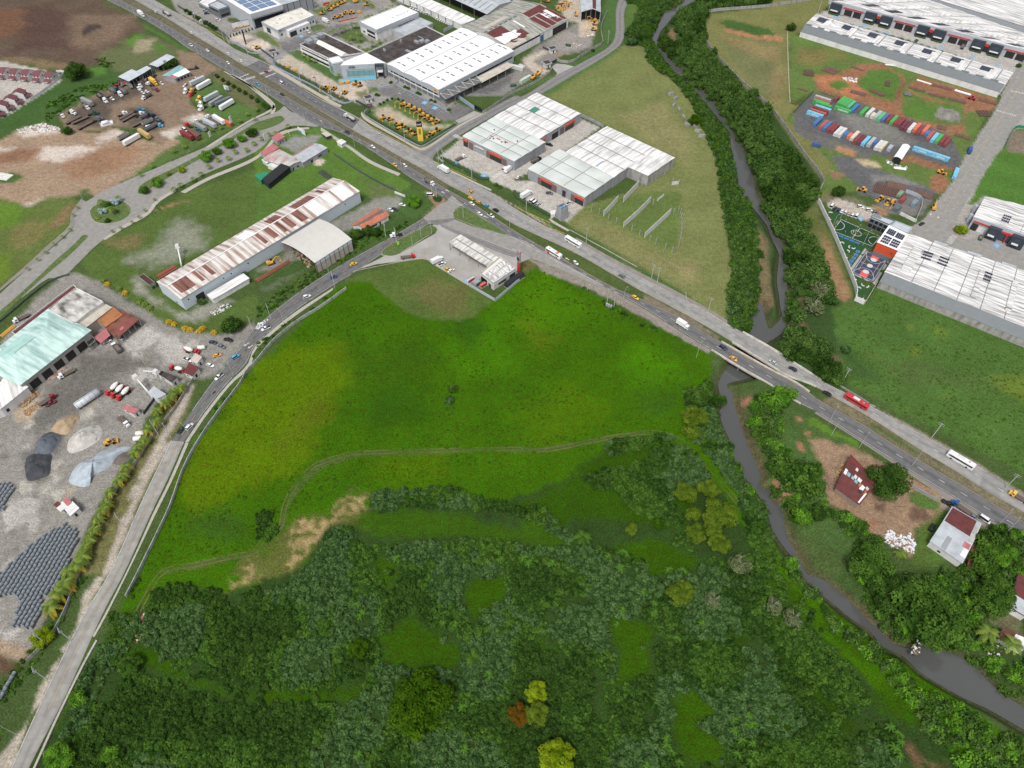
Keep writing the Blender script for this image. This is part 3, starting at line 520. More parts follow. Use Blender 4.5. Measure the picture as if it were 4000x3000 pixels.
island('median_island','A1 1230 1590,1500 1455,1800 1300,1990 1190,2212 1060;B1 60 1040,200 1000,245 1020,240 1045,160 1090,0 1140;A1 2100 1160,1800 1330,1560 1470,1350 1600,1200 1680');island('roundabout_island','A2 775 180,800 130,880 90,960 70,1060 80,1125 125,1130 180,1090 225,1000 265,900 275,810 250')
island('median_island','A2 765 378,750 400,620 530,480 650,250 850,0 1090,-300 1340,-300 1270,0 1030,260 800,480 590,620 470,710 380,745 368')
strip('boulevard_path','b 720 1659,1130 1400,1500 1180,1780 1040,1880 960,1870 900,1700 760,1400 560,1030 350','b 790 1659,1160 1420,1520 1200,1820 1060,1920 970,1900 890,1720 740,1420 540,1050 345',KERB,.05)
strip('boulevard_path','A2 700 60,615 180,590 300,400 470,250 610,0 830','A2 740 80,650 190,625 310,430 490,275 630,0 855',SHLD,.04);strip('boulevard_path','A2 1500 -20,1340 80,1260 180,1060 290,890 405','A2 1530 -10,1370 90,1285 195,1080 310,910 415',KERB,.05)
strip('sidewalk_path','A1 1560 1659,1800 1530,2212 1350;B1 180 1160,330 1110,460 1100','A1 1600 1670,1820 1550,2212 1380;B1 190 1190,330 1130,460 1115',KERB,.05);strip('sidewalk_path','B1 560 1100,800 1255,1000 1390,1250 1500','B1 560 1130,790 1275,980 1410,1230 1520',KERB,.05)
strip('sidewalk_path','B1 130 560,400 720,640 860,740 910','B1 110 585,390 745,630 885,730 930',KERB,.05);strip('sidewalk_path','g 60 600,160 720,620 990,1040 1220,1200 1200,1740 830,2212 590','g 40 640,130 760,600 1020,1020 1250,1200 1235,1760 860,2212 620',KERB,.05)
strip('sidewalk_path','A1 2000 640,2120 700,2212 780;B1 100 860,170 930,150 985','A1 1990 660,2110 720,2212 800;B1 80 870,140 930,120 985',KERB,.05);strip('sidewalk_path','h 90 385,420 545,560 610','h 80 400,410 560,550 625',KERB,.05);strip('sidewalk_path','h 830 690,1140 850,1180 890;C2 330 230,500 330','h 820 705,1130 865,1170 905;C2 315 245,480 340',KERB,.05)
# curved road from the junction down the left edge
CA='B2 1445 225,1200 372,800 592,400 842,0 1165;A2 2090 1330,1970 1470,1820 1659;A3 1650 240,1478 490';CB='B2 1495 275,1270 412,860 690,640 825,300 1055,0 1320;A2 2130 1480,1960 1659;A3 1760 250,1592 500'
_,C1A,C1B=strip('curved_road',CA,CB,ASPH,.026,3);_,C2A,C2B=strip('curved_road','A3 1478 490,1300 850,1180 1110,1060 1390,930 1659;A4 700 378,400 985,95 1659,-250 2430','A3 1592 500,1450 820,1310 1110,1185 1390,1060 1659;A4 880 340,590 985,250 1659,-60 2330',LANE,.022,3)
strip('gutter_pavement','B2 670 825,300 1065,0 1325;A2 2140 1490,1970 1659;A3 1770 250,1600 500','B2 660 850,300 1100,0 1360;A2 2170 1510,2000 1659;A3 1800 250,1630 500',KERB,.05);strip('gutter_pavement','A3 1606 500,1465 830,1322 1120,1198 1400,1075 1659;A4 905 330,800 520','A3 1630 510,1490 830,1345 1125,1215 1400,1090 1659;A4 925 330,815 530',KERB,.06)
def lowwall(name,s,h,w,m,label,cat='wall',z0=-.1):
 c=resample(smooth(G(s)),max(4,len(G(s))*4));A=[];B=[]
 for i,p in enumerate(c):
  d=(c[min(i+1,len(c)-1)]-c[max(i-1,0)]).normalized();n=Vector((-d.y,d.x,0))*(w/2);A.append(p+n);B.append(p-n)
 b=MB()
 secs=[[(a.x,a.y,z0),(q.x,q.y,z0),(q.x,q.y,h),(a.x,a.y,h)]for a,q in zip(A,B)]
 b.rings(secs);o=b.build(name,m);tag(o,label,cat);return o,c
lowwall('channel_wall','A4 840 560,730 760,600 1020,480 1270,340 1580,240 1800',.7,.8,KERB,'pale concrete channel wall beside the lower end of the curved road')
# petrol station apron and ramps
sheet('forecourt_pavement','k -260 440,-60 385,130 362,345 338,395 375,700 560,780 510,1100 470,1130 370,1215 335,1269 300;C2 230 560,100 500,0 430;k 1000 190,740 120,470 55,400 60,430 90,430 128,240 235,130 298,0 318,-100 370',LOT,.016)
sheet('ramp_road','B2 1445 222,1600 95,1640 90,1690 30,1790 110,1720 150,1700 195,1715 235,1850 290,2212 385;C2 120 425,300 530,790 808,740 810,400 660,180 580,0 480;B2 2212 500,1900 385,1590 275,1495 275',LANE,.04)
sheet('ramp_patch_road','B2 1470 250,1700 225,1720 240,1560 290',ASPH2,.05,False);strip('ramp_patch_road','B2 1590 275,1900 390,2212 510;C2 100 520','B2 1600 300,1880 430,2212 560;C2 60 545',ASPH2,.05)
island('verge_island','B2 1085 520,1160 455,1300 375,1470 300,1550 300,1565 340,1490 375,1340 470,1210 545,1120 550');island('verge_island','B2 1700 190,1720 160,1790 130,1900 190,2040 280,2170 365,2090 355,1850 280,1730 230')
# east estate road
sheet('estate_road','o 1400 300,1269 480,1180 700,1060 930;D1 1980 930,1900 1060,1700 1380,1610 1570;D2 1430 130,1350 240,1240 300;D2 1260 360,1750 540,2212 690,3000 900,3000 640,2212 540,1880 400,1690 405,1620 360,1590 310,1620 260,1700 110,1760 0;D1 1780 1640,1960 1340,2030 1270,2130 1110,2400 700',LANE,.03)
# ---------- painted markings
def dashes(name,c,ln,gap,w,m,z=.055,a=0,b=1e9):
 mb=MB();s=0;pts=along(c,1.0)
 i=0
 while i+ln<len(pts):
  if a<=i<=b:
   for k in range(int(ln)):
    p,d=pts[i+k];q,d2=pts[i+k+1];n=Vector((-d.y,d.x,0))*w/2;n2=Vector((-d2 .y,d2 .x,0))*w/2
    mb.add([(p+n).to_tuple()[:2]+(z,),(p-n).to_tuple()[:2]+(z,),(q-n2).to_tuple()[:2]+(z,),(q+n2).to_tuple()[:2]+(z,)],[(0,1,2,3)])
  i+=int(ln+gap)
 o=mb.build(name,m);o['kind']='structure';return o
mid=lambda A,B,t=.5:[a.lerp(b,t)for a,b in zip(A,B)]
dashes('lane_markings',mid(SA,SB),3,7,.2,WHT);dashes('lane_markings',mid(NA,NB),3,7,.2,WHT);dashes('edge_markings',mid(SA,SB,.93),60,1,.16,YLINE);dashes('edge_markings',mid(NA,NB,.07),60,1,.16,YLINE);dashes('edge_markings',mid(NA,NB,.95),40,4,.14,WHT);dashes('edge_markings',mid(SA,SB,.06),40,4,.14,WHT)
dashes('lane_markings',mid(C1A,C1B),4,5,.18,YLINE);dashes('edge_markings',mid(C1A,C1B,.05),30,2,.14,WHT);dashes('edge_markings',mid(C1A,C1B,.95),30,2,.14,WHT);dashes('lane_markings',mid(C2A,C2B),60,1,.16,YLINE);dashes('edge_markings',mid(C2A,C2B,.04),30,1,.16,WHT)
EC=smooth(G('o 1330 690,1100 1060;p 830 0,700 200,440 645'),n=6);dashes('lane_markings',EC,60,1,.2,YLINE);EC2=smooth(G('o 1250 690;p 740 0,640 150,520 400,370 610'),n=6);dashes('lane_markings',EC2,2,6,.16,WHT);EC3=smooth(G('p 900 0,770 230,640 430,470 710'),n=6);dashes('lane_markings',EC3,2,6,.16,WHT);dashes('lane_markings',smooth(G('D2 1620 400,1900 510,2212 640,2700 800'),n=6),60,1,.18,YLINE)
def bars(name,s0,s1,n,ln,w,m=None,z=.06):
 """zebra: n bars of size ln x w between two points, bars perpendicular to the run"""
 a,b=G(s0)[0],G(s1)[0];d=(b-a).normalized();q=Vector((-d.y,d.x,0));mb=MB()
 for i in range(n):
  c=a.lerp(b,i/max(n-1,1));V=[c+d*sx*w/2+q*sy*ln/2 for sx,sy in((-1,-1),(1,-1),(1,1),(-1,1))]
  mb.add([(v.x,v.y,z)for v in V],[(0,1,2,3)])
 o=mb.build(name,m or WHT);o['kind']='structure';return o
bars('zebra_markings','c 1020 1150','c 1160 1105',9,3,.5);bars('zebra_markings','c 1240 1065','c 1400 1010',10,3,.5);sheet('stop_marking','c 942 1114,1072 1060,1078 1066,948 1120',WHT,.06,False);sheet('stop_marking','c 1312 1110,1468 1046,1474 1052,1318 1116',WHT,.06,False)
bars('zebra_markings','g 1660 1010','g 1780 1070',8,3.4,.5);bars('zebra_markings','h 575 490','h 665 435',10,3,.5);bars('zebra_markings','h 830 620','h 960 540',13,3,.5);bars('zebra_markings','p 525 885','p 580 815',9,3.5,.4);bars('zebra_markings','o 1140 900','o 1268 925',10,2.6,.4);bars('zebra_markings','D1 1980 955','D1 2140 1000',12,2.6,.4)
def baymarks(name,s0,s1,n,sdir,ln,w=.14,m=None):
 a,b=G(s0)[0],G(s1)[0];e=(G(sdir)[0]-a).normalized()*ln;mb=MB();d=(b-a).normalized()*w/2
 for i in range(n):
  c=a.lerp(b,i/max(n-1,1));mb.add([(v.x,v.y,.055)for v in(c-d,c+d,c+d+e,c-d+e)],[(0,1,2,3)])
 o=mb.build(name,m or WHT);o['kind']='structure'
baymarks('bay_markings','g 650 225','g 1000 420',8,'g 715 190',5);baymarks('bay_markings','g 1180 500','g 1440 640',7,'g 1230 470',4.5);baymarks('bay_markings','g 1560 490','g 1660 435',4,'g 1690 540',6);baymarks('bay_markings','k 480 395','k 660 520',9,'k 520 380',5.5,m=YLINE);baymarks('bay_markings','c 1520 640','c 1640 590',5,'c 1560 670',4)
def bluebay(s):
 P=G(s);o=sheet('accessible_bay_pavement',P,BLUEP,.06,False);c=sum(P,Vector())/len(P);b=MB()
 for k in range(10):
  t0,t1=k*.55,k*.55+.5;b.add([(c.x+r*math.cos(t),c.y+r*math.sin(t)-.2,.07)for r,t in((.75,t0),(1.0,t0),(1.0,t1),(.75,t1))],[(0,1,2,3)])
 b.box(c.x-.15,c.x+.15,c.y,c.y+1.3,.068,.07);b.box(c.x,c.x+.9,c.y-.1,c.y+.15,.068,.071);b.build('accessible_bay_markings',WHT)['kind']='structure'
for s in('g 1080 455,1140 412,1215 440,1150 485','g 1255 545,1310 500,1395 528,1330 578','c 1790 520,1835 495,1880 525,1830 548','h 442 477,485 445,528 470,485 495','k 655 520,685 498,715 520,690 548','D2 770 225,800 212,832 225,805 258','D2 1955 440,1985 438,2015 455,1985 492,1950 475',
'n 390 172,402 152,448 158,430 184','n 668 260,690 236,722 246,700 272','n 890 328,915 304,950 314,925 334','n 1190 410,1215 386,1243 395,1222 420','o 174 405,200 386,228 398,205 420','o 415 478,440 456,470 466,440 490','o 725 570,755 545,784 555,760 582','o 978 648,1010 618,1036 626,1010 655','C1 -70 1520,-40 1490'):
 if len(X(s))>2:bluebay(s)
def arrow(s,ang,sc=1.0):
 c=G1(s);b=MB();ca,sa=math.cos(ang),math.sin(ang)
 q=lambda x,y:(c.x+(x*ca-y*sa)*sc,c.y+(x*sa+y*ca)*sc,.06)
 b.add([q(-1.6,-.2),q(.4,-.2),q(.4,.2),q(-1.6,.2)],[(0,1,2,3)]);b.add([q(.4,-.7),q(1.7,0),q(.4,.7)],[(0,1,2)]);b.build('arrow_marking',WHT)['kind']='structure'
for s,a in(('j 1175 242',-2.3),('j 1212 265',-2.3),('B1 555 1042',-.7),('C2 478 578',2.4),('g 716 288',2.4),('g 1825 1612',0),('h 120 620',2.4),('h 78 640',2.4),('h 497 880',2.4),('p 420 630',-2.1),('p 345 600',-2.1)):arrow(s,a)
def kerbline(s,m=YEL,w=.25,h=.14):
 o,c=lowwall('kerb_strip',s,h,w,m,None,None);o['kind']='structure'
 for k in('label','category'):
  if k in o:del o[k]
for s in('A1 1550 130,1580 150,1700 210,1900 310,1990 380','B1 110 570,400 745,640 880,730 915','g 30 700,160 820,700 1110,920 1225,1080 1235,1280 1200','h 0 335,410 525','h 825 780,830 800,1140 940','d 720 400,840 395,1230 200','d 1230 0,1380 80,1395 120,1370 150','d 1500 40,1520 60,1620 80,1850 0','d 330 565,560 490,585 450','c 1480 620,1500 640,1545 660,1520 690','C2 200 270,460 360','p 555 740,560 770,650 840'):kerbline(s)
for s in('B2 1080 540,1120 552,1240 530,1490 375,1560 345','k -260 445,130 366,345 340,395 377,700 562','A1 960 1640,1200 1530,1480 1395','d -100 885,110 850'):kerbline(s,KERB)
TRACK=G('A4 1180 330,1260 180,1340 40;A3 1440 1600,1700 1560,2000 1490,2212 1450;B3 60 1330,215 1230,240 1080,310 920,480 720,560 680,800 605,1050 590,1600 575,2212 560;C3 300 570,700 490,1100 425,1300 425,1500 520,1700 760,1900 960,2100 1260,2212 1450')
TRC=resample(smooth(TRACK),160);TRM=mat('worn_track',S(98,98,50),.95,.25,.5,dirt=MG(62,90,14),dirt_scale=.07,dirt_amt=1)
for s_ in(-.95,.95):
 A,B=[],[]
 for i,p in enumerate(TRC):d=(TRC[min(i+1,159)]-TRC[max(i-1,0)]).normalized();q=Vector((-d.y,d.x,0));A.append(p+q*(s_+.3));B.append(p+q*(s_-.3))
 strip('dirt_track',A,B,TRM,.0,4,False)
 # ---------------------------------------------------------------- ground mesh
for q in HARD:
 xs=[p[0]for p in q];ys=[p[1]for p in q];k=np.where((px>min(xs)-3)&(px<max(xs)+3)&(py>min(ys)-3)&(py<max(ys)+3))[0]
 d=sdf(px[k],py[k],q);kk=k[d<2.5];gz[kk]=np.minimum(gz[kk],-.04)
V=np.stack([px,py,gz],1);n0,n1=sh;idx=np.arange(n0*n1).reshape(n0,n1)
Q=np.stack([idx[:-1,:-1],idx[1:,:-1],idx[1:,1:],idx[:-1,1:]],-1).reshape(-1,4)
gm=npmesh('ground',V,Q,None,sm=True)
ca=gm.color_attributes.new('cover','FLOAT_COLOR','POINT');ca.data.foreach_set('color',np.concatenate([colr,np.ones((len(colr),1))],1).astype(np.float32).ravel())
va=gm.attributes.new('veg','FLOAT','POINT');va.data.foreach_set('value',veg.astype(np.float32))
def groundmat():
 m=bpy.data.materials.new('ground_cover');m.use_nodes=True;t=m.node_tree;N=t.nodes;L=t.links;b=N['Principled BSDF'];b.inputs['Roughness'].default_value=.95;b.inputs['Specular IOR Level'].default_value=.12
 at=N.new('ShaderNodeAttribute');at.attribute_name='cover';vg=N.new('ShaderNodeAttribute');vg.attribute_name='veg';tc=N.new('ShaderNodeTexCoord')
 def nz(s,d,k=1.0,st=None):
  n=N.new('ShaderNodeTexNoise');n.inputs['Scale'].default_value=s;n.inputs['Detail'].default_value=d
  if st:
   mp=N.new('ShaderNodeMapping');mp.inputs['Scale'].default_value=st;mp.inputs['Rotation'].default_value=(0,0,.7);L.new(tc.outputs['Object'],mp.inputs[0]);L.new(mp.outputs[0],n.inputs['Vector'])
  else:L.new(tc.outputs['Object'],n.inputs['Vector'])
  r=N.new('ShaderNodeMapRange');r.inputs['From Min'].default_value=.28;r.inputs['From Max'].default_value=.72;r.inputs['To Min'].default_value=1-k;r.inputs['To Max'].default_value=1+k;L.new(n.outputs['Fac'],r.inputs['Value']);return r.outputs[0],n.outputs['Fac']
 a1,_=nz(.05,4,.13);a2,f2=nz(.35,5,.2);a3,f3=nz(1.3,6,.4)
 def ml(p,q):
  x=N.new('ShaderNodeMath');x.operation='MULTIPLY';L.new(p,x.inputs[0]);L.new(q,x.inputs[1]);return x.outputs[0]
 k=ml(ml(a1,a2),a3)
 hu=N.new('ShaderNodeHueSaturation');hr=N.new('ShaderNodeMapRange');hr.inputs['From Min'].default_value=.3;hr.inputs['From Max'].default_value=.7;hr.inputs['To Min'].default_value=.485;hr.inputs['To Max'].default_value=.515;L.new(f2,hr.inputs['Value']);L.new(hr.outputs[0],hu.inputs['Hue']);L.new(at.outputs['Color'],hu.inputs['Color'])
 mx=N.new('ShaderNodeMix');mx.data_type='RGBA';mx.blend_type='MULTIPLY';mx.inputs['Factor'].default_value=1;cb=N.new('ShaderNodeCombineColor')
 for i in range(3):L.new(k,cb.inputs[i])
 L.new(hu.outputs[0],mx.inputs[6]);L.new(cb.outputs[0],mx.inputs[7]);L.new(mx.outputs[2],b.inputs['Base Color'])
 bp=N.new('ShaderNodeBump');L.new(f3,bp.inputs['Height']);x=N.new('ShaderNodeMath');x.operation='MULTIPLY';L.new(vg.outputs['Fac'],x.inputs[0]);x.inputs[1].default_value=.9;L.new(x.outputs[0],bp.inputs['Strength']);bp.inputs['Distance'].default_value=.45;L.new(bp.outputs[0],b.inputs['Normal'])
 return m
go=link('ground',gm,groundmat());go['kind']='structure'
wm=mat('river_water',S(84,86,84),.1,.08,.02,spec=.8,bump=.8);MATS['river_water'].node_tree.nodes['Bump'].inputs['Strength'].default_value=.12
wo=sheet('river_water',[(p.x,p.y,0)for p in RIVER],wm,WZ,hard=False)
# ---------------------------------------------------------------- buildings
WALLW=mat('white_render',S(226,226,226),.8,.06,.4,dirt=S(170,166,160),dirt_scale=.3,dirt_amt=.35,stretch=(1,1,.15))
WALLG=mat('grey_render',S(176,182,190),.7,.06,.4);WALLM=mat('grey_block_wall',S(160,161,168),.85,.1,.5,dirt=S(120,118,118),dirt_scale=.4,dirt_amt=.4,stretch=(1,1,.15))
WALLB=mat('pale_blue_cladding',S(196,208,218),.6,.05,.5,ribs=.9);CONCW=mat('raw_concrete',S(168,166,162),.9,.14,.5,dirt=S(96,94,90),dirt_scale=.5,dirt_amt=.6,stretch=(1,1,.2))
NAVY=mat('navy_cladding',S(58,66,76),.5,.08,.5);DARKG=mat('dark_grey_cladding',S(108,116,122),.55,.06,.3);BLACKW=mat('dark_glass',S(34,40,46),.15,.1,.5,spec=.6)
TEALG=mat('teal_glass',S(110,158,160),.15,.15,.6,spec=.6);GLASS=mat('window_glass',S(60,74,88),.12,.15,.5,spec=.6);RAILY=mat('rail_orange',S(208,84,44),.5,.08,.5);REDB=mat('red_fascia',S(208,52,44),.5,.06,.5)
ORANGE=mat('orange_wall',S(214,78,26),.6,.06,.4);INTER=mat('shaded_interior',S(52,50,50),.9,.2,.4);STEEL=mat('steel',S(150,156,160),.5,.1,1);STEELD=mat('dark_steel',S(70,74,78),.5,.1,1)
RW=mat('white_roof',S(248,249,252),.5,.03,.2,dirt=S(222,222,222),dirt_scale=.08,dirt_amt=.4);RWD=mat('weathered_white_roof',S(232,232,232),.6,.04,.2,dirt=S(140,136,131),dirt_scale=.5,dirt_amt=.95,stretch=(.12,1.6,1),ribs=.8)
RWG=mat('pale_green_roof',S(212,219,215),.6,.05,.2,dirt=S(186,194,188),dirt_scale=.1,dirt_amt=.8,ribs=.8);RWT=mat('stained_white_roof',S(236,236,236),.6,.04,.2,dirt=S(168,163,158),dirt_scale=.3,dirt_amt=.8,stretch=(2,.2,1),ribs=.8)
RGR=mat('grey_metal_roof',S(186,194,200),.5,.08,.3,dirt=S(140,146,150),dirt_scale=.2,dirt_amt=.5,ribs=.7);RTAR=mat('tar_roof',S(68,60,60),.95,.2,.3,dirt=S(96,90,88),dirt_scale=.15,dirt_amt=.7)
RRUST=mat('rusty_white_roof',S(222,218,212),.7,.06,.4,dirt=S(138,92,72),dirt_scale=.22,dirt_amt=.95,stretch=(.05,1.9,1),ribs=-.9);RRED=mat('maroon_rust_roof',S(112,58,56),.8,.12,.4,dirt=S(86,44,42),dirt_scale=.3,ribs=.8);RASB=mat('old_asbestos_roof',S(172,172,164),.9,.12,.3,dirt=S(108,110,100),dirt_scale=.35,dirt_amt=.9,stretch=(.15,1.4,1),ribs=.9)
RTEAL=mat('pale_teal_roof',S(196,226,220),.7,.08,.2,dirt=S(134,176,170),dirt_scale=.3,dirt_amt=.9,stretch=(1.5,.25,1),ribs=.9);RMOSS=mat('mossy_white_roof',S(206,204,198),.9,.12,.4,dirt=S(70,70,66),dirt_scale=.22,dirt_amt=.95,stretch=(.5,1,1),ribs=-.9);RORANG=mat('orange_rust_roof',S(176,112,66),.85,.15,.4,dirt=S(130,84,56),dirt_scale=.3,ribs=.8)
RBROWN=mat('brown_rust_roof',S(140,84,66),.85,.14,.5,dirt=S(76,50,44),dirt_scale=.25,dirt_amt=.9,ribs=.8);RMAR=mat('maroon_tile_roof',S(122,70,76),.7,.12,1.2,ribs=.4);RPINK=mat('faded_red_roof',S(190,112,116),.7,.1,.4,dirt=S(160,84,86),dirt_scale=.3,ribs=.7);RTILE=mat('orange_tile_roof',S(200,116,84),.8,.15,.8,dirt=S(150,88,66),dirt_scale=.5,ribs=.4)
RBLUE=mat('teal_painted_roof',S(110,176,182),.7,.1,.4,dirt=S(180,190,186),dirt_scale=.3,dirt_amt=.7,ribs=.8);RBEIGE=mat('beige_metal_roof',S(200,192,178),.7,.08,.3,dirt=S(160,146,130),dirt_scale=.2,ribs=.8);RCURV=mat('cream_metal_roof',S(206,204,198),.6,.04,.3,ribs=-.8);BLACKN=mat('black_netting',S(44,48,50),.9,.15,.4);GREENN=mat('green_netting',S(36,136,100),.8,.15,.5)
SOLAR=mat('solar_panel',S(46,54,76),.2,.1,.6,spec=.5);SOLARB=mat('pale_solar_panel',S(104,132,168),.25,.12,.3,spec=.5);SKYL=mat('skylight',S(120,124,128),.4,.1,.5)
class Hall:
 """a building over four roof corners a,b,c,d: s runs a->b, t runs a->d; prof(s,t) lifts the roof above the eave height h"""
 def __init__(s,name,label,cat,q,h,wall,roof,prof=None,over=.3,open_=(),ns=2,nt=2,z0=0.0,thick=.18,parapet=0,group=None,wallname='wall'):
  P=G(q,h)if isinstance(q,str)else[Vector((p[0],p[1],h))for p in q]
  c=sum(P,Vector())/4;e=P[1]-P[0];s.rz=math.atan2(e.y,e.x);s.c=Vector((c.x,c.y,0))
  M=Matrix.Rotation(-s.rz,3,'Z');s.P=[M@(p-s.c)for p in P];s.h=h;s.prof=prof or(lambda a,b:0.0)
  s.o=thing(name,label,cat,(c.x,c.y,0),s.rz,group)
  # roof as a thick sheet
  def ext(i,j):
   return None
  m=MB();top=[];
  for j in range(nt+1):
   for i in range(ns+1):
    a,b=i/ns,j/nt;p=s.at(a,b,over);top.append(p)
  n1=ns+1;N=len(top);m.v=[tuple(p)for p in top]+[(p.x,p.y,p.z-thick)for p in top]
  for j in range(nt):
   for i in range(ns):
    k=j*n1+i;m.f.append((k,k+1,k+n1+1,k+n1));m.f.append((N+k+n1,N+k+n1+1,N+k+1,N+k))
  rim=[i for i in range(n1)]+[j*n1+ns for j in range(1,nt+1)]+[nt*n1+i for i in range(ns-1,-1,-1)]+[j*n1 for j in range(nt-1,0,-1)]
  for a,b in zip(rim,rim[1:]+rim[:1]):m.f.append((a,N+a,N+b,b))
  m.m=[0]*len(m.f)
  lift=-.5 if parapet else 0
  if parapet:m.v=[(x,y,z+lift)for x,y,z in m.v]
  s.roof=m.build('roof',roof,s.o);s.lift=lift
  # walls
  w=MB();ed=[(0,0,1,0),(1,0,1,1),(1,1,0,1),(0,1,0,0)];th=.22
  for k,(a0,b0,a1,b1)in enumerate(ed):
   if k in open_:continue
   nn=max(2,(ns if k%2==0 else nt));A=[s.at(a0+(a1-a0)*i/nn,b0+(b1-b0)*i/nn,0)for i in range(nn+1)]
   d=(A[-1]-A[0]);d.z=0;d.normalize();n=Vector((d.y,-d.x,0))
   if(A[0]+n-Vector((0,0,0))).xy.length<A[0].xy.length and(A[-1]+n).xy.length<A[-1].xy.length:n=-n
   top_=parapet if parapet else-thick
   secs=[[(p.x,p.y,z0),(p.x-n.x*th,p.y-n.y*th,z0),(p.x-n.x*th,p.y-n.y*th,p.z+top_),(p.x,p.y,p.z+top_)]for p in A]
   w.rings(secs)
  s.wall=w.build(wallname,wall,s.o)if w.f else None
  s.z0=z0
  if open_ and z0==0:
   pm=MB()
   for k in open_:
    a0,b0,a1,b1=ed[k]
    for i in range(5):
     p=s.at(a0+(a1-a0)*i/4,b0+(b1-b0)*i/4,-.15);pm.box(p.x-.12,p.x+.12,p.y-.12,p.y+.12,0,p.z-thick)
   pm.build('column',STEEL,s.o)
 def at(s,a,b,over=0.0):
  P=s.P;p=(P[0]*(1-a)+P[1]*a)*(1-b)+(P[3]*(1-a)+P[2]*a)*b
  if over:
   u=(P[1]-P[0]).normalized();v=(P[3]-P[0]).normalized();p=p+u*(over*(2*a-1))+v*(over*(2*b-1))
  p=Vector((p.x,p.y,s.h+s.prof(a,b)));return p
 def patch(s,name,a0,a1,b0,b1,m,dz=.06,ns=2,nt=2,th=.05):
  """panel lying on the roof"""
  b=MB();n1=ns+1;top=[s.at(a0+(a1-a0)*i/ns,b0+(b1-b0)*j/nt)for j in range(nt+1)for i in range(n1)];N=len(top);z=dz+s.lift
  b.v=[(p.x,p.y,p.z+z)for p in top]+[(p.x,p.y,p.z+z-th)for p in top]
  for j in range(nt):
   for i in range(ns):
    k=j*n1+i;b.f.append((k,k+1,k+n1+1,k+n1))
  rim=[i for i in range(n1)]+[j*n1+ns for j in range(1,nt+1)]+[nt*n1+i for i in range(ns-1,-1,-1)]+[j*n1 for j in range(nt-1,0,-1)]
  for p,q in zip(rim,rim[1:]+rim[:1]):b.f.append((p,N+p,N+q,q))
  b.m=[0]*len(b.f);return b.build(name,m,s.o)
 def face(s,name,k,u0,u1,z0,z1,m,out=.05,th=.1,parent=None):
  """box on wall side k (0 a-b, 1 b-c, 2 c-d, 3 d-a) from fraction u0 to u1"""
  ed=[(0,0,1,0),(1,0,1,1),(1,1,0,1),(0,1,0,0)][k];A=s.at(ed[0],ed[1]);B=s.at(ed[2],ed[3]);A.z=B.z=0
  d=(B-A);n=Vector((d.y,-d.x,0)).normalized();mid_=(A+B)/2
  if n.dot(mid_)<0:n=-n
  p,q=A+d*u0,A+d*u1;b=MB();b.prism([(p+n*out).xy,(q+n*out).xy,(q-n*th).xy,(p-n*th).xy],z0,z1);return b.build(name,m,parent or s.o)
 def box(s,name,a,b,sx,sy,z0,z1,m,rel=True):
  p=s.at(a,b);z=(p.z+s.lift)if rel else 0;q=MB();q.box(p.x-sx/2,p.x+sx/2,p.y-sy/2,p.y+sy/2,z+z0,z+z1);return q.build(name,m,s.o)
 def text(s,txt,k,u,z,size,m,out=.08):
  ed=[(0,0,1,0),(1,0,1,1),(1,1,0,1),(0,1,0,0)][k];A=s.at(ed[0],ed[1]);B=s.at(ed[2],ed[3]);A.z=B.z=0
  d=(B-A);n=Vector((d.y,-d.x,0)).normalized()
  if n.dot((A+B)/2)<0:n=-n
  p=A+d*u+n*out;me=textmesh(txt,size);o=link('lettering',me,m,s.o);o.location=(p.x,p.y,z);o.rotation_euler=(R(90),0,math.atan2(n.y,n.x)+math.pi/2);return o
TXT={}
def textmesh(txt,size,depth=.06):
 if(txt,size)in TXT:return TXT[(txt,size)]
 c=bpy.data.curves.new('lettering','FONT');c.body=txt;c.size=size;c.extrude=depth;c.align_x='CENTER';c.align_y='CENTER';c.offset=.02*size
 o=bpy.data.objects.new('lettering',c);COL.objects.link(o);dg=bpy.context.evaluated_depsgraph_get();me=bpy.data.meshes.new_from_object(o.evaluated_get(dg));me.name='lettering'
 bpy.data.objects.remove(o);bpy.data.curves.remove(c);TXT[(txt,size)]=me;return me
BLK=mat('black_paint',S(28,30,34),.5,.05,1)
gable=lambda rise,r=.5:(lambda s,t:rise*(s/r if s<r else(1-s)/(1-r)))
gablet=lambda rise,r=.5:(lambda s,t:rise*(t/r if t<r else(1-t)/(1-r)))
vault=lambda rise,n=1:(lambda s,t:rise*abs(math.sin(math.pi*n*s)))
vaultt=lambda rise,n=1:(lambda s,t:rise*abs(math.sin(math.pi*n*t)))
mono=lambda rise:(lambda s,t:rise*t)
# --- machinery dealer complex
H=Hall('dealer_hall','great white triple-bay hall with rows of dark chevron skylights','hall','d 1600 1108;e 505 1552,1800 882,890 482',9,WALLG,RW,vault(1.1,3),ns=24,nt=2)
for bay in range(3):
 for j in range(8 if bay!=1 else 7):
  t0=.07+j*.118+bay*.03
  for a,b in((.09,.15),(.18,.25)):H.patch('skylight',bay/3+a,bay/3+b,t0,t0+.016,SKYL,.1,2,1)
 if bay:H.patch('valley_gutter',bay/3-.004,bay/3+.004,0,1,SKYL,.12,1,2)
H.face('fascia',0,-.005,1.005,5.4,9.3,WALLG,.12);H.face('fascia',1,-.005,1.0,5.4,9.3,WALLG,.12);H.face('strip_window',0,.06,.97,4.0,5.3,BLACKW);H.face('wall_band',0,0,1,2.9,3.9,WALLW,.1);H.face('strip_window',1,.3,.98,4.0,5.3,BLACKW);H.face('wall_band',0,0,1,0,2.8,DARKG,.06);H.face('sign_panel',0,.9,.975,6.3,8.2,mat('sign_yellow',S(236,170,40),.5,.05,1),.16);H.text('CAT',0,.937,7.2,1.2,BLK,.2)
for k in range(9):H.face('pier',0,k/9,k/9+.006,0,5.5,WALLW,.16)
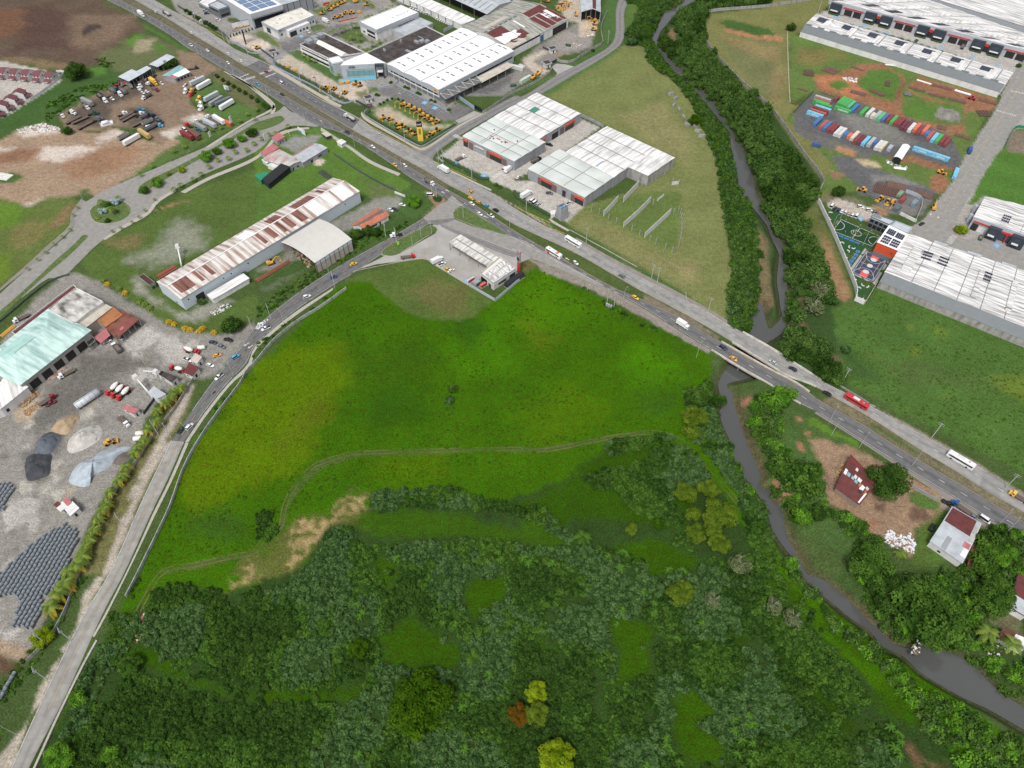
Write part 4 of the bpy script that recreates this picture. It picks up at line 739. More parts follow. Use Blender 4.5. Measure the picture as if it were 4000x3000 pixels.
H=Hall('office_block','flat dark tar-roofed office block between the white hall and the palm garden','office','d 1235 917,1596 1100;e 648 632,285 452',8.5,WALLW,RTAR,parapet=.35)
for a,b,sx,sy in((.62,.62,5,2),(.7,.68,4,4),(.82,.72,4,4),(.3,.2,3,1),(.9,.4,9,2.5),(.45,.75,7,.6),(.2,.5,2,1.2)):H.box('rooftop_unit',a,b,sx,sy,.05,1.8 if sx<6 else.5,STEEL)
for k in range(6):H.face('window',3,.1+k*.14,.2+k*.14,4.6,6.4,GLASS)
H=Hall('office_wing','two-storey white office wing with tar roof and long barrel skylight','office','d 95 772,590 1010,1222 908,500 568',8.5,WALLW,RTAR,parapet=.5)
H.face('strip_window',0,.04,.98,5.0,6.3,BLACKW);H.face('strip_window',0,.04,.98,1.2,3.0,BLACKW);H.face('wall_band',0,0,1,3.4,4.7,WALLW,.5)
V0=Hall.at
b=MB();secs=[]
for t in(0,.25,.5,.75,1):
 pa,pb=H.at(.2+.78*t,.40-.04*t),H.at(.2+.78*t,.62-.02*t);secs.append([(p.x,p.y,8.2+1.9*math.sin(math.pi*q))for q in[i/8 for i in range(9)]for p in[pa.lerp(pb,q)]])
b.rings(secs);b.build('barrel_skylight',mat('cream_membrane',S(236,234,222),.6,.05,.4,dirt=S(190,190,190),dirt_scale=.3),H.o)
for a,b2,sx,sy in((.08,.3,6,5),(.05,.55,5,5),(.06,.8,6,5),(.15,.45,4,4)):
 H.box('plant_enclosure',a,b2,sx,sy,.05,2.6,STEEL)
H=Hall('entrance_pavilion','white wedge-roofed glazed entrance pavilion with black portal and blue pool','showroom','d 800 1130,1575 1092,1235 910,860 1065',10,WALLG,RW,over=.2)
H.face('shop_window',0,.13,.72,.8,5.2,TEALG,.1);H.face('fascia',0,.0,1,6.4,10.1,WALLG,.35);H.face('pier',0,0,.11,0,10,WALLG,.5);
for k in range(5):H.face('mullion',0,.13+k*.12,.134+k*.12,.8,5.2,BLACKW,.2)
H.face('portal_column',0,.76,.785,0,10.8,NAVY,5,-4);H.face('portal_column',0,.93,.955,0,10.8,NAVY,5,-4);H.face('portal_beam',0,.76,.955,9.2,10.5,NAVY,4,-.5);H.face('canopy',0,.79,.925,5.4,5.8,WALLW,5.5,.1);H.face('door',0,.8,.92,0,3.4,BLACKW,.2);H.text('IASA',0,.24,8.2,2.6,BLK,.5)
P=G('d 760 1380,830 1370,1380 1320,1420 1360,1400 1385,1350 1375,1000 1400,900 1425,780 1430');bb=MB();bb.prism([p.xy for p in P],0,.25);o=bb.build('reflecting_pool',mat('pool_water',S(90,180,208),.1,.05,.5,spec=.5));tag(o,'shallow turquoise reflecting pool along the glazed entrance front','pool')
H=Hall('corner_tower','grey square tower with teal glazing beside the glazed entrance','tower','d 572 1005,660 1092,862 1050,760 962',10.5,WALLG,RW,parapet=.1)
H.face('window',0,.2,.9,1,7,TEALG);H.text('IASA',0,.45,8.6,1.3,BLK)
H=Hall('white_office','white office with grey parapet and pale sloped roof beside the billboard','office','c 1262 318,1490 440,2018 225,1832 112',7.5,WALLW,mat('cream_roof',S(228,224,214),.7,.05,.2,dirt=S(190,180,166),dirt_scale=.15),gablet(.3),parapet=.3)
H.face('fascia',0,0,1,5.6,8,WALLG,.3);H.face('fascia',1,0,1,5.6,8,WALLG,.3);H.text('IASA',1,.06,6.8,1.1,BLK,.4);H.face('portico',1,.2,.78,0,5.6,WALLW,4,0);H.face('door',1,.22,.4,0,4,BLACKW,4.1,-3.9);H.face('window',0,.25,.5,1,5.4,GLASS,.1)
for u in(.48,.57,.66):H.face('window',1,u,u+.05,1.2,3,GLASS,4.1,-3.9)
for u in(.06,.83,.92):H.face('window',1,u,u+.045,2.2,4,GLASS,.1)
for a,b2 in((.5,.2),(.3,.35),(.55,.55),(.5,.85)):H.patch('roof_slot',a-.12,a,b2,b2+.02,SKYL,.1)
H=Hall('training_building','white flat building with deep grey parapet behind the palm garden','building','d 1127 378,1420 522,2138 222,1842 92',9,WALLW,RW,parapet=.5)
H.face('fascia',0,-.01,1.01,6,9.5,WALLG,.3);H.face('fascia',1,0,1.01,6,9.5,WALLG,.3);H.face('window',0,.15,.27,1.4,3,GLASS);H.face('recess',0,.4,.86,.4,5.8,INTER,.06);H.face('balcony_rail',0,.4,.86,2.6,3.8,WALLW,.6,-.4);H.face('strip_window',1,.5,.9,4.3,5.2,BLACKW)
for a in(.35,.45,.55,.62,.7,.5):H.box('roof_vent',.6,a+.2,.5,.5,0,.7,STEELD)
H=Hall('low_annex','low pale-roofed annex between the white office and the car lot','annex','d 1708 512,1930 620;e 400 398,178 302',5,WALLG,RGR,parapet=.3)
H=Hall('white_garage','long white-roofed lean-to behind the rows of parked white cars','garage','e -330 -150,900 425,1128 348,-100 -190',5.5,WALLW,RWT,mono(1.0));
for k in range(9):H.face('bay_door',0,.08+k*.1,.09+k*.1,0,5,STEELD)
H=Hall('depot_hall','big grey depot hall with open dark side at the top edge','hall','e 480 -150,1335 242,1760 20,900 -370',9,CONCW,RGR,gablet(2.5),open_=(0,))
for k in range(7):H.patch('skylight',.3+k*.1,.315+k*.1,.08,.42,SKYL)
b=MB();
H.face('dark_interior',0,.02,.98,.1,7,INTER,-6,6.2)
H=Hall('rusty_workshop','old gabled workshop patched with maroon, white and grey roof sheets','workshop','e 888 486,1745 850;f 1062 326;P 2012 -2',7.5,WALLW,RASB,gable(4.2,.47),ns=8,nt=4)
for a0,a1,b0,b1,m in((.5,.7,.02,.26,RRED),(.66,.86,.02,.26,RW),(.84,.93,.1,.34,RRED),(.70,.86,.27,.33,RW),(.74,.9,.3,.4,RRED),(.49,.62,.66,.98,RRED),(.64,.97,.64,.72,RRED),(.64,.97,.74,.82,RRED),(.62,.8,.84,.9,RRED),(.64,.9,.90,.95,RW),(.6,.97,.955,1.0,RRED),(.66,.8,.82,.89,RW),(.82,.96,.84,.94,RRED),(.3,.4,.1,.5,RBEIGE),(.88,.99,.0,.28,RBEIGE),(.53,.75,.45,.47,RW)):H.patch('roof_sheet',a0,a1,b0,b1,m,.07)
for k in range(7):H.box('ridge_vent',.47,.03+k*.085,1.6,3.0,.05,1.0,STEEL)
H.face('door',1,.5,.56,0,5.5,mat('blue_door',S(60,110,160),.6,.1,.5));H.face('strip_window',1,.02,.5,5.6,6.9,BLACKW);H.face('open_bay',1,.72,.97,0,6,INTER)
H=Hall('gabled_store','gabled store with half rust half grey roof and open black front','store','f 1285 205,1620 208,1612 -150,1268 -150',8.5,WALLW,RGR,gable(3,.57),ns=8,open_=(0,))
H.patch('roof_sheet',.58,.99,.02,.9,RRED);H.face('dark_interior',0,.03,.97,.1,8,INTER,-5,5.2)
H=Hall('loading_canopy','pale sloped loading canopy on the east side of the white hall','canopy','e 1168 1335,1240 1428,1792 1148,1692 1088',5.5,STEEL,RBEIGE,mono(.6),open_=(0,1,2,3));H=Hall('truss_canopy','dark mesh canopy carried by white trusses beside the hall corner','canopy','g 1412 312,1512 388,2128 92,2030 12',5.5,STEEL,mat('grey_mesh',S(112,112,112),.8,.2,1),mono(.5),open_=(0,1,2,3))
tm=MB()
for k in range(6):
 a,c=H.at(0,k/5),H.at(1,k/5);tm.tube(a+Vector((0,0,1.4)),c+Vector((0,0,.2)),.14);
 if k<5:tm.tube(a+Vector((0,0,1.4)),H.at(1,(k+1)/5)+Vector((0,0,.2)),.12)
tm.build('truss',WALLW,H.o)
H=Hall('solar_hall','tall grey hall roofed with blue solar panels near the billboard','hall','c 560 -125,1102 205,1552 70,1010 -260',13,WALLG,RW,gablet(.6),ns=4,nt=4)
for i in range(5):
 for j in range(3):H.patch('solar_panel',.22+i*.15,.355+i*.15,.12+j*.27,.37+j*.27,SOLARB,.18)
H.face('fascia',1,-.02,1,9.5,13.4,WALLG,1.2,0);H.face('shop_window',1,.05,1,.5,8,BLACKW,.1)
H2=Hall('side_hall','grey ribbed hall with dark bands next to the solar hall','hall','c 1552 70,2000 -60,1700 -300,1180 -180',11,mat('ribbed_grey',S(150,154,162),.6,.06,.5,ribs=1.2),RGR)
for k in range(5):H2 .face('dark_band',0,.15+k*.2,.165+k*.2,0,11,BLACKW)
H=Hall('dark_office','two-storey charcoal office with flat pale roof by the street trees','office','c 490 62,640 135,782 85,625 5',8,DARKG,RGR,parapet=.1);H.face('strip_window',0,.1,.9,4.6,6.4,BLACKW);H.face('strip_window',1,.1,.9,1,3,BLACKW)
H=Hall('low_store','low grey store with pale roof behind the parked white cars','store','c 345 30,500 110,640 10,480 -70',4.5,DARKG,RWT,parapet=.1)
def hut(s,sx,sy,rz,label):
 c=G1(s);o=thing('guard_hut',label,'hut',c,rz);b=MB();b.box(-sx/2,sx/2,-sy/2,sy/2,0,3);b.build('wall',WALLW,o)
 b=MB();b.box(-sx/2-.7,sx/2+.7,-sy/2-.7,sy/2+.7,3.004,3.8);b.build('roof',WALLG,o);b=MB();b.box(-sx/2-.3,sx/2+.3,-sy/2-.3,sy/2+.3,3.804,3.83);b.build('roof_deck',RTAR,o)
 b=MB();b.box(-.5,.5,-sy/2-.06,-sy/2+.1,0,2.1);b.build('door',BLACKW,o);b=MB();b.box(sx/2-.1,sx/2+.06,-1,.6,1.1,2.2);b.build('window',GLASS,o)
hut('c 1430 790',5,4,.45,'white guard hut with dark flat roof at the gate below the billboard');hut('g 178 425',4.6,4,.45,'white guard hut with dark flat roof beside the display excavators');hut('f 785 900',5,4,.45,'white guard hut with dark flat roof by the barrier in the rear yard');hut('f 690 1150',5,5,.45,'grimy white guard hut with grey roof at the side-road gate')
# --- trade-unit blocks
def units(name,label,q,h,roof,nb,joints,**k):
 H=Hall(name,label,'warehouse',q,h,WALLM,roof,lambda s,t:.35*abs(math.sin(math.pi*nb*t)),ns=2,nt=nb*8,parapet=0,**k)
 for i in range(1,nb):H.patch('valley_gutter',0,1,i/nb-.006,i/nb+.006,SKYL,.1)
 for j in joints:H.patch('skylight_strip',j,j+.012,.02,.98,mat('roof_joint',S(150,152,150),.6,.2,.8),.09,1,nb*4)
 return H
def shopfront(H,k,segs):
 for kind,u0,u1 in segs:
  if kind=='o':H.face('awning_sign',k,u0,u1,4.6,6.0,RAILY,.9,0);H.face('shop_window',k,u0+.005,u1-.005,.2,3.9,BLACKW,.1)
  elif kind=='b':H.face('brick_panel',k,u0,u1,0,5.2,mat('brown_brick',S(118,98,96),.9,.15,2),.08)
  elif kind=='d':H.face('roller_door',k,u0,u1,0,4.4,STEEL,.06)
  elif kind=='k':H.face('dock_opening',k,u0,u1,0,4.6,INTER,.06)
  elif kind=='w':H.face('canopy_panel',k,u0,u1,4.5,5.0,WALLW,.5,0)
H=units('trade_units','grey trade-unit block with orange awnings facing the highway forecourt','h 275 80,786 328,1092 140,584 -108',7.5,RWG,4,(.3,.34,.72));shopfront(H,0,[('o',.0,.1),('b',.11,.2),('d',.25,.32),('d',.34,.41),('b',.46,.54),('o',.53,.76),('b',.76,.85),('d',.9,.96),('w',.24,.41)])
for a,b2 in((.35,.3),(.4,.33),(.55,.35),(.6,.38),(.7,.6),(.25,.6)):H.box('roof_vent',a,b2,.8,.8,0,.6,STEELD)
for a in(.3,.42,.55):H.patch('red_skylight',a,a+.07,.3+a*.2,.33+a*.2,mat('red_strip',S(190,70,80),.6,.1,1),.11)
H=units('trade_units','rear grey trade-unit block with bright white roof and blue shop door','C1 -155 1010,238 1197,592 980,216 802',7.5,RWT,4,(.35,.7));shopfront(H,1,[('o',.62,.85),('b',.5,.6),('k',.3,.45),('o',.03,.12),('d',.14,.22)]);H.patch('green_tarp',.3,.42,.5,.64,mat('green_tarp',S(60,140,120),.7,.15,1),.3)
H=units('trade_units','pale green roofed trade-unit block nearest the water tower','C1 140 1458;C2 628 45;C1 878 1530,410 1290',7.5,RWG,3,(.2,.24,.62));shopfront(H,0,[('d',.03,.1),('d',.11,.15),('b',.18,.27),('o',.24,.44),('b',.44,.52),('d',.56,.6),('k',.62,.68),('d',.71,.77),('b',.77,.86),('o',.84,.99)]);H.text('CENTER',0,.55,6.4,1.0,mat('sign_yellow2',S(240,190,50),.5,.05,1),.1)
H=units('trade_units','largest white trade-unit block with bare concrete gable by the mown meadow','C1 470 1312,880 1530,1234 1282,822 1092',8,RWT,4,(.3,.62));H.patch('blue_skylight',.6,.615,.03,.2,mat('blue_strip',S(130,180,210),.5,.1,1),.11)
H=Hall('trade_unit_extension','stepped concrete extension of the white trade units above the panel walls','warehouse','C1 1006 1441,1176 1516,1404 1362,1236 1282',8,CONCW,RWT,vaultt(.35,3),nt=24)
for k in range(5):H.face('pilaster',1,k/5,k/5+.02,0,7.6,CONCW,.2)
for k in range(3):H.face('pilaster',0,.1+k/3,.14+k/3,0,7.6,CONCW,.2)
c=G1('C2 430 225');o=thing('water_tank_tower','grey block tank tower with open blue steel tanks on top','tank tower',c,.62);b=MB();
for x0,x1,y0,y1 in((-2.8,2.8,-2.4,-2.1),(-2.8,2.8,2.1,2.4),(-2.8,-2.5,-2.09,2.09),(2.5,2.8,-2.09,2.09)):b.box(x0,x1,y0,y1,0,9)
b.build('wall',WALLM,o);b=MB();b.box(-2.49,2.49,-2.09,2.09,6.8,7);b.build('deck',INTER,o)
for x in(-1.2,1.2):b=MB();b.tube((x,0,7),(x,0,8.6),1.0,n=14);b.build('tank',mat('tank_blue',S(110,160,196),.5,.1,1),o)
b=MB();
for x in(-2.6,2.6):
 for y in(-2.2,2.2):b.tube((x,y,9),(x,y,10.2),.06)
for x in(-2.6,2.6):b.tube((x,-2.2,10.2),(x,2.2,10.2),.06)
for y in(-2.2,2.2):b.tube((-2.6,y,10.2),(2.6,y,10.2),.06)
b.build('guard_rail',mat('rail_blue',S(90,140,180),.5,.1,1),o)
b=MB();b.prism([p.xy for p in G('C2 330 190,375 178,372 215,335 222')],0,2.2);tag(b.build('pump_house',WALLW),'small white pump house at the foot of the tank tower','pump house')
# --- long warehouse and sheds of the western lots
H=Hall('long_warehouse','very long white warehouse with rust-streaked gable roof','warehouse','A2 1358 775,1562 922;B2 892 -8;B1 662 1540',8.5,WALLB,RRUST,gable(2.6,.47),ns=4,nt=16)
for a0,a1,b0,b1 in((.04,.45,.70,.82),(.04,.45,.55,.62),(.5,.98,.45,.47),(.5,.98,.50,.53),(.5,.98,.56,.58),(.5,.98,.60,.63),(.06,.45,.86,.88),(.5,.97,.02,.09),(.5,.98,.12,.135),(.5,.98,.17,.19),(.5,.98,.66,.70)):H.patch('rusted_sheet',a0,a1,b0,b1,mat('streaked_rust',S(142,96,82),.8,.12,.4,dirt=S(92,54,48),dirt_scale=.2,dirt_amt=1,stretch=(.05,2.2,1),ribs=-.9),.05,1,2)
for a0,a1,b0,b1 in((.04,.45,.40,.46),(.5,.98,.74,.8),(.5,.98,.84,.87),(.5,.98,.9,.97)):H.patch('new_sheet',a0,a1,b0,b1,RW,.06,1,2)
H.patch('ridge_cap',.455,.485,0,1,RW,.12,2,4);H.face('doorway',1,.06,.1,0,5,INTER);H.face('window',0,.62,.7,1,2,BLACKW)
for u in(.025,.2,.24,.33,.9):H.face('vent_opening',1,u,u+.006,5,5.8,BLACKW)
H=Hall('lean_to_store','low white lean-to along the long warehouse wall','lean-to','A2 1790 885,1838 925,2150 745,2100 705',3.5,WALLW,RWT,over=.3)
H=Hall('curved_shed','cream curved-roof open shed against the long warehouse','shed','B2 222 432,508 608,822 408,546 234',8.5,mat('block_wall',S(176,170,160),.9,.12,.6),RCURV,vault(2.2),ns=10,nt=2,open_=(0,))
for k in range(8):H.face('pilaster',1,k/8,k/8+.015,0,8.2,mat('rust_column',S(130,96,80),.8,.1,1),.15)
H.face('wall_cladding',1,0,1,6,8.3,WALLB,.1);H.face('dark_interior',0,.03,.97,.1,7,INTER,-8,8.2)
H=Hall('tiled_house','small house with orange tile slope and grey front slope behind the road hedge','house','B2 836 284,940 312,1142 202,1046 144',3.6,WALLW,RTILE,gable(1.8,.42),over=.6);H.patch('roof_sheet',.44,1.02,-.02,1.02,mat('grey_brown_tile',S(112,100,96),.9,.15,.8),.05);H.face('window',1,.3,.5,1,2.2,GLASS);H.face('door',1,.6,.66,0,2.2,BLACKW)
for nm,lb,q,h,w,r,pf in(('shack','small red-roofed shack by the white goal frame','B1 136 1186,184 1218,248 1186,196 1150',3.4,WALLM,RPINK,mono(.4)),('shack','faded pink roofed shack left of the patched farm roof','B1 36 1316,86 1342,196 1280,150 1248',3.4,WALLM,RPINK,mono(.4)),
('farm_shed','long grey corrugated farm shed with red ridge edge','B1 312 1348,402 1404,614 1276,500 1238',4,WALLM,RGR,gable(.9)),('farm_shed','patchwork roofed farm building of grey and red sheets','B1 62 1372,272 1444,392 1390,200 1290',4.2,WALLM,mat('patch_roof',S(190,190,186),.7,.1,.3,dirt=S(180,110,106),dirt_scale=.25,dirt_amt=.9,stretch=(1,.3,1),ribs=.8),gablet(.8)),
('netting_shed','black shade-net shed beside the patchwork farm roof','B1 56 1546,108 1590,292 1445,218 1420',4,BLACKN,BLACKN,mono(.5)),('netting_shed','green shade-net lean-to by the black net shed','B1 -10 1512,42 1560,108 1500,80 1488',3.4,GREENN,GREENN,mono(.3)),
('awning','white canvas awning between the farm shed and the net shed','B1 98 1424,182 1456,244 1426,172 1394',3,WALLW,RWT,mono(.3)),('awning','small white awning roof at the west end of the farm','B1 52 1380,92 1408,136 1392,90 1366',2.8,WALLW,RWT,mono(.2)),('kiosk','white square kiosk with hipped roof beside the highway','B1 698 1222,738 1248,776 1222,736 1202',3,WALLW,RWT,lambda s,t:.8*min(s,1-s,t,1-t)),
('bus_shelter','grey bus shelter with advert panel on the roadside grass','B1 570 1150,610 1180,650 1165,610 1140',2.8,STEELD,RBEIGE,None)):
 H=Hall(nm,lb,nm.replace('_',' '),q,h,w,r,pf,ns=4,nt=4)
 if nm=='farm_shed' and 'long' in lb:H.patch('ridge_cap',.0,.12,0,1,RPINK,.08)
 if h>3.3 and nm in('shack','farm_shed'):H.face('door',1,.3,.38,0,2.2,BLACKW);H.face('window',1,.6,.75,1,2,BLACKW)
for nm,lb,q,h,op in(('open_shed','largest grey monopitch shed over the scrap trucks','a 1250 438,1430 516,1666 398,1480 326',5,(0,1)),('open_shed','narrow grey shed roof behind the largest truck shed','a 1552 352,1652 396,1812 306,1742 270',4.5,(0,1)),('open_shed','long pale shed roof half hidden by the climbing tree','a 1786 222,1930 268,2222 112,2092 64',5,(0,1))):
 H=Hall(nm,lb,'shed',q,h,WALLM,mat('blue_grey_roof',S(196,206,214),.5,.05,.3,dirt=S(160,168,176),dirt_scale=.2,ribs=.8),mono(.6),open_=op)
H=Hall('workshop_house','teal and white roofed workshop house beside the truck yard','workshop','b -20 420,190 470,442 358,268 246',4,WALLM,RBLUE,gable(.8,.45),over=.5);H.patch('roof_sheet',.58,1.03,.2,1.03,RW,.06);H.patch('roof_sheet',.55,1.03,-.02,.2,RPINK,.07)
for k in range(4):H.face('window',1,.12+k*.22,.27+k*.22,.9,2.6,BLACKW)
# --- precast works
H=Hall('precast_works','huge pale teal hip-roofed works at the left edge','factory','i 165 888,737 447,398 274,-178 722',8,mat('works_wall',S(170,168,162),.9,.12,.5),RTEAL,lambda s,t:4.0*min(2*t,2*(1-t),s/.27,(1-s)/.27,1),ns=22,nt=12,over=.8)
H.patch('roof_sheet',.18,.56,.5,.84,mat('teal_sheet',S(176,220,214),.6,.1,.3,dirt=S(120,150,146),dirt_scale=.3),.25,8,6);H.patch('roof_sheet',.0,.17,.5,.62,RW,.1,4,4);H.patch('roof_sheet',.06,.16,.66,.8,mat('grey_patch',S(176,168,158),.8,.1,.3),.1,4,4)
for k in range(5):H.face('opening',0,.08+k*.17,.2+k*.17,.2,5,INTER)
H=Hall('maroon_strip_roof','narrow maroon-roofed gallery edged in white along the works','gallery','i 96 458,128 482,632 92,606 66',7,WALLW,RRED,over=.1,parapet=.25);H=Hall('mossy_store','black-stained mossy white roof beside the teal works','store','i 408 278,606 390,850 212,634 102',8.3,WALLW,RMOSS,gablet(.6),parapet=.0);H.face('parapet',0,0,1,7.6,8.8,WALLW,.2);H.face('parapet',2,0,1,7.6,9,WALLW,.2)
H=Hall('beige_store','beige ribbed roof between the mossy and orange roofs','store','i 630 378,712 416,920 256,850 216',6.5,mat('beige_wall',S(180,168,156),.9,.1,.5),RBEIGE);H=Hall('orange_shed','orange rusted shed roof next to the beige roof','shed','i 784 352,876 412,1012 322,926 252',5.5,CONCW,RORANG,mono(.5));H=Hall('brown_shed','brown and maroon rusted open shed at the lane corner','shed','i 872 418,966 512,1148 358,1008 284',5,CONCW,RBROWN,mono(.5),open_=(0,1));H.patch('roof_sheet',.62,.98,.1,.95,mat('maroon_sheet',S(136,76,72),.8,.12,.5),.07);H.patch('roof_sheet',.68,.82,.3,.45,RPINK,.12)
H=Hall('pink_awning','pink carport roof over the black and white car','carport','i 776 502,836 546,906 490,878 436',3,STEEL,RPINK,mono(.3),open_=(0,1,2,3));H=Hall('lower_store','long grey-white roofed store at the left picture edge below the teal roof','store','A3 -260 330,0 215,235 30,40 -60',5.5,WALLW,RWT,over=.4);H.face('window',1,.1,.2,1,3,BLACKW)
H=Hall('brick_room','open-topped brick room with window beside the teal roof tip','room','i 690 520,735 575,790 530,760 480',3.5,CONCW,INTER,parapet=.3);H.face('window',0,.3,.8,.8,2.5,BLACKW)
for lb,q,h,r in(('pink-roofed white cabin on a low concrete plinth','A3 1062 208,1152 256,1196 222,1098 190',3.2,RPINK),('maroon ribbed shed roof beside the red mixer truck','A2 1592 1556,1658 1586,1716 1522,1636 1482',3.5,RRED),('beige roofed kiosk above the maroon shed','A2 1648 1450,1702 1476,1742 1428,1690 1400',3.5,RBEIGE),('grey roofed cabin with pale left roof by the pipe stacks','A3 490 1066,524 1096,585 1052,548 1018',3,RWT),('grey roofed cabin right of the red one by the pipe stacks','A3 562 1080,608 1134,680 1074,626 1022',3.2,RWT),('small red and white roofed cabin between two grey roofs','A3 548 1010,584 1050,618 1030,574 978',3.3,RPINK),('maroon roof patch of the yard gate shelter','A3 470 1040,490 1062,520 1040,500 1020',3.1,RRED),('grey flat roof of the batching control room','A3 1280 70,1360 122,1430 92,1330 28',4.5,RGR),('dark hopper deck of the white batching bins','A2 1358 1560,1480 1640,1526 1600,1400 1552',4,RTAR)):
 H=Hall('yard_cabin',lb,'cabin',q,h,WALLW,r,mono(.3));H.face('window',0,.2,.45,1,2,BLACKW);H.face('door',1,.3,.55,0,2.1,BLACKW)
 # --- petrol station
H=Hall('station_canopy','long stained white filling-station canopy on columns','canopy','k 540 203,856 398,945 327,631 139',6,STEEL,mat('canopy_roof',S(222,220,214),.7,.05,.3,dirt=S(130,128,122),dirt_scale=.5,dirt_amt=.8,stretch=(1.5,.2,1)),thick=.9,over=.1,parapet=0,open_=(0,1,2,3))
H.patch('centre_gutter',.02,.98,.47,.53,SKYL,.06)
for k in range(3):
 b=MB();p=H.at(.15+.3*k,.5);b.box(p.x-3,p.x+3,p.y-.6,p.y+.6,0,.2);b.build('pump_island',KERB,H.o);b=MB();b.box(p.x-.5,p.x+.5,p.y-.3,p.y+.3,.2,2.2);b.build('fuel_pump',REDB,H.o)
H=Hall('station_shop','low white filling-station shop with ribbed rooftop vaults','shop','k 795 462,906 546,1092 424,958 326',5,mat('shop_wall',S(206,200,190),.8,.06,.4),mat('shop_roof',S(226,222,212),.7,.05,.3),parapet=.7)
H.face('fascia',0,0,1,4.2,5.8,WALLG,.15);H.face('fascia',1,0,1,4.2,5.8,WALLG,.15);H.face('shop_window',0,.05,.5,.2,3.6,BLACKW);H.face('window',1,.2,.55,1.5,3,GLASS);H.face('window',1,.7,.95,.4,3.4,GLASS);H.face('door',0,.6,.8,0,2.6,GLASS)
for j in range(2):
 b=MB();secs=[]
 for t in(.1,.5,.95):
  pa,pb=H.at(.2+j*.36,t),H.at(.5+j*.36,t);secs.append([(p.x,p.y,5.0+1.3*math.sin(math.pi*i/6))for i in range(7)for p in[pa.lerp(pb,i/6)]])
 b.rings(secs);b.build('roof_vault',RWD,H.o)
for a,b2 in((.3,.04),(.45,.05),(.6,.06),(.9,.5),(.92,.7),(.93,.85)):H.box('rooftop_unit',a,b2,1.3,1.1,0,1.2,WALLW)
c=G1('k 1113 452');o=thing('price_totem','tall grey and red filling-station totem sign','sign',c,.65);b=MB();b.box(-.35,.35,-1.1,1.1,0,8);b.build('pylon',REDB,o);b=MB();b.box(-.5,.5,-1.4,1.4,8.003,16);b.build('sign_panel',STEEL,o);b=MB();b.tube((-.56,0,14),(.56,0,14),.9,n=16);b.build('emblem',RAILY,o)
b=MB();b.box(-.54,.54,-1.1,1.1,9,11.5);b.build('price_board',BLACKW,o)
for nm,lb,s,dims,rz,m in(('tank_box','long black tank enclosure on the grass by the station shop','k 1078 530',(14,3,3),.8,BLACKN),('plant_box','grey plant box beside the red generator','k 765 560',(4,3.4,3.4),.8,STEEL),('generator','red generator cabinet behind the station shop','k 818 568',(4,1.8,2.2),.8,mat('generator_red',S(216,96,92),.5,.08,1)),('sign_wall','white upright sign board at the station parking corner','k 720 538',(5,.5,3.4),.75,WALLW)):
 c=G1(s);o=thing(nm,lb,nm.replace('_',' '),c,rz);x,y,z=dims;b=MB();b.box(-x/2,x/2,-y/2,y/2,.15,z,0,.98,.96);b.build('casing',m,o);b=MB();b.box(-x/2-.2,x/2+.2,-y/2-.2,y/2+.2,0,.147);b.build('plinth',KERB,o);b=MB();b.box(-x/2+.3,x/2-.3,-y/2-.04,-y/2+.05,z*.3,z*.8);b.build('louvre' if z<4 and nm!='sign_wall' else 'fascia',REDB if nm=='sign_wall' else STEELD,o)
 # --- riverside houses
H=Hall('rust_roof_house','dark red rusted roof house patched with blue and white sheets','house','D3 592 892,786 1032,936 852,722 618',4,mat('old_wall',S(150,134,120),.9,.15,.5),RRED,gablet(1.2,.5),ns=4,nt=8,over=.5)
for a0,a1,b0,b1,m in((.0,.1,.4,.55,RWT),(.12,.24,.42,.52,RBLUE),(.3,.4,.44,.52,RBLUE),(.36,.46,.5,.62,RWT),(.44,.56,.42,.5,RBLUE),(.5,.64,.52,.64,RWT),(.62,.72,.42,.52,RORANG),(.7,.84,.36,.52,RWT),(.3,.38,.74,.84,RWT),(.9,.96,.3,.52,RORANG),(.86,.96,.5,.6,RWT),(.05,.4,.86,.98,mat('dark_red_sheet',S(128,52,50),.8,.1,1)),(.94,1.0,.0,.4,RWT)):H.patch('roof_sheet',a0,a1,b0,b1,m,.07)
b=MB();p=H.at(.8,.3);b.tube((p.x,p.y,p.z),(p.x,p.y,p.z+1.1),.7,n=12);b.build('roof_tank',STEELD,H.o)
H=Hall('grey_roof_house','house with maroon upper roof and pale grey lower roof beside the container','house','D3 1410 1357,1676 1541,1838 1204,1596 1066',4.3,WALLW,RGR,gablet(1.2,.45),ns=4,nt=8,over=.4);H.patch('roof_sheet',0,.86,.56,1.0,RRED,.07,2,3);H.patch('roof_sheet',.3,.46,.0,.3,mat('dark_grey_sheet',S(150,154,160),.6,.08,.4),.07);H.patch('roof_sheet',.8,1.0,.28,.4,RPINK,.08)
for k in range(5):H.patch('roof_sheet',.88,1.02,.46+k*.09,.5+k*.09,RBEIGE,.1)
H.patch('roof_sheet',.86,1.02,.1,.28,RWT,.1);H.face('window',0,.3,.4,1,2,BLACKW)
H=Hall('corner_house','house with white and maroon roof cut by the right edge','house','D4 2082 262,2230 350,2330 90,2170 -20',4,WALLW,RRED,gablet(1,.4),ns=2,nt=6);H.patch('roof_sheet',0,1,0,.35,RGR,.07);H=Hall('small_outhouse','small maroon and white outhouse among trees by the wide river bend','outhouse','D4 2000 540,2200 650,2270 560,2030 460',3,WALLW,RRED,mono(.4));H.patch('roof_sheet',.45,1,0,1,RWT,.06)
for x in(.55,.65):b=MB();p=H.at(x,.5);b.tube((p.x,p.y,p.z+.1),(p.x,p.y,p.z+.4),.5,n=10);b.build('old_tyre',BLK,H.o)
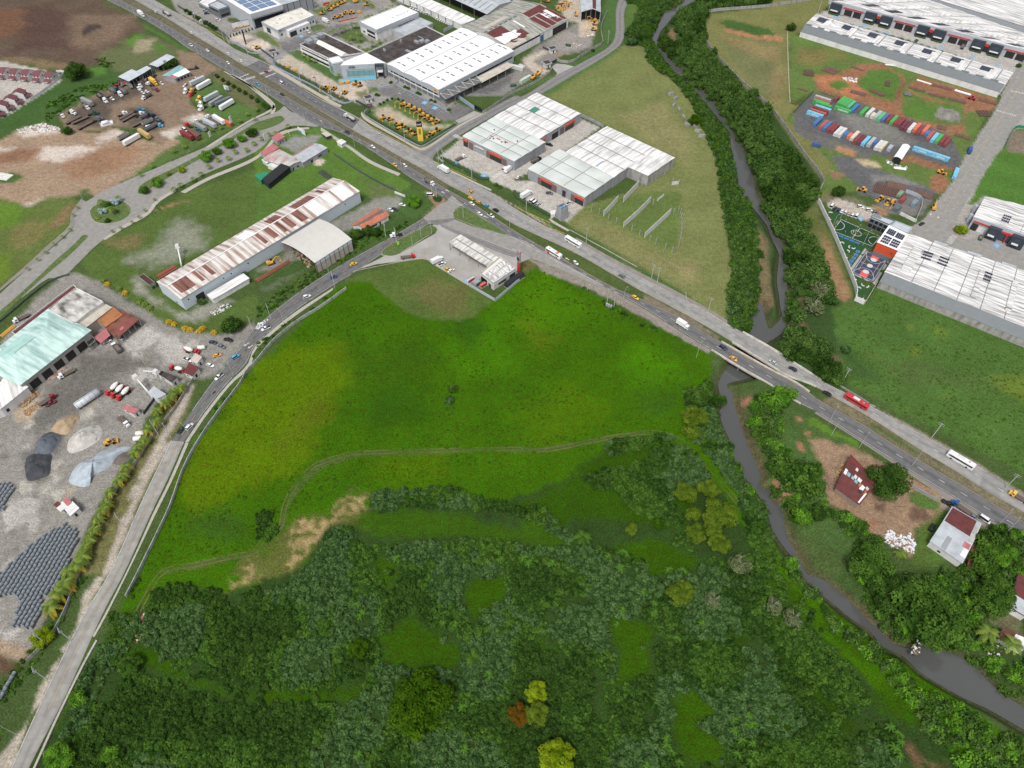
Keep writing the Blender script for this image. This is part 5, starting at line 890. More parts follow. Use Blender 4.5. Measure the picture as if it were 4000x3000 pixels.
# --- estate warehouses on the east side
def band(H,k,z_low,out,m):
 """dark sloping cladding from the eave of side k down to z_low, standing out by 'out'"""
 ed=[(0,0,1,0),(1,0,1,1),(1,1,0,1),(0,1,0,0)][k];A=H.at(ed[0],ed[1]);B=H.at(ed[2],ed[3]);d=B-A;n=Vector((d.y,-d.x,0)).normalized()
 if n.dot((A+B)/2)<0:n=-n
 b=MB();lo=Vector((0,0,z_low-H.h));V=[A+Vector((0,0,.25))+n*.35,B+Vector((0,0,.25))+n*.35,B+n*out+lo,A+n*out+lo];b.add(V+[v-n*.25-Vector((0,0,.2))for v in V],[(0,1,2,3),(7,6,5,4),(0,4,5,1),(1,5,6,2),(2,6,7,3),(3,7,4,0)]);b.build('dark_cladding',m,H.o)
 b=MB();w0,w1=A+n*(out-.15),B+n*(out-.15);b.prism([w0 .xy,w1 .xy,(w1-n*.3).xy,(w0-n*.3).xy],0,z_low-.05);return b
DGC=mat('charcoal_cladding',S(112,120,124),.6,.06,.4)
H=Hall('estate_warehouse','streaked white warehouse roof with three solar arrays right of the ball courts','warehouse','D2 1012 690,3000 1478,3000 930,1218 366',8.5,WALLM,RWD,lambda s,t:.25*abs(math.sin(math.pi*9*s)),ns=90,nt=4)
for j in range(1,9):H.patch('roof_joint',j*.105+.02,j*.105+.023,0,1,SKYL,.12,1,2)
for j in range(6):
 if j%2==0 or j==3 or j==5:H.patch('raised_monitor',.055+j*.155+(.02 if j>1 else 0),.10+j*.155,.15,.72,RWD,.9,4,4,.8)
for a in(.11,.19,.40):
 for r in range(3):
  for q in range(5):H.patch('solar_panel',a+q*.0095,a+q*.0095+.0085,.7-r*.07,.735-r*.07,SOLAR,.3,1,1)
for j in range(5):H.patch('parapet_box',.13+j*.17,.2+j*.17,.985,1.01,RGR,1.0,1,1,.9)
band(H,0,4.6,5,DGC).build('boundary_wall',CONCW,H.o)
H=Hall('estate_warehouse','front row of white warehouse roofs above the long bright boundary wall','warehouse','D1 322 212,2046 728,2116 628,412 126',8.5,WALLW,RWD,lambda s,t:.3*abs(math.sin(math.pi*15*s)),ns=90,nt=2)
for j in range(7):
 H.patch('roof_joint',j*.142+.1,j*.142+.104,0,1,SKYL,.1,1,1)
 for r in range(2):H.patch('solar_panel',.03+j*.139,.085+j*.139,.5+r*.18,.66+r*.18,SOLAR,.4,1,1)
 H.patch('raised_monitor',.075+j*.139,.105+j*.139,.1,.75,RWT,.5,2,2,.45)
for j in range(15):H.patch('dark_step',j*.0667,j*.0667+.035,-.02,.1,DGC,.2,1,1)
band(H,0,4.4,6,DGC).build('boundary_wall',WALLW,H.o)
H=Hall('estate_warehouse','middle row of white warehouses with red-banded docks and navy offices','warehouse','D1 545 8,2212 432,3000 560,1300 -30',9,WALLG,RWD,lambda s,t:.3*abs(math.sin(math.pi*11*s)),ns=66,nt=2)
for j in range(8):
 H.patch('roof_joint',j*.125+.08,j*.125+.083,0,1,SKYL,.1,1,1);H.patch('raised_monitor',.04+j*.125,.075+j*.125,.3,.75,RWT,.6,2,2,.55)
 for r in range(3):H.patch('solar_panel',.1+j*.125,.145+j*.125,.14+r*.05,.18+r*.05,SOLAR,.4,1,1)
H.face('grey_fascia',0,-.01,1,6.2,9.6,WALLG,.5)
for j in range(4):
 u=-.01+j*.28;H.face('red_band',0,u+.09,u+.2,6.0,7.0,REDB,.62);
 for q in(.10,.15):H.face('dock_opening',0,u+q,u+q+.042,.3,5.2,INTER,.12)
 for q in(.02,.215):H.face('office_front',0,u+q,u+q+.06,0,8.6,NAVY,3.5,0);H.face('window',0,u+q+.015,u+q+.047,5.2,7.4,GLASS,3.6,-3.5);H.face('entrance_canopy',0,u+q+.008,u+q+.05,3.2,3.6,WALLW,5.2,-3.4);H.face('hedge_box',0,u+q+.005,u+q+.06,0,1,mat('hedge_green',S(60,84,44),.9,.2,2),5.4,-3.6)
 H.face('red_band',0,u+.275,u+.295,4.6,6.8,REDB,.8);H.face('shop_window',0,u+.256,u+.315,.2,5.4,BLACKW,.3)
Hall('estate_warehouse','far row of grey-white ribbed warehouse roofs at the top right corner','warehouse','D1 1360 -40,3100 500,3300 330,1700 -180',9,WALLG,RWD,lambda s,t:.6*abs(math.sin(math.pi*4*t)),ns=2,nt=32)
H=Hall('estate_warehouse','white warehouse with red band and navy office front at the right edge','warehouse','p 772 632,1700 960,1800 640,888 428',8.5,WALLG,RWD,lambda s,t:.3*abs(math.sin(math.pi*5*s)),ns=40,nt=2);H.face('grey_fascia',0,0,1,6.0,9,WALLG,.4);H.face('red_band',0,.02,.2,5.9,6.9,REDB,.5);H.face('dock_opening',0,.02,.09,.2,5,INTER,.1);H.face('dock_door',0,.1,.17,.2,4,WALLW,.1);H.face('office_front',0,.2,.33,0,7.8,NAVY,3.5,0);H.face('office_front',0,.45,.6,0,7.8,NAVY,3.5,0);H.face('shop_window',0,.33,.45,.2,5.4,GLASS,.4);H.face('red_band',0,.32,.46,5.4,6.6,REDB,1);H.face('red_post',0,.4,.41,0,5.4,REDB,2,-1)
for u in(.23,.49):H.face('window',0,u,u+.06,4.6,6.6,GLASS,3.6,-3.5);H.face('entrance_canopy',0,u-.01,u+.06,3,3.5,WALLW,5,-3.4)
for r in range(3):
 for q in range(4):H.patch('solar_panel',.27+q*.022,.288+q*.022,.2+r*.1,.26+r*.1,SOLAR,.3,1,1)
H.patch('roof_joint',.5,.504,0,1,SKYL,.1);
for q in(.25,.7):b=MB();p=H.at(-.01,q);b.tube((p.x-1.2,p.y,0),(p.x-1.2,p.y,6),1.2,n=14);b.build('water_tank',WALLG,H.o)
H=Hall('sports_clubhouse','charcoal two-storey clubhouse with black windows above the football pitch','clubhouse','m 764 372,948 452,1010 412,790 336',7.5,DARKG,mat('club_roof',S(188,194,200),.7,.06,.3),parapet=.3)
for k in range(4):H.face('window',0,.06+k*.24,.24+k*.24,4.3,6.2,BLACKW);H.face('window',0,.04+k*.24,.25+k*.24,.6,3.2,BLACKW)
for k in range(4):H.box('rooftop_unit',.08+k*.1,.6,1.6,2,0,1.4,STEEL)
H=Hall('grey_annex','grey flat-roofed annex linking clubhouse and orange hall','annex','m 948 456,1130 536,1176 476,1000 408',6.5,WALLG,mat('annex_roof',S(190,196,204),.7,.08,.3),parapet=.2)
H=Hall('orange_hall','hall with bright orange end wall and solar panelled white roof','sports hall','m 832 622,1032 702,1136 548,950 458',9.5,ORANGE,RW,parapet=0)
for i in range(2):
 for j in range(2):
  for r in range(4):
   for q in range(3):H.patch('solar_panel',.08+i*.45+r*.1,.17+i*.45+r*.1,.06+j*.5+q*.13*(1.1 if j==0 else.8),.17+j*.5+q*.13*(1.1 if j==0 else.8)-(.02 if j else 0),SOLAR,.25,1,1)
H.face('grey_base',0,0,1,0,3,DARKG,.3);H.face('emblem_window',0,.8,.84,5,6.2,BLK)
# --- terraced houses at the left edge
def house_tpl():
 T=[]
 b=MB();b.box(-3,3,-4.2,4.2,0,5.2);b.add([(-3,-4.2,5.2),(-3,4.2,5.2),(-3,0,6.9),(3,-4.2,5.2),(3,4.2,5.2),(3,0,6.9)],[(0,1,2),(5,4,3)]);T.append(('wall',b.mesh('house_wall'),WALLW))
 b=MB();b.add([(-3.15,-4.7,5.05),(3.15,-4.7,5.05),(3.15,0,7.05),(-3.15,0,7.05),(-3.15,4.7,5.05),(3.15,4.7,5.05)]+[(-3.15,-4.7,4.9),(3.15,-4.7,4.9),(3.15,0,6.9),(-3.15,0,6.9),(-3.15,4.7,4.9),(3.15,4.7,4.9)],[(0,1,2,3),(3,2,5,4),(7,6,9,8),(8,9,10,11),(0,6,7,1),(4,5,11,10),(0,3,9,6),(3,4,10,9),(1,7,8,2),(2,8,11,5)]);T.append(('roof',b.mesh('house_roof'),RMAR))
 b=MB();b.add([(-2.9,-7.4,2.5),(2.9,-7.4,2.5),(2.9,-4.25,3.3),(-2.9,-4.25,3.3),(-2.9,-7.4,2.35),(2.9,-7.4,2.35),(2.9,-4.25,3.15),(-2.9,-4.25,3.15)],[(0,1,2,3),(7,6,5,4),(0,4,5,1),(1,5,6,2),(3,7,4,0)]);b.box(-2.8,-2.6,-7.2,-7.0,0,2.4);b.box(2.6,2.8,-7.2,-7.0,0,2.4);T.append(('porch_roof',b.mesh('house_porch'),RMAR))
 for x in(-1.5,1.5):b=MB();b.box(x-.6,x+.6,-4.26,-4.1,3.5,4.6);T.append(('window',b.mesh('house_window'),GLASS))
 b=MB();b.box(2.94,3.05,-1,.2,3.2,4.3);T.append(('window',b.mesh('house_window'),GLASS));b=MB();b.box(-.5,.5,-4.26,-4.1,0,2.1);T.append(('door',b.mesh('house_door'),BLACKW));return T
HT=house_tpl()
def put_tpl(T,name,label,cat,loc,rz,group=None,mats=None):
 o=thing(name,label,cat,loc,rz,group);pr={}
 for it in T:
  nm,me,m=it[:3];pa=o
  if len(it)>3 and it[3]is not None:pa=pr[it[3]]
  mm=mats.get(nm,m)if mats else m
  pr[nm+str(len(pr))]=pr.get(nm)or None
  k=link(nm,me,mm,pa);pr[nm]=k
 return o
ORD=['first','second','third','fourth','fifth','sixth','seventh','eighth','ninth','tenth','eleventh','twelfth','thirteenth','fourteenth','fifteenth','sixteenth','seventeenth','eighteenth','nineteenth','twentieth','twenty-first','twenty-second','twenty-third','twenty-fourth','twenty-fifth','twenty-sixth','twenty-seventh','twenty-eighth','twenty-ninth','thirtieth','thirty-first','thirty-second','thirty-third','thirty-fourth','thirty-fifth','thirty-sixth','thirty-seventh','thirty-eighth','thirty-ninth','fortieth']
r1=[(-125,645),(-40,650),(45,660),(128,668),(212,676),(300,684),(385,690),(462,695)]
A_,B_=G1('A1 -40 650'),G1('A1 462 695');ang=math.atan2((B_-A_).y,(B_-A_).x)
for i in range(6):
 p=A_.lerp(B_,i/5.0);put_tpl(HT,'terraced_house','maroon-roofed terraced house facing the pale street, %s from its gable end'%(['sixth','fifth','fourth','third','second','first'][i]),'house',p,ang,'row of maroon-roofed houses')
A_,B_=G1('A1 190 850'),G1('A1 -40 1010');
for i in range(4):
 p=A_.lerp(B_,i/3.0);put_tpl(HT,'terraced_house','maroon-roofed white house below the pale street, %s from the walled yard'%ORD[i],'house',p,ang+math.pi*.5+.25,'row of maroon-roofed houses')
b=MB();b.prism([p.xy for p in G('A1 180 820,330 760,360 790,250 870,190 860')],0,.1);
# ---------------------------------------------------------------- vehicles, machines, containers: one build of each kind, then copies
PAL=dict(w=(232,234,236),sv=(186,194,202),gy=(110,118,126),dk=(52,58,66),bk=(34,36,42),r=(206,44,48),mr=(140,44,56),y=(236,188,36),o=(232,164,60),lb=(90,170,210),b=(44,88,150),nv=(54,70,100),tl=(48,128,160),gn=(44,84,74),bg=(186,172,150),rs=(128,72,66),cg=(150,154,154),og=(222,96,44),cb=(196,166,96))
TYRE=mat('tyre_rubber',S(30,30,32),.9,.1,2);CH=mat('chassis_black',S(44,42,42),.8,.15,1);DK=mat('flatbed_deck',S(110,96,88),.9,.2,.8,dirt=S(80,66,60),dirt_scale=.8);CARGL=mat('car_glass',S(36,42,50),.1,.05,1,spec=.6)
MYEL=mat('machine_yellow',S(226,168,44),.5,.12,1.5,dirt=S(160,116,50),dirt_scale=.8,dirt_amt=.5);MBLK=mat('machine_dark',S(52,48,46),.7,.2,1.5)
BODY=paint(PAL['w'])
def wheel(x,y,r=.33,w=.24):
 b=MB();b.tube((x,y-w/2,r),(x,y+w/2,r),r,n=8);return('wheel',b.mesh('wheel'),TYRE)
def wheels(xs,W,r=.33,w=.24):return[wheel(x,s*(W/2-w/2+.03),r,w)for x in xs for s in(-1,1)]
def sec(x,hw,z0,z1,ch=.12):
 zm=z0+(z1-z0)*.6
 return[(x,-hw+.05,z0),(x,hw-.05,z0),(x,hw,zm),(x,hw-ch,z1),(x,-hw+ch,z1),(x,-hw,zm)]
def carT(L,Wd,H,c0,c1,tap=.72,bed=None,zb=.95):
 l=L/2;hw=Wd/2;b=MB();b.rings([sec(-l,hw*.85,.4,zb*.85),sec(-l+.25,hw,.3,zb*.98),sec(c0,hw,.28,zb),sec(c1,hw,.28,zb),sec(l-.5,hw*.98,.3,zb*.86),sec(l,hw*.78,.4,zb*.68)])
 cx=(c0+c1)/2;ln=c1-c0;b.box(cx-ln*tap/2-.1,cx+ln*tap/2-.2,-hw*.76,hw*.76,H-.09,H,0,.95,.95)
 T=[('body',b.mesh('car_body',True),BODY)];g=MB();g.box(c0,c1,-hw*.93,hw*.93,zb-.02,H-.07,0,tap,.84,-.1);T.append(('window_glass',g.mesh('car_windows'),CARGL))
 if bed:g=MB();g.box(bed[0],bed[1],-hw*.8,hw*.8,zb-.05,zb+.015);T.append(('load_bed',g.mesh('load_bed'),CH))
 return T+wheels((-l*.62,l*.62),Wd)
def cab(x0,x1,Wd,H,hood=0.0,sleeper=0.0):
 b=MB();hw=Wd/2
 if hood:b.box(x1-hood,x1,-hw*.72,hw*.72,.6,1.75,0,.96,.92);b.box(x1-hood*.55,x1-.15,-hw,-hw*.7,.5,1.1);b.box(x1-hood*.55,x1-.15,hw*.7,hw,.5,1.1)
 b.box(x0,x1-hood,-hw,hw,.6,H-(.25 if sleeper else 0),0,.93,.92,-.03)
 if sleeper:b.box(x0+.05,x0+sleeper,-hw*.95,hw*.95,H-.25,H+.65,0,.75,.85,-.1)
 g=MB();xf=x1-hood;g.box(xf-.12,xf+.01,-hw*.86,hw*.86,H*.6,H*.88,0,1,.95,-.06);g.box(xf-1.0,xf-.25,-hw-.01,hw+.01,H*.6,H*.86,0,.9,.95)
 return[('cab',b.mesh('truck_cab'),BODY),('windscreen',g.mesh('cab_glass'),CARGL)]
def chassis(x0,x1):b=MB();b.box(x0,x1,-.45,.45,.55,.85);return('chassis',b.mesh('chassis'),CH)
def boxB(name,x0,x1,Wd,z0,z1,m=None,ribs=0):
 b=MB();b.box(x0,x1,-Wd/2,Wd/2,z0,z1,0,.995,.98)
 n=int((x1-x0)/ribs)if ribs else 0
 for i in range(n):
  x=x0+(i+.5)*ribs
  for s in(-1,1):b.box(x-.08,x+.08,s*Wd/2-.04,s*Wd/2+.04,z0+.15,z1-.15)
 return(name,b.mesh(name),m or BODY)
def openbody(name,x0,x1,Wd,z0,z1,m,inner=None):
 b=MB();t=.12;h=Wd/2;b.box(x0,x1,-h,h,z0,z0+.2);b.box(x0,x1,-h,-h+t,z0+.2,z1);b.box(x0,x1,h-t,h,z0+.2,z1);b.box(x0,x0+t,-h+t,h-t,z0+.2,z1);b.box(x1-t,x1,-h+t,h-t,z0+.2,z1)
 for i in range(5):x=x0+(i+.5)*(x1-x0)/5;b.box(x-.06,x+.06,-h-.06,h+.06,z0+.2,z1-.1)if False else(b.box(x-.06,x+.06,-h-.06,-h+.02,z0+.2,z1),b.box(x-.06,x+.06,h-.02,h+.06,z0+.2,z1))
 T=[(name,b.mesh(name),m)]
 if inner:b=MB();b.box(x0+t,x1-t,-h+t,h-t,z0+.2,z0+(z1-z0)*.55);T.append(('load',b.mesh('load'),inner))
 return T
LOAD=mat('gravel_load',S(120,112,104),.95,.2,1.5);GREYB=mat('dump_grey',S(116,114,112),.7,.15,1,dirt=S(84,80,78),dirt_scale=.6)
def busT(L,bands):
 b=MB();b.rings([[(x,-h,.35),(x,h,.35),(x,h,2.9-d),(x,h-.2,3.25-d),(x,-h+.2,3.25-d),(x,-h,2.9-d)]for x,h,d in((-L/2,1.2,.15),(-L/2+.3,1.27,0),(L/2-.5,1.27,0),(L/2,1.15,.35))])
 T=[('body',b.mesh('bus_body'),BODY)];g=MB();g.box(-L/2+.5,L/2-.9,-1.29,1.29,1.6,2.55);T.append(('side_windows',g.mesh('bus_windows'),CARGL));g=MB();g.box(L/2-.35,L/2+.03,-1.1,1.1,1.3,2.6,0,.5,.95,-.12);T.append(('windscreen',g.mesh('bus_screen'),CARGL))
 g=MB();g.box(-1.2,2.2,-.85,.85,3.2,3.42,0,.9,.9);T.append(('roof_unit',g.mesh('roof_unit'),paint((214,216,218))));g=MB();g.box(-3.6,-2.9,-.5,.5,3.2,3.32);T.append(('roof_hatch',g.mesh('roof_hatch'),paint((150,156,160))))
 if bands:g=MB();g.box(1.6,3.6,-1.3,1.3,.6,3.28,0,1,.86);g.box(-5.2,-2.6,-1.3,1.3,.5,1.55);T.append(('orange_band',g.mesh('bus_band'),paint((232,96,52))))
 return T+wheels((-L*.28,L*.3),2.56,.48,.3)
SEMIW=wheels((-3.2,-1.9),2.5,.5,.5)+wheels((1.9,),2.4,.5,.3)
def tank(name,x0,x1,r,z,m,n=12):
 b=MB();C=lambda x,q:[(x,q*math.cos(i*2*math.pi/n),z+q*math.sin(i*2*math.pi/n))for i in range(n)];b.rings([C(x0,r*.6),C(x0+.3,r),C(x1-.3,r),C(x1,r*.6)]);return(name,b.mesh(name,True),m)
def drum():
 b=MB();n=12;S_=[]
 for x,r,z in((-3.9,.55,2.9),(-3.2,.8,2.75),(-2.2,1.2,2.5),(-.8,1.25,2.25),(.5,.85,2.05),(.8,.5,2.0)):S_.append([(x,r*math.cos(i*2*math.pi/n),z+r*math.sin(i*2*math.pi/n))for i in range(n)])
 b.rings(S_);return('drum',b.mesh('mixer_drum',True),paint((232,230,224)))
TP=dict(sedan=carT(4.5,1.78,1.45,-1.75,1.0),hatch=carT(4.0,1.75,1.52,-1.9,.9,.75),suv=carT(4.7,1.9,1.75,-2.2,1.05,.8),pickup=carT(5.3,1.9,1.8,-.75,1.35,.66,(-2.5,-.85)),van=carT(5.2,1.95,2.2,-2.5,1.9,.86),
coach=busT(12.2,0),city_bus=busT(11.5,1),
box_truck=cab(2.0,3.9,2.2,2.5)+[chassis(-3.9,2.0),boxB('cargo_box',-3.9,1.9,2.4,.95,3.5)]+wheels((-2.4,2.9),2.3,.45,.3),
long_truck=cab(2.6,5.3,2.4,2.7,1.3)+[chassis(-5,2.7),boxB('cargo_box',-5.0,2.4,2.5,1.0,3.8)]+wheels((-3.6,-2.4,3.9),2.4,.5,.35),
tractor=cab(-.2,4.1,2.45,2.9,1.7,1.3)+[chassis(-4.0,2.4)]+SEMIW,daycab=cab(.6,3.9,2.3,2.7,1.5)+[chassis(-3.6,2.4)]+SEMIW,
trailer=[boxB('trailer_box',-6.7,6.7,2.6,1.2,4.0,None,1.2),chassis(-6.5,6.0)]+wheels((-5.4,-4.1),2.5,.5,.5),flat_trailer=[boxB('deck',-6.5,6.5,2.5,1.15,1.45,DK),chassis(-6.3,6.0)]+wheels((-5.2,-3.9),2.5,.5,.5),
dump_trailer=openbody('tipper_body',-4.4,4.4,2.5,1.1,2.9,BODY,LOAD)+[chassis(-4.3,4.2)]+wheels((-3.2,-1.9),2.5,.5,.5),dump_truck=cab(1.9,4.6,2.4,2.7,1.2)+openbody('tipper_body',-4.2,1.6,2.5,1.1,2.7,GREYB,LOAD)+[chassis(-4,3)]+wheels((-3,-1.8,3.3),2.4,.5,.4),
flatbed=cab(2.0,4.6,2.3,2.6,1.1)+[boxB('deck',-4.2,1.8,2.4,1.0,1.25,DK),chassis(-4.1,3)]+wheels((-2.6,3.3),2.3,.48,.35),
tanker=cab(3.4,6.2,2.4,2.8,1.4)+[tank('tank',-6,2.6,1.15,2.2,paint((178,176,168))),chassis(-6,4)]+wheels((-4.8,-3.5,1.6,4.9),2.4,.5,.4),
mixer=cab(2.2,4.3,2.4,2.7,.9)+[drum(),chassis(-4,3)]+[boxB('chute_frame',-4.3,-3.4,1.2,.9,2.4)]+wheels((-2.8,-1.5,3.0),2.4,.5,.4))
def exc():
 b=MB();T=[]
 for s in(-1,1):b.rings([[(x,s*1.1-.3,z)for x,z in((-1.9,.1),(1.9,.1),(2.2,.5),(1.9,.9),(-1.9,.9),(-2.2,.5))],[(x,s*1.1+.3,z)for x,z in((-1.9,.1),(1.9,.1),(2.2,.5),(1.9,.9),(-1.9,.9),(-2.2,.5))]])
 T.append(('track',b.mesh('excavator_track'),MBLK));b=MB();b.box(-2.6,1.2,-1.3,1.3,1.0,1.9);b.box(-2.6,-1.0,-1.25,1.25,1.9,2.3,0,.95);T.append(('upper_body',b.mesh('excavator_body'),MYEL));b=MB();b.box(-.2,1.4,.3,1.25,1.9,3.0,0,.85);T.append(('cab',b.mesh('excavator_cab'),CARGL))
 b=MB();b.tube((1.0,-.3,1.8),(3.4,-.3,4.2),.34,.28);b.tube((3.4,-.3,4.2),(5.4,-.3,3.6),.28,.24);T.append(('boom',b.mesh('excavator_boom'),MYEL));b=MB();b.tube((5.4,-.3,3.8),(5.9,-.3,1.0),.24,.18);T.append(('dipper_arm',b.mesh('excavator_arm'),MYEL));b=MB();b.box(5.3,6.3,-.85,.25,.1,1.1,0,.6);T.append(('bucket',b.mesh('excavator_bucket'),MYEL));return T
def dozer():
 T=[('track',exc()[0][1],MBLK)];b=MB();b.box(-.4,2.0,-.7,.7,.9,1.9,0,.95);b.box(-1.9,-.4,-.9,.9,.9,1.5);T.append(('engine_hood',b.mesh('dozer_hood'),MYEL));b=MB();b.box(-1.6,-.1,-.75,.75,1.5,2.9,0,.9);T.append(('cab',b.mesh('dozer_cab'),CARGL));b=MB();b.box(-1.7,0,-.9,.9,2.9,3.05);T.append(('cab_roof',b.mesh('dozer_roof'),MBLK));b=MB();b.rings([[(2.7+.25*abs(z-.7),y,z)for y,z in((-1.7,.1),(1.7,.1),(1.7,1.3),(-1.7,1.3))],[(2.9+.25*abs(z-.7),y,z)for y,z in((-1.7,.1),(1.7,.1),(1.7,1.3),(-1.7,1.3))]]);b.box(1.0,2.8,-1.5,-1.3,.5,.7);b.box(1.0,2.8,1.3,1.5,.5,.7);T.append(('blade',b.mesh('dozer_blade'),MYEL));return T
def loader(long=0):
 b=MB();b.box(-2.8,-.6,-.95,.95,.9,2.1,0,.95);b.box(-.6,1.4+long,-.6,.6,.8,1.4);T=[('body',b.mesh('loader_body'),MYEL)];b=MB();b.box(-.9,.5,-.75,.75,1.5,3.1,0,.88);T.append(('cab',b.mesh('loader_cab'),CARGL));b=MB();b.box(-1.0,.55,-.85,.85,3.1,3.25);T.append(('cab_roof',b.mesh('loader_roof'),MYEL if not long else MBLK));b=MB();b.box(.9,2.9+long,-.7,-.45,1.0,1.3);b.box(.9,2.9+long,.45,.7,1.0,1.3)
 if long:b.box(1.6,2.0,-1.9,1.9,.4,1.0)
 else:b.box(2.6,3.6,-1.4,1.4,.2,1.2,0,.6,1)
 T.append(('bucket' if not long else 'grader_blade',b.mesh('loader_bucket'),MYEL));return T+wheels((-1.8,1.5+long*1.4),2.5,.75,.55)
TP.update(excavator=exc(),dozer=dozer(),loader=loader(),grader=loader(2.2))
TP['generator_box']=[boxB('casing',-1.8,1.8,1.5,.2,1.9,MYEL),boxB('skid',-1.9,1.9,1.6,0,.2,CH)];TP['skip']=openbody('skip_body',-2.2,2.2,1.9,.0,1.5,paint((36,92,76)),mat('skip_waste',S(150,130,110),.95,.4,2))
def motoT():
 b=MB();b.box(-.7,.5,-.12,.12,.5,.9,0,.8);b.tube((.55,0,.4),(.35,0,1.1),.05);b.tube((.35,-.35,1.1),(.35,.35,1.1),.04);T=[('frame',b.mesh('moto_frame'),paint((40,42,46)))]+[wheel(-.65,0,.32,.1),wheel(.62,0,.32,.1)]
 return T
TP['motorcycle']=motoT()
CATN=dict(sedan='car',hatch='car',suv='car',pickup='pickup truck',van='van',coach='bus',city_bus='bus',box_truck='truck',long_truck='truck',tractor='truck',daycab='truck',trailer='trailer',flat_trailer='trailer',dump_trailer='trailer',dump_truck='truck',flatbed='truck',tanker='truck',mixer='truck',excavator='excavator',dozer='bulldozer',loader='loader',grader='grader',generator_box='generator',skip='skip',motorcycle='motorcycle')
NAMN=dict(sedan='parked_car',hatch='hatchback_car',suv='estate_car',pickup='pickup_truck',van='delivery_van',coach='coach_bus',long_truck='box_truck',tractor='tractor_truck',daycab='tractor_truck',trailer='box_trailer',dozer='bulldozer',loader='wheel_loader',grader='motor_grader')
GRPS={}
def veh(kind,col,pos,ang,label,group=None,z=.04):
 """pos: plan measurement; ang: heading in degrees, or a second measurement the front points to"""
 c=G1(pos,.8);c.z=z
 if isinstance(ang,str):q=G1(ang,.8);ang=math.degrees(math.atan2(q.y-c.y,q.x-c.x))
 m=paint(PAL[col])if col else None;o=thing(NAMN.get(kind,kind),label,CATN[kind],c,R(ang),group);nb=0
 for nm,me,mm in TP[kind]:link(nm,me,m if(mm is BODY and m)else mm,o)
 return o
def fleet(txt,group=None):
 for ln in txt.strip().split('\n'):
  k,c,p,a,lb=[t.strip()for t in ln.split('|')]
  try:a=float(a)
  except ValueError:a=p.split()[0]+' '+a
  veh(k,c,p,a,lb,group)
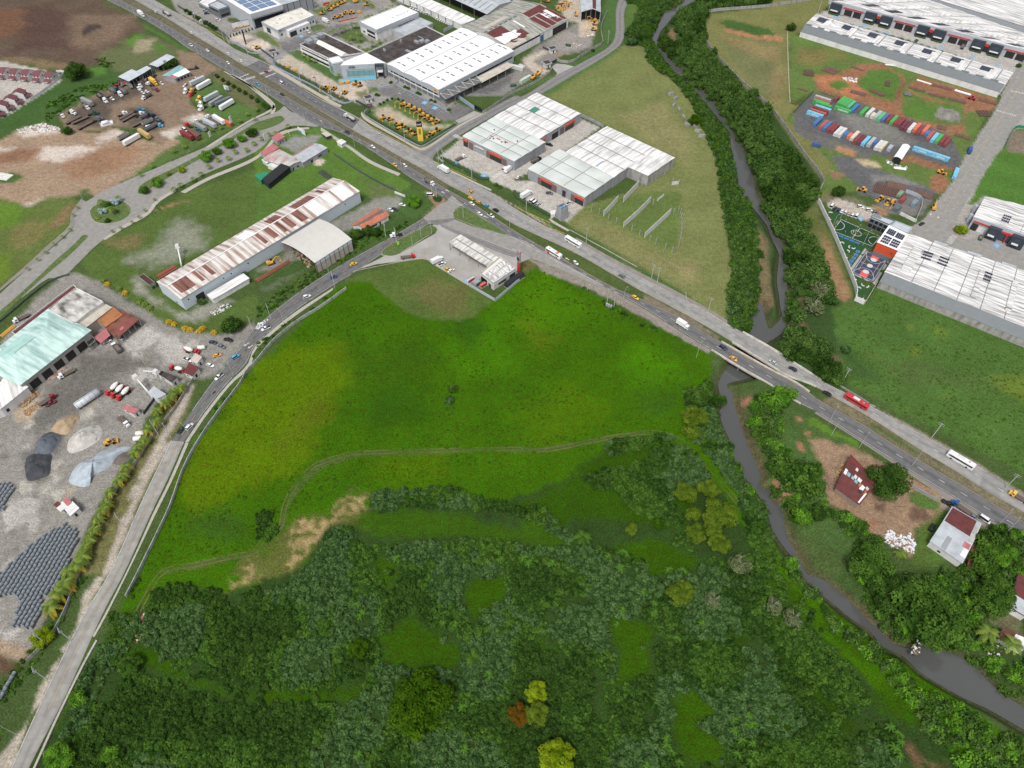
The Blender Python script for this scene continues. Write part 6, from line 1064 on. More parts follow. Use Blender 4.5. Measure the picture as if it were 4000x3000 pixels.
fleet('''long_truck|w|A1 1222 128|-45|white box truck on the highway beside the brown ploughed field
hatch|w|A1 1345 100|135|white car leading the dark-cabbed tanker at the top of the highway
tanker|gn|A1 1440 120|135|tanker lorry with dark green cab near the top of the highway
sedan|w|c 245 467|135|white car on the highway below the row of street trees
pickup|w|c 240 643|-45|white pickup on the highway level with the billboard
sedan|w|c 480 722|-45|white saloon just behind the white pickup near the truck-yard entrance
sedan|w|c 780 767|135|white saloon passing the gate of the white office
sedan|w|c 962 870|135|silvery white saloon just before the dark resurfaced patch
hatch|w|c 778 903|-45|white hatchback approaching the truck-yard kerb
sedan|mr|c 1325 1030|135|maroon car crossing the zebra stripes
van|w|c 1545 1195|135|white minibus just below the zebra crossing
hatch|lb|c 1212 1210|-45|light blue car by the lower zebra crossing
sedan|dk|c 1555 1355|-45|charcoal car near the boulevard mouth
tanker|w|B1 810 1020|135|white-cabbed tanker lorry passing the display lot
pickup|nv|B1 790 1140|-45|dark navy pickup opposite the bus shelter
sedan|sv|B1 1062 1157|135|pale silver saloon passing the yellow totem corner
sedan|w|B1 1010 1265|-45|white saloon beside the white kiosk
sedan|y|B1 1198 1423|-45|yellow taxi on the highway below the side-road junction
hatch|w|B1 1287 1428|-45|white hatchback next to the yellow taxi by the lamp post
long_truck|w|B1 1620 1468|135|white box truck passing the trade-unit hedge
dump_truck|w|B1 1500 1578|-45|white tipper truck with open load near the corner trees
hatch|o|h 348 630|135|orange taxi alone in the far turning lane
sedan|y|h 355 692|135|yellow taxi waiting in the median gap
sedan|w|h 365 747|-45|white car beside the yellow taxi in the median gap
hatch|o|h 428 733|135|orange taxi waiting next to the white car in the median gap
hatch|lb|h 507 765|135|pale blue car third in the median gap queue
suv|bk|h 598 812|135|black car at the tip of the median grass
sedan|w|h 443 847|-45|white car in front of the white pickup by the traffic island
pickup|w|h 553 865|-45|white pickup on the dark lane beside the median tip
coach|w|C2 528 438|135|white coach on the pale carriageway by the trade units
city_bus|w|C2 362 535|-45|white and orange city bus by the filling station
hatch|w|C2 550 610|-45|white car following the city bus
sedan|gy|C2 948 724|135|grey car alone on the pale carriageway by the mown meadow
sedan|y|C2 1067 908|-45|yellow taxi passing the transformer poles
box_truck|w|C2 1475 1152|-45|white-roofed truck with blue box sides before the bridge
suv|nv|C2 1828 1342|-45|dark blue estate car entering the bridge
sedan|o|C2 1914 1438|-45|orange taxi on the bridge
sedan|sv|D2 43 1467|135|silver-roofed car on the pale bridge deck
sedan|dk|D2 216 1526|135|dark saloon following over the pale bridge deck
sedan|bk|D3 512 80|135|black saloon just ahead of the red coach
coach|r|D3 760 158|135|bright red coach leaving the bridge
coach|w|D3 1660 665|135|white coach on the right-hand end of the highway
flatbed|y|D3 2175 985|135|yellow-cabbed flatbed truck cut by the right edge
pickup|bk|D3 1555 1030|-45|black pickup parked on the shoulder by the fence
flatbed|b|D3 1672 1072|130|blue truck parked in front of the grey-roofed house
sedan|gy|D3 1762 1135|135|grey car parked by the corner of the grey-roofed house
van|w|D3 1872 1168|-50|white van parked on the shoulder by the road
suv|bk|D3 1420 1240|46|black car on the grass left of the grey-roofed house
sedan|y|B2 843 617|30|yellow taxi on the curved road near the station ramp
sedan|b|B2 670 732|30|blue car on the curved road by the hedge
suv|w|B2 440 900|30|white car on the curved road above the meadow wall end
pickup|w|B2 85 1175|215|white pickup on the curved road by the paired poles
suv|lb|A2 2035 1420|45|light blue car on the curved road by the yard entrance
pickup|w|A2 1893 1592|235|white pickup on the curved road beside the hut ruins
motorcycle|bk|A3 1848 70|55|motorcycle on the curved road edge
suv|w|A3 1637 365|62|white car at the seam of the dark and pale road
pickup|gn|A3 1568 392|62|dark pickup with a white load at the road seam
daycab|w|B2 1212 372|200|white truck tractor without trailer on the curved road
flatbed|r|B2 1310 562|10|red-cabbed empty flatbed truck on the station ramp
box_truck|w|k 440 360|38|white box truck parked at the station lot edge
pickup|w|k 480 380|38|white pickup parked between the white truck and yellow car
hatch|y|k 530 420|38|yellow car parked in the station bays
sedan|w|k 555 434|38|white car parked beside the yellow one in the station bays
sedan|w|B2 1163 153|-40|white and black car parked above the orange-tiled house
sedan|dk|B2 1198 147|-40|dark car parked above the orange-tiled house
sedan|w|B2 1265 108|-20|white car parked near the bright round tree
van|w|B2 1505 25|0|white van parked under the corner trees
sedan|o|A2 1878 1407|20|orange taxi parked in the precast yard entrance
sedan|gy|A2 1915 1332|-25|grey car parked above the orange taxi
pickup|bk|A2 1972 1275|-20|black pickup with rusty load at the yard entrance
sedan|nv|A2 1840 1297|-15|stripped blue-grey car wreck under the pole
sedan|w|A2 1818 1493|-20|white car parked below the orange taxi
pickup|w|A2 1622 1447|-20|white pickup under the beige kiosk roof
sedan|w|A2 925 1285|35|white car with dark bonnet under the pink carport
hatch|sv|A2 1042 1262|-35|silver car half under the brown shed
dump_truck|w|A2 1010 1352|135|white-cabbed truck with long dark bed in the precast yard
flatbed|w|A2 580 1570|225|white and blue flatbed beside the stacked slabs
flatbed|mr|A3 405 145|50|maroon truck behind the maroon car
pickup|mr|A3 436 166|40|maroon pickup left of the yard silo
flatbed|w|A3 1070 325|-40|white utility truck near the pink-roofed cabin
mixer|r|A2 1660 1378|-15|red mixer truck with white drum at the top of the yard
mixer|r|A2 1530 1535|160|red mixer truck by the maroon shed
flatbed|w|h 250 300|42|white crane truck with red boom and flat deck on the forecourt
van|w|h 692 403|55|white van parked at the trade-unit corner
box_truck|w|h 727 417|55|small white box truck beside the parked van
sedan|w|h 826 482|60|white car driving between the trade-unit blocks
dump_truck|bk|h 1000 325|40|black open truck between the two unit blocks
pickup|bk|h 1132 163|-30|black pickup parked in the far trade-unit bay
suv|gy|h 1132 643|-10|grey car parked at the orange awning shop
long_truck|w|h 905 668|45|long white lorry with grey box roof by the hedge
van|w|h 963 718|50|white van beside the hedge, nearest the long lorry
van|w|h 990 737|50|white van between the other white van and silver car
hatch|sv|h 1023 753|45|silver car at the end of the hedge row
pickup|w|C2 497 92|40|white pickup parked by the tank tower
suv|w|c 630 285|10|white car parked by the dark office steel frame
hatch|w|c 205 195|15|first white car under the street trees
hatch|w|c 255 190|15|second white car under the street trees
sedan|sv|c 350 262|20|silver car half under the street trees
sedan|w|c 398 292|20|white saloon at the lower end of the street trees
suv|sv|c 450 148|15|silver car at the corner of the dark office
suv|nv|c 470 190|15|navy car below the corner of the dark office
hatch|w|c 1935 458|-40|white car in the bay beside the white office
box_truck|w|d 545 375|-40|white box truck on the dealer service road
dump_truck|bk|o 660 465|60|pale truck backed into a red-banded dock
box_truck|b|D1 1740 1305|62|blue truck with white box stopped on the estate road
suv|bk|p 785 685|35|black car inside the red-banded dock
sedan|bk|p 258 693|35|black car at the estate junction
van|w|m 382 263|50|white van first in the parking row above the pitch
suv|dk|m 412 287|50|charcoal car second in the parking row above the pitch
suv|nv|m 447 300|50|navy car third in the parking row above the pitch
sedan|w|m 484 313|50|white car fourth in the parking row above the pitch
suv|w|m 520 325|50|white car fifth in the parking row above the pitch
sedan|bg|m 553 345|50|beige car sixth in the parking row above the pitch
suv|w|m 588 353|50|white car seventh in the parking row above the pitch
van|w|m 628 362|50|white van last in the parking row above the pitch
suv|w|m 663 270|-20|white car parked on the gravel above the pitch
suv|w|m 748 303|-20|white car with dark windows by the clubhouse
hatch|gy|m 815 330|-20|grey car tucked behind the clubhouse roof''')
for i,s in enumerate(('A3 978 50','A3 1022 70','A3 1072 92')):veh('mixer','r',s,238,['left','middle','right'][i]+' one of three red mixer trucks parked side by side','red mixer trucks side by side')
fleet('''dump_trailer|cg|a 1450 605|a|X''')if False else None
fleet('''dump_trailer|cg|a 1450 605|1515 680|grey tipper trailer tilted below the largest shed
flatbed|r|a 1330 590|1380 560|red truck wreck left of the tilted tipper
daycab|mr|a 1250 600|1180 640|dark red truck wreck at the grass edge
daycab|b|a 1235 655|1180 690|blue cab wreck between two grey tippers
dump_trailer|gy|a 1150 690|1220 740|dark grey tipper trailer left of the blue cab wreck
dump_trailer|gy|a 1335 705|1400 760|dark grey tipper trailer right of the white tractor
tractor|w|a 1275 745|1345 800|white tractor truck between the grey tippers
tractor|w|a 1015 855|1085 910|white tractor truck at the lower grey trailers
pickup|w|a 1140 815|1195 850|white pickup beside the white tractor truck
dump_trailer|dk|a 930 790|980 840|black tipper trailer behind the white tractor truck
flat_trailer|gy|a 1010 745|1080 790|dark trailer at the grass edge above the pickup
trailer|cg|a 725 905|860 970|long grey-white trailer on the western row
dump_truck|w|a 690 970|760 1010|white-cabbed dump truck below the long grey trailer
tractor|w|a 450 1065|530 1090|white tractor truck at the western end
flatbed|w|a 260 1110|310 1140|white-cabbed flatbed at the far western corner
tractor|gn|a 815 1085|880 1075|dark green tractor truck on a flat trailer
flat_trailer|bg|a 595 1195|740 1130|brown flat trailer behind the green tractor
flat_trailer|w|a 470 1195|600 1130|white-decked flat trailer beside the brown one
tractor|gy|a 890 1190|960 1165|blue-grey tractor truck in front of the black chassis
flat_trailer|bk|a 680 1285|800 1220|burnt black trailer chassis
tractor|tl|a 1590 1030|1690 1010|teal tractor truck in the middle group
daycab|tl|a 1680 1035|1720 1060|second teal cab beside the teal tractor
daycab|w|a 1320 1095|1380 1070|white cab truck at the western end of the middle group
flat_trailer|gy|a 1390 1120|1520 1050|dark flat trailer below the white cab
flat_trailer|bg|a 1430 1155|1555 1085|pale littered flat trailer below the dark one
daycab|w|a 1615 1100|1660 1080|white cab at the end of the littered trailer
dump_truck|dk|a 1720 1130|1780 1100|black truck wreck right of the white cab
daycab|nv|a 1800 1130|1850 1110|dark blue truck wreck in the middle group
daycab|gy|a 1900 1170|1950 1200|grey truck cab wreck at the eastern corner
daycab|nv|a 1965 1215|2020 1250|navy truck wreck at the eastern corner
daycab|lb|a 1940 1290|2000 1290|pale blue stripped cab at the eastern corner
flat_trailer|bg|a 1620 1245|1750 1180|rusty brown flat trailer in the middle group
dump_trailer|cg|a 1760 1240|1850 1195|open ribbed trailer above the white tank
dump_trailer|gy|a 1790 1345|1880 1300|grey tipper below the white tank
dump_trailer|cg|a 1340 1490|1410 1450|dirty grey tipper alone on the tan ground
trailer|w|a 1490 1560|1630 1480|white box trailer alone on the tan ground
trailer|cb|a 1710 1460|1820 1530|mustard yellow trailer with white patches on the grass
long_truck|y|a 1860 545|1940 600|yellow truck with white-roofed box by the workshop house
daycab|w|a 1795 580|1740 560|white and blue cab beside the yellow truck
sedan|w|a 1670 712|1720 735|white taxi-like car in front of the white cabs
sedan|w|a 1742 692|1790 710|white car right of the taxi-like car
daycab|w|a 1595 645|1640 680|white truck cab nearest the tilted tipper
daycab|w|a 1612 602|1650 620|white truck cab behind the nearest one
dump_truck|w|a 1740 790|1640 845|white-cabbed truck with bright blue tipper body
flatbed|rs|a 1880 655|1940 690|rust red flatbed behind the blue tipper
pickup|w|a 1990 550|2030 570|white pickup in front of the workshop house
tractor|w|b 395 690|345 740|white tractor truck with its trailer at the yard edge
trailer|sv|b 590 545|430 620|grey-white trailer behind the white tractor
trailer|w|b 700 610|560 690|clean white trailer with a dark front panel
daycab|r|b 495 740|455 770|red truck cab below the yellow cab
daycab|y|b 510 680|460 710|yellow truck cab beside the clean white trailer
tractor|y|b 635 820|585 850|yellow tractor truck alone on the grass
tractor|w|b 655 915|600 960|white tractor truck, upper of the two on the grass
tractor|w|b 672 985|615 1020|white tractor truck, lower of the two on the grass
trailer|sv|b 830 815|690 890|pale trailer behind the upper white tractor
trailer|cg|b 915 895|760 990|grey trailer behind the lower white tractor
trailer|gy|b 1035 905|890 970|dark-roofed trailer second from the grass corner
trailer|w|b 1095 955|945 1045|white trailer nearest the grass corner
hatch|w|b 365 588|325 610|white car beside the grey-white trailer
pickup|w|b 550 472|600 450|white pickup behind the grey-white trailer
flatbed|dk|b 500 300|570 290|dark loaded flatbed behind the workshop house
sedan|gy|b 850 380|885 400|grey car on the grass by the yard corner
trailer|mr|b 410 1485|540 1560|white trailer with maroon roof at the lower row end
trailer|rs|b 530 1475|600 1530|short rusty trailer beside the maroon roof
flat_trailer|cb|b 530 1405|660 1475|flat trailer with timber load in the lower row
trailer|cg|b 640 1335|770 1410|grey trailer in the middle of the lower row
flat_trailer|w|b 715 1300|780 1340|white-decked trailer in the lower row
trailer|sv|b 800 1280|930 1345|pale grey trailer right of the white deck
flat_trailer|gy|b 870 1225|960 1290|grey flat trailer in the lower row
trailer|w|b 960 1215|1080 1290|white trailer nearest the orange container
daycab|r|b 430 1290|380 1265|red cab at the head of the timber trailer
daycab|w|b 585 1232|540 1210|white cab at the head of the lower grey trailer
daycab|w|b 790 1150|750 1130|white cab at the head of the lower row
van|w|b 360 1355|400 1380|white van left of the timber trailer
hatch|b|b 600 1365|640 1390|blue car between lower row trailers''','vehicles in the truck yard')
G_='new white cars behind the dealership'
for i in range(9):
 for j in range(2):
  a,b_=X('e 30 150')[0],X('e 400 265')[0];f=i/8;x,y=a[0]+(b_[0]-a[0])*f+j*5,a[1]+(b_[1]-a[1])*f-j*7
  if j and i>6:continue
  veh('hatch' if(i+j)%3 else 'suv','w' if(i,j)!=(6,1)else 'gy','P %.1f %.1f'%(x,y),30,'%s car of the %s file in the long white parked double row'%(ORD[i],['lower','upper'][j]),G_)
for i in range(8):
 for j in range(2):
  a,b_=X('e 480 315')[0],X('e 735 430')[0];f=i/7;x,y=a[0]+(b_[0]-a[0])*f+j*6,a[1]+(b_[1]-a[1])*f-j*6
  veh('sedan','w','P %.1f %.1f'%(x,y),30,'%s car of the %s file in the tight white parked block'%(ORD[i],['lower','upper'][j]),G_)
  # machines
D_='yellow machines on the display lot';n=0
for s in('g 760 480','g 845 510','g 935 555','g 1020 595','g 1085 660','g 1160 700','g 1230 755'):
 veh('excavator','',s,205,'%s excavator from the guard hut in the slanting display row'%ORD[n],D_);n+=1
fleet('''excavator||g 545 735|205|excavator beside the bulldozer near the lamp sign
dozer||g 415 715|215|bulldozer nearest the blue lamp sign
excavator||g 670 825|200|small black-topped excavator in the lower display group
grader||g 755 865|215|upper one of two graders in the display lot
grader||g 865 935|215|lower one of two graders in the display lot
dozer||g 955 990|215|bulldozer left of the yellow totem
loader||g 1350 785|215|wheel loader at the end of the excavator row
loader||g 1235 1010|225|wheel loader right of the yellow totem
grader||g 1350 935|225|grader at the corner right of the totem''',D_)
fleet('''dozer||d 1050 1445|215|left bulldozer by the blue pool
dozer||d 1125 1475|215|right bulldozer by the blue pool
excavator||d 545 1520|230|smallest excavator by the front fence
excavator||d 680 1535|240|excavator on the left rubble mound
excavator||d 870 1605|240|excavator on the right rubble mound
generator_box||d 820 1430|10|yellow box unit left beside the pool
generator_box||d 915 1420|10|yellow box unit right beside the pool
generator_box||c 1640 963|15|tiny yellow box on the bare strip
generator_box||d 20 1215|20|large yellow box unit on the bare strip
excavator||c 1200 690|215|excavator below the billboard
excavator||d 610 170|210|excavator at the lower left of the rear machine yard
excavator||d 650 130|210|excavator second in the rear machine yard
excavator||d 720 105|210|excavator third in the rear machine yard
excavator||d 790 60|210|excavator fourth in the rear machine yard
excavator||d 840 40|210|excavator fifth in the rear machine yard
excavator||d 1060 30|30|excavator near the kerb of the rear machine yard
dozer||d 1240 80|200|bulldozer at the round kerb of the rear yard
loader||d 700 310|200|loader first in the red-railed line
loader||d 790 285|200|loader second in the red-railed line
loader||d 885 230|200|loader third in the red-railed line
loader||d 985 225|200|loader last in the red-railed line
generator_box||d 1115 210|20|yellow box beyond the red-railed line
dozer||d 475 235|200|lone dozer on the grass by the white garages
excavator||f 1200 255|95|excavator facing away on the rear concrete
excavator||f 1495 350|180|uppermost excavator of three by the gabled store
excavator||f 1520 415|180|middle excavator of three by the gabled store
excavator||f 1500 510|180|lowest excavator of three by the gabled store
excavator||f 545 1280|60|upper mini excavator at the rear gate wall
excavator||f 455 1345|60|lower mini excavator at the rear gate wall
excavator||f 690 25|200|excavator at the roof edge of the scrap yard
loader||p 450 190|-30|backhoe loader on the grass patch by the estate road
loader||m 680 108|150|backhoe loader on the black gravel
loader||m 858 198|215|yellow loader left of the site yard
loader||m 930 228|240|yellow loader in the middle of the site yard
excavator||m 985 235|240|small excavator by the site containers
loader||A3 955 505|25|orange wheel loader between the sand heaps
excavator||B2 130 612|30|broken yellow digger beside the long warehouse
skip||p 838 835|60|green skip full of waste at the warehouse dock
skip||e 1795 1475|20|green skip with rubbish near the wall
skip||f 1060 780|-25|dark blue skip with spilled rubbish in the rear yard''')
# silo, tanks and batching gear
def silo(s0,s1,r,label,z):
 a,b_=G1(s0,z),G1(s1,z);d=b_-a;o=thing('cement_silo',label,'silo',((a.x+b_.x)/2,(a.y+b_.y)/2,0),math.atan2(d.y,d.x));L=d.length/2;mm=mat('silo_steel',S(196,204,210),.4,.08,.6);t=tank('tank',-L,L,r,z,mm,18);link('tank',t[1],mm,o);b=MB()
 for k in range(6):x=-L+.6+k*(2*L-1.2)/5;b.tube((x-.04,0,z),(x+.04,0,z),r+.05,n=18)
 b.build('hoop',STEELD,o);b=MB()
 for x in(-L*.6,L*.6):b.box(x-.2,x+.2,-r*.8,r*.8,0,z-r*.7)
 b.box(-L,L,-.1,.1,z+r,z+r+.12);b.build('cradle',STEEL,o)
silo('A3 650 195','A3 855 60',1.9,'long pale steel silo lying in the precast yard',2.2)
for i,s in enumerate(('A3 1210 425','A3 1188 470','A2 1740 1343')):c=G1(s,1.2);o=thing('mixer_drum',['upper white drum lying under the yard palms','lower white drum lying under the yard palms','white drum lying beside the red mixer truck'][i],'drum',(c.x,c.y,0),.2);t=tank('drum',-2,2,1.2,1.25,paint((228,226,220)),14);link('drum',t[1],t[2],o);b=MB();b.box(-1.2,1.2,-.8,.8,0,.4);b.build('cradle',CH,o)
c=G1('a 1030 1245',1);o=thing('white_tank','white tank on a white bunded base in the truck yard','tank',(c.x,c.y,0),.55);t=tank('tank',-2.6,2.2,1.2,1.8,BODY);link('tank',t[1],BODY,o);[link(x[0],x[1],x[2],o)for x in openbody('bund',-4,5,4.4,0,1.2,BODY)]
c=G1('a 1770 1308',1);o=thing('white_tank','small white tank among the truck wrecks','tank',(c.x,c.y,0),.5);t=tank('tank',-2,2,.9,1.6,BODY);link('tank',t[1],BODY,o);b=MB();b.box(-1.5,1.5,-.6,.6,0,.8);b.build('cradle',CH,o)
c=G1('h 213 350',1.4);o=thing('blue_tank','round blue water tank beside the forecourt hedge','tank',(c.x,c.y,0));b=MB();b.tube((0,0,0),(0,0,2.3),1.2,n=14);b.build('tank',mat('water_tank_blue',S(84,150,196),.4,.08,1),o);b=MB();b.tube((0,0,2.3),(0,0,2.7),.9,.3,n=14);b.build('lid',mat('water_tank_blue',S(84,150,196),.4),o)
def gantry(s,rz,label):
 c=G1(s);o=thing('batching_conveyor',label,'conveyor',c,rz);b=MB();b.tube((-7,0,1),(6,0,7),.45,n=4);b.build('conveyor',WALLW,o);b=MB()
 for x,z in((-3,2.6),(2,5),(6,6.8)):
  for y in(-1.2,1.2):b.tube((x,y,0),(x,y*.4,z),.12)
 b.build('leg',STEEL,o);b=MB();b.box(3.5,6.5,-1.4,1.4,6.2,8,0,.7);b.build('hopper',WALLW,o)
gantry('A3 1260 60',2.4,'white conveyor frame of the batching plant by the palms');gantry('A2 1330 1600',-.5,'white conveyor frame above the dark hopper deck');gantry('A2 1570 590',1.9,'old concrete mixing tower with silos beside the long warehouse')
c=G1('A2 1290 800');o=thing('hopper_stand','rusty open hopper on a concrete stand near the long warehouse','hopper',c,-.7);[link(x[0],x[1],x[2],o)for x in openbody('hopper',-6,6,3.4,2.4,4.2,CONCW,mat('rust_inside',S(84,56,48),.9,.2,1))];b=MB();[b.box(x-.3,x+.3,y-.3,y+.3,0,2.4)for x in(-5,0,5)for y in(-1.2,1.2)];b.build('leg',CONCW,o)
# containers
def cont(col,pos,ang,label,L=12.2,group='shipping containers on the black gravel yard',z=.0,txt=None,pale=None,white_txt=True):
 m=mat('container_%d_%d_%d'%col,S(*col),.55,.08,.8,dirt=S(*[int(c*.75)for c in col]),dirt_scale=.5,dirt_amt=.5)
 c=G1(pos,1.3+z);c.z=z+.05
 if isinstance(ang,str):q=G1(pos.split()[0]+' '+ang,1.3+z);ang=math.degrees(math.atan2(q.y-c.y,q.x-c.x))
 o=thing('shipping_container',label,'container',c,R(ang),group);k='cont%d'%L
 if k not in TP:
  l=L/2;b=MB();b.box(-l,l,-1.18,1.18,.12,2.55)
  for x in np.arange(-l+.3,l-.2,.42):
   for s in(-1,1):b.box(x-.1,x+.1,s*1.18-.03,s*1.18+.03,.25,2.4)
  d=MB()
  for y in(-.6,.6):d.box(-l-.04,-l+.02,y-.56,y+.56,.2,2.45)
  f=MB()
  for s in(-1,1):f.box(-l-.02,l+.02,s*1.2-.06,s*1.2+.06,2.5,2.62);f.box(-l-.02,l+.02,s*1.2-.06,s*1.2+.06,.0,.14);f.box(-l-.03,-l+.1,s*1.2-.07,s*1.2+.07,.14,2.5);f.box(l-.1,l+.03,s*1.2-.07,s*1.2+.07,.14,2.5)
  e=MB()
  for y in(-.85,-.35,.35,.85):e.tube((-l-.06,y,.2),(-l-.06,y,2.4),.03,n=4)
  TP[k]=[('body',b.mesh('container_body'),0),('frame',f.mesh('container_frame'),0),('door',d.mesh('container_door'),0),('locking_bar',e.mesh('locking_bar'),1)]
 for nm,me,w in TP[k]:
  if len(me.materials)==0:me.materials.append(m)
  link(nm,me,m if w==0 else STEEL,o)
 if txt:
  t=link('lettering',textmesh(txt,1.5,.03),paint((226,240,246)),o);t.location=(.8,-1.25,1.35);t.rotation_euler=(R(90),0,0)
  if txt=='MAERSK':b=MB();[b.box(-4.0-.12,-4.0+.12,-1.27,-1.23,.75,1.95),b.box(-4.6,-3.4,-1.275,-1.225,1.23,1.47)];b.build('star_emblem',paint((226,240,246)),o)
 return o
CC=dict(m=(142,66,68),g=(70,178,80),w=(214,216,214),s=(176,184,190),b=(58,126,188),l=(116,198,232),o=(226,116,82),r=(184,96,86),c=(222,212,186),d=(82,116,170),t=(82,190,130),v=(116,58,72),n=(70,100,150))
CN=dict(m='maroon',g='green',w='white',s='grey',b='blue',l='light blue',o='orange',r='brick red',c='cream',d='slate blue',t='mint green',v='dark purple-red',n='dull blue')
row=[('g',535,168,0),('w',583,176,0),('c',606,200,1),('s',640,198,0),('t',666,210,0),('d',695,216,0),('m',732,222,0),('g',763,233,0),('m',790,242,0),('m',818,250,0),('v',842,275,0),('v',872,284,0),('w',900,291,0),('o',939,291,0),('m',963,314,0),('o',1007,306,0),('b',1018,337,1),('r',1043,351,0),('l',1074,368,0),('g',1106,378,0),('m',1138,388,0),('m',1170,400,0)]
for i,(c,x,y,sh_)in enumerate(row):cont(CC[c],'l %d %d'%(x,y),50,'%s container %s from the left in the long upper row'%(CN[c],ORD[i]),6.1 if sh_ else 12.2)
row=[('r',228,270,0),('b',257,279,0),('m',283,292,0),('m',312,299,0),('w',340,320,0),('w',369,329,0),('b',399,342,1),('o',427,354,1),('c',466,354,0),('m',488,376,0),('v',516,386,0),('l',549,394,0),('s',592,402,0),('d',624,404,1),('w',649,425,0),('c',679,433,0),('s',734,447,1)]
for i,(c,x,y,sh_)in enumerate(row):cont(CC[c],'l %d %d'%(x,y),50,'%s container %s from the left in the long lower row'%(CN[c],ORD[i]),6.1 if sh_ else 12.2)
for c,x,y,t,lb in(('s',222,72,None,'grey container topmost in the left stack'),('r',220,88,None,'faded red container second in the left stack'),('g',210,103,None,'green container third in the left stack'),('g',225,120,None,'green container fourth in the left stack'),('l',222,146,None,'light blue container in the middle of the left stack'),('m',205,158,None,'maroon container below the light blue one in the left stack'),('r',185,175,None,'brick red container behind the lettered one'),('l',162,190,'MAERSK','light blue lettered container lowest in the left stack')):cont(CC[c],'l %d %d'%(x,y),-38,lb,txt=t)
cont(CC['b'],'l 183 245',50,'blue container meeting the lettered light blue one at a right angle');cont(CC['m'],'l 325 72',50,'short maroon container alone at the top edge',6.1)
for i,(c,x,y)in enumerate((('g',365,88),('g',388,98),('g',412,108),('t',437,120),('b',464,143))):cont(CC[c],'l %d %d'%(x,y),50,'%s container %s in the block of five behind the lettered green one'%(CN[c],ORD[i]))
cont(CC['g'],'l 373 155',-38,'green container with white lettering along its side',txt='EVERGREEN',z=.05);cont(CC['l'],'l 978 467',-38,'left one of two lettered light blue containers end to end',txt='MAERSK');cont(CC['l'],'l 1115 512',-38,'right one of two lettered light blue containers end to end',txt='MAERSK')
cont(CC['l'],'l 1234 640',58,'light blue container standing on the estate road',group=None);cont(CC['n'],'l 174 422',-22,'small blue cabin container with grey roof on the gravel edge',6.1,None);cont((222,110,56),'b 1070 1228','1165 1268','orange container at the end of the lower trailer row',group=None);cont(CC['rs']if 'rs' in CC else(140,76,66),'D3 1760 1500',57,'rusty red container beside the grey-roofed house',group=None)
cont((214,216,214),'e 1850 1165','1990 1200','left white container at the back of the white hall',group=None);cont((206,202,200),'e 1935 1155','2000 1185','right white container at the back of the white hall',6.1,None);cont((196,214,200),'e 2000 1370','2100 1310','pale green container by the yard wall',group=None)
for nm,s,a,cc_,lb in(('site','m 1030 290',48,(96,112,120),'weathered grey site container with blue tarp end'),('site','m 1080 205',48,(150,74,74),'dark red site container behind the grey one'),('site','m 1195 240',48,(120,150,166),'blue-grey site container inside the panel wall'),('site','m 1055 150',48,(130,160,130),'pale green tarp-covered container by the pipe stack')):cont(cc_,s,a,lb,6.1,None)
H=Hall('white_tent','white membrane storage tent between the container rows','tent','l 768 512,822 532,886 434,834 418',4.5,BLACKW,RW,vault(1.0),ns=8)
# billboard, totem, signs
def board(s,rz,w,h,z,label,m,face,pole=.4,parts=()):
 c=G1(s);o=thing('sign_board',label,'sign',c,rz);b=MB();b.tube((0,0,0),(0,0,z),pole,n=8);b.build('post',BLK,o);b=MB();b.box(-w/2,w/2,-.15,.15,z,z+h);b.build('panel',m,o)
 for nm,x0,x1,z0,z1,mm in face:b=MB();b.box(w*x0,w*x1,-.22,-.16,z+h*z0,z+h*z1);b.build(nm,mm,o)
 return o
BBY=mat('billboard_yellow',S(240,196,30),.5,.05,1);o=board('c 1035 635',.5,15,7,12,'roadside billboard with yellow foot showing machines, on one dark pole',BLK,(('poster',-.49,.49,.03,.97,WALLW),('poster_band',-.489,.489,.031,.3,BBY),('emblem',-.12,.05,.76,.92,paint((206,40,60)))),.6)
b=MB();[b.box(-6.5+k*1.15,-5.7+k*1.15+(k%3)*.2,-.3,-.23,13.6,14.5+.9*((k*37)%5)/5)for k in range(12)];b.build('machine_picture',mat('picture_orange',S(190,130,30),.6,.3,2),o)
c=G1('g 1078 1102');o=thing('totem_sign','tall yellow totem with black head and vertical black letters','sign',c,.1);b=MB();b.box(-1.9,1.9,-.6,.6,0,11);b.build('panel',BBY,o);b=MB();b.box(-1.95,1.95,-.65,.65,11.003,14.5);b.build('head_panel',BLK,o);t=link('lettering',textmesh('CAT',1.7),WALLW,o);t.location=(0,-.68,12.7);t.rotation_euler=(R(90),0,0);t=link('lettering',textmesh('IASA',2.1),BLK,o);t.location=(0,-.64,7.4);t.rotation_euler=(0,R(90),0);t.rotation_euler=(R(90),R(-90),0)
board('g 218 668',.4,4,2.2,7,'dark blue sign on a thin pole at the display lot gate',paint((56,70,100)),(('stripe',-.4,.4,.3,.7,paint((200,80,90))),),.15);board('d 385 1475',.4,4,1.6,6,'red and white sign on a dark pole on the bare strip',WALLW,(('stripe',-.45,.1,.2,.8,paint((200,60,60))),),.15);board('B1 400 1160',-.7,8,4,.5,'wide banner board on the grass beside the goal frame',WALLW,(('stripe',-.5,.0,.0,.4,paint((80,150,180))),),.1)
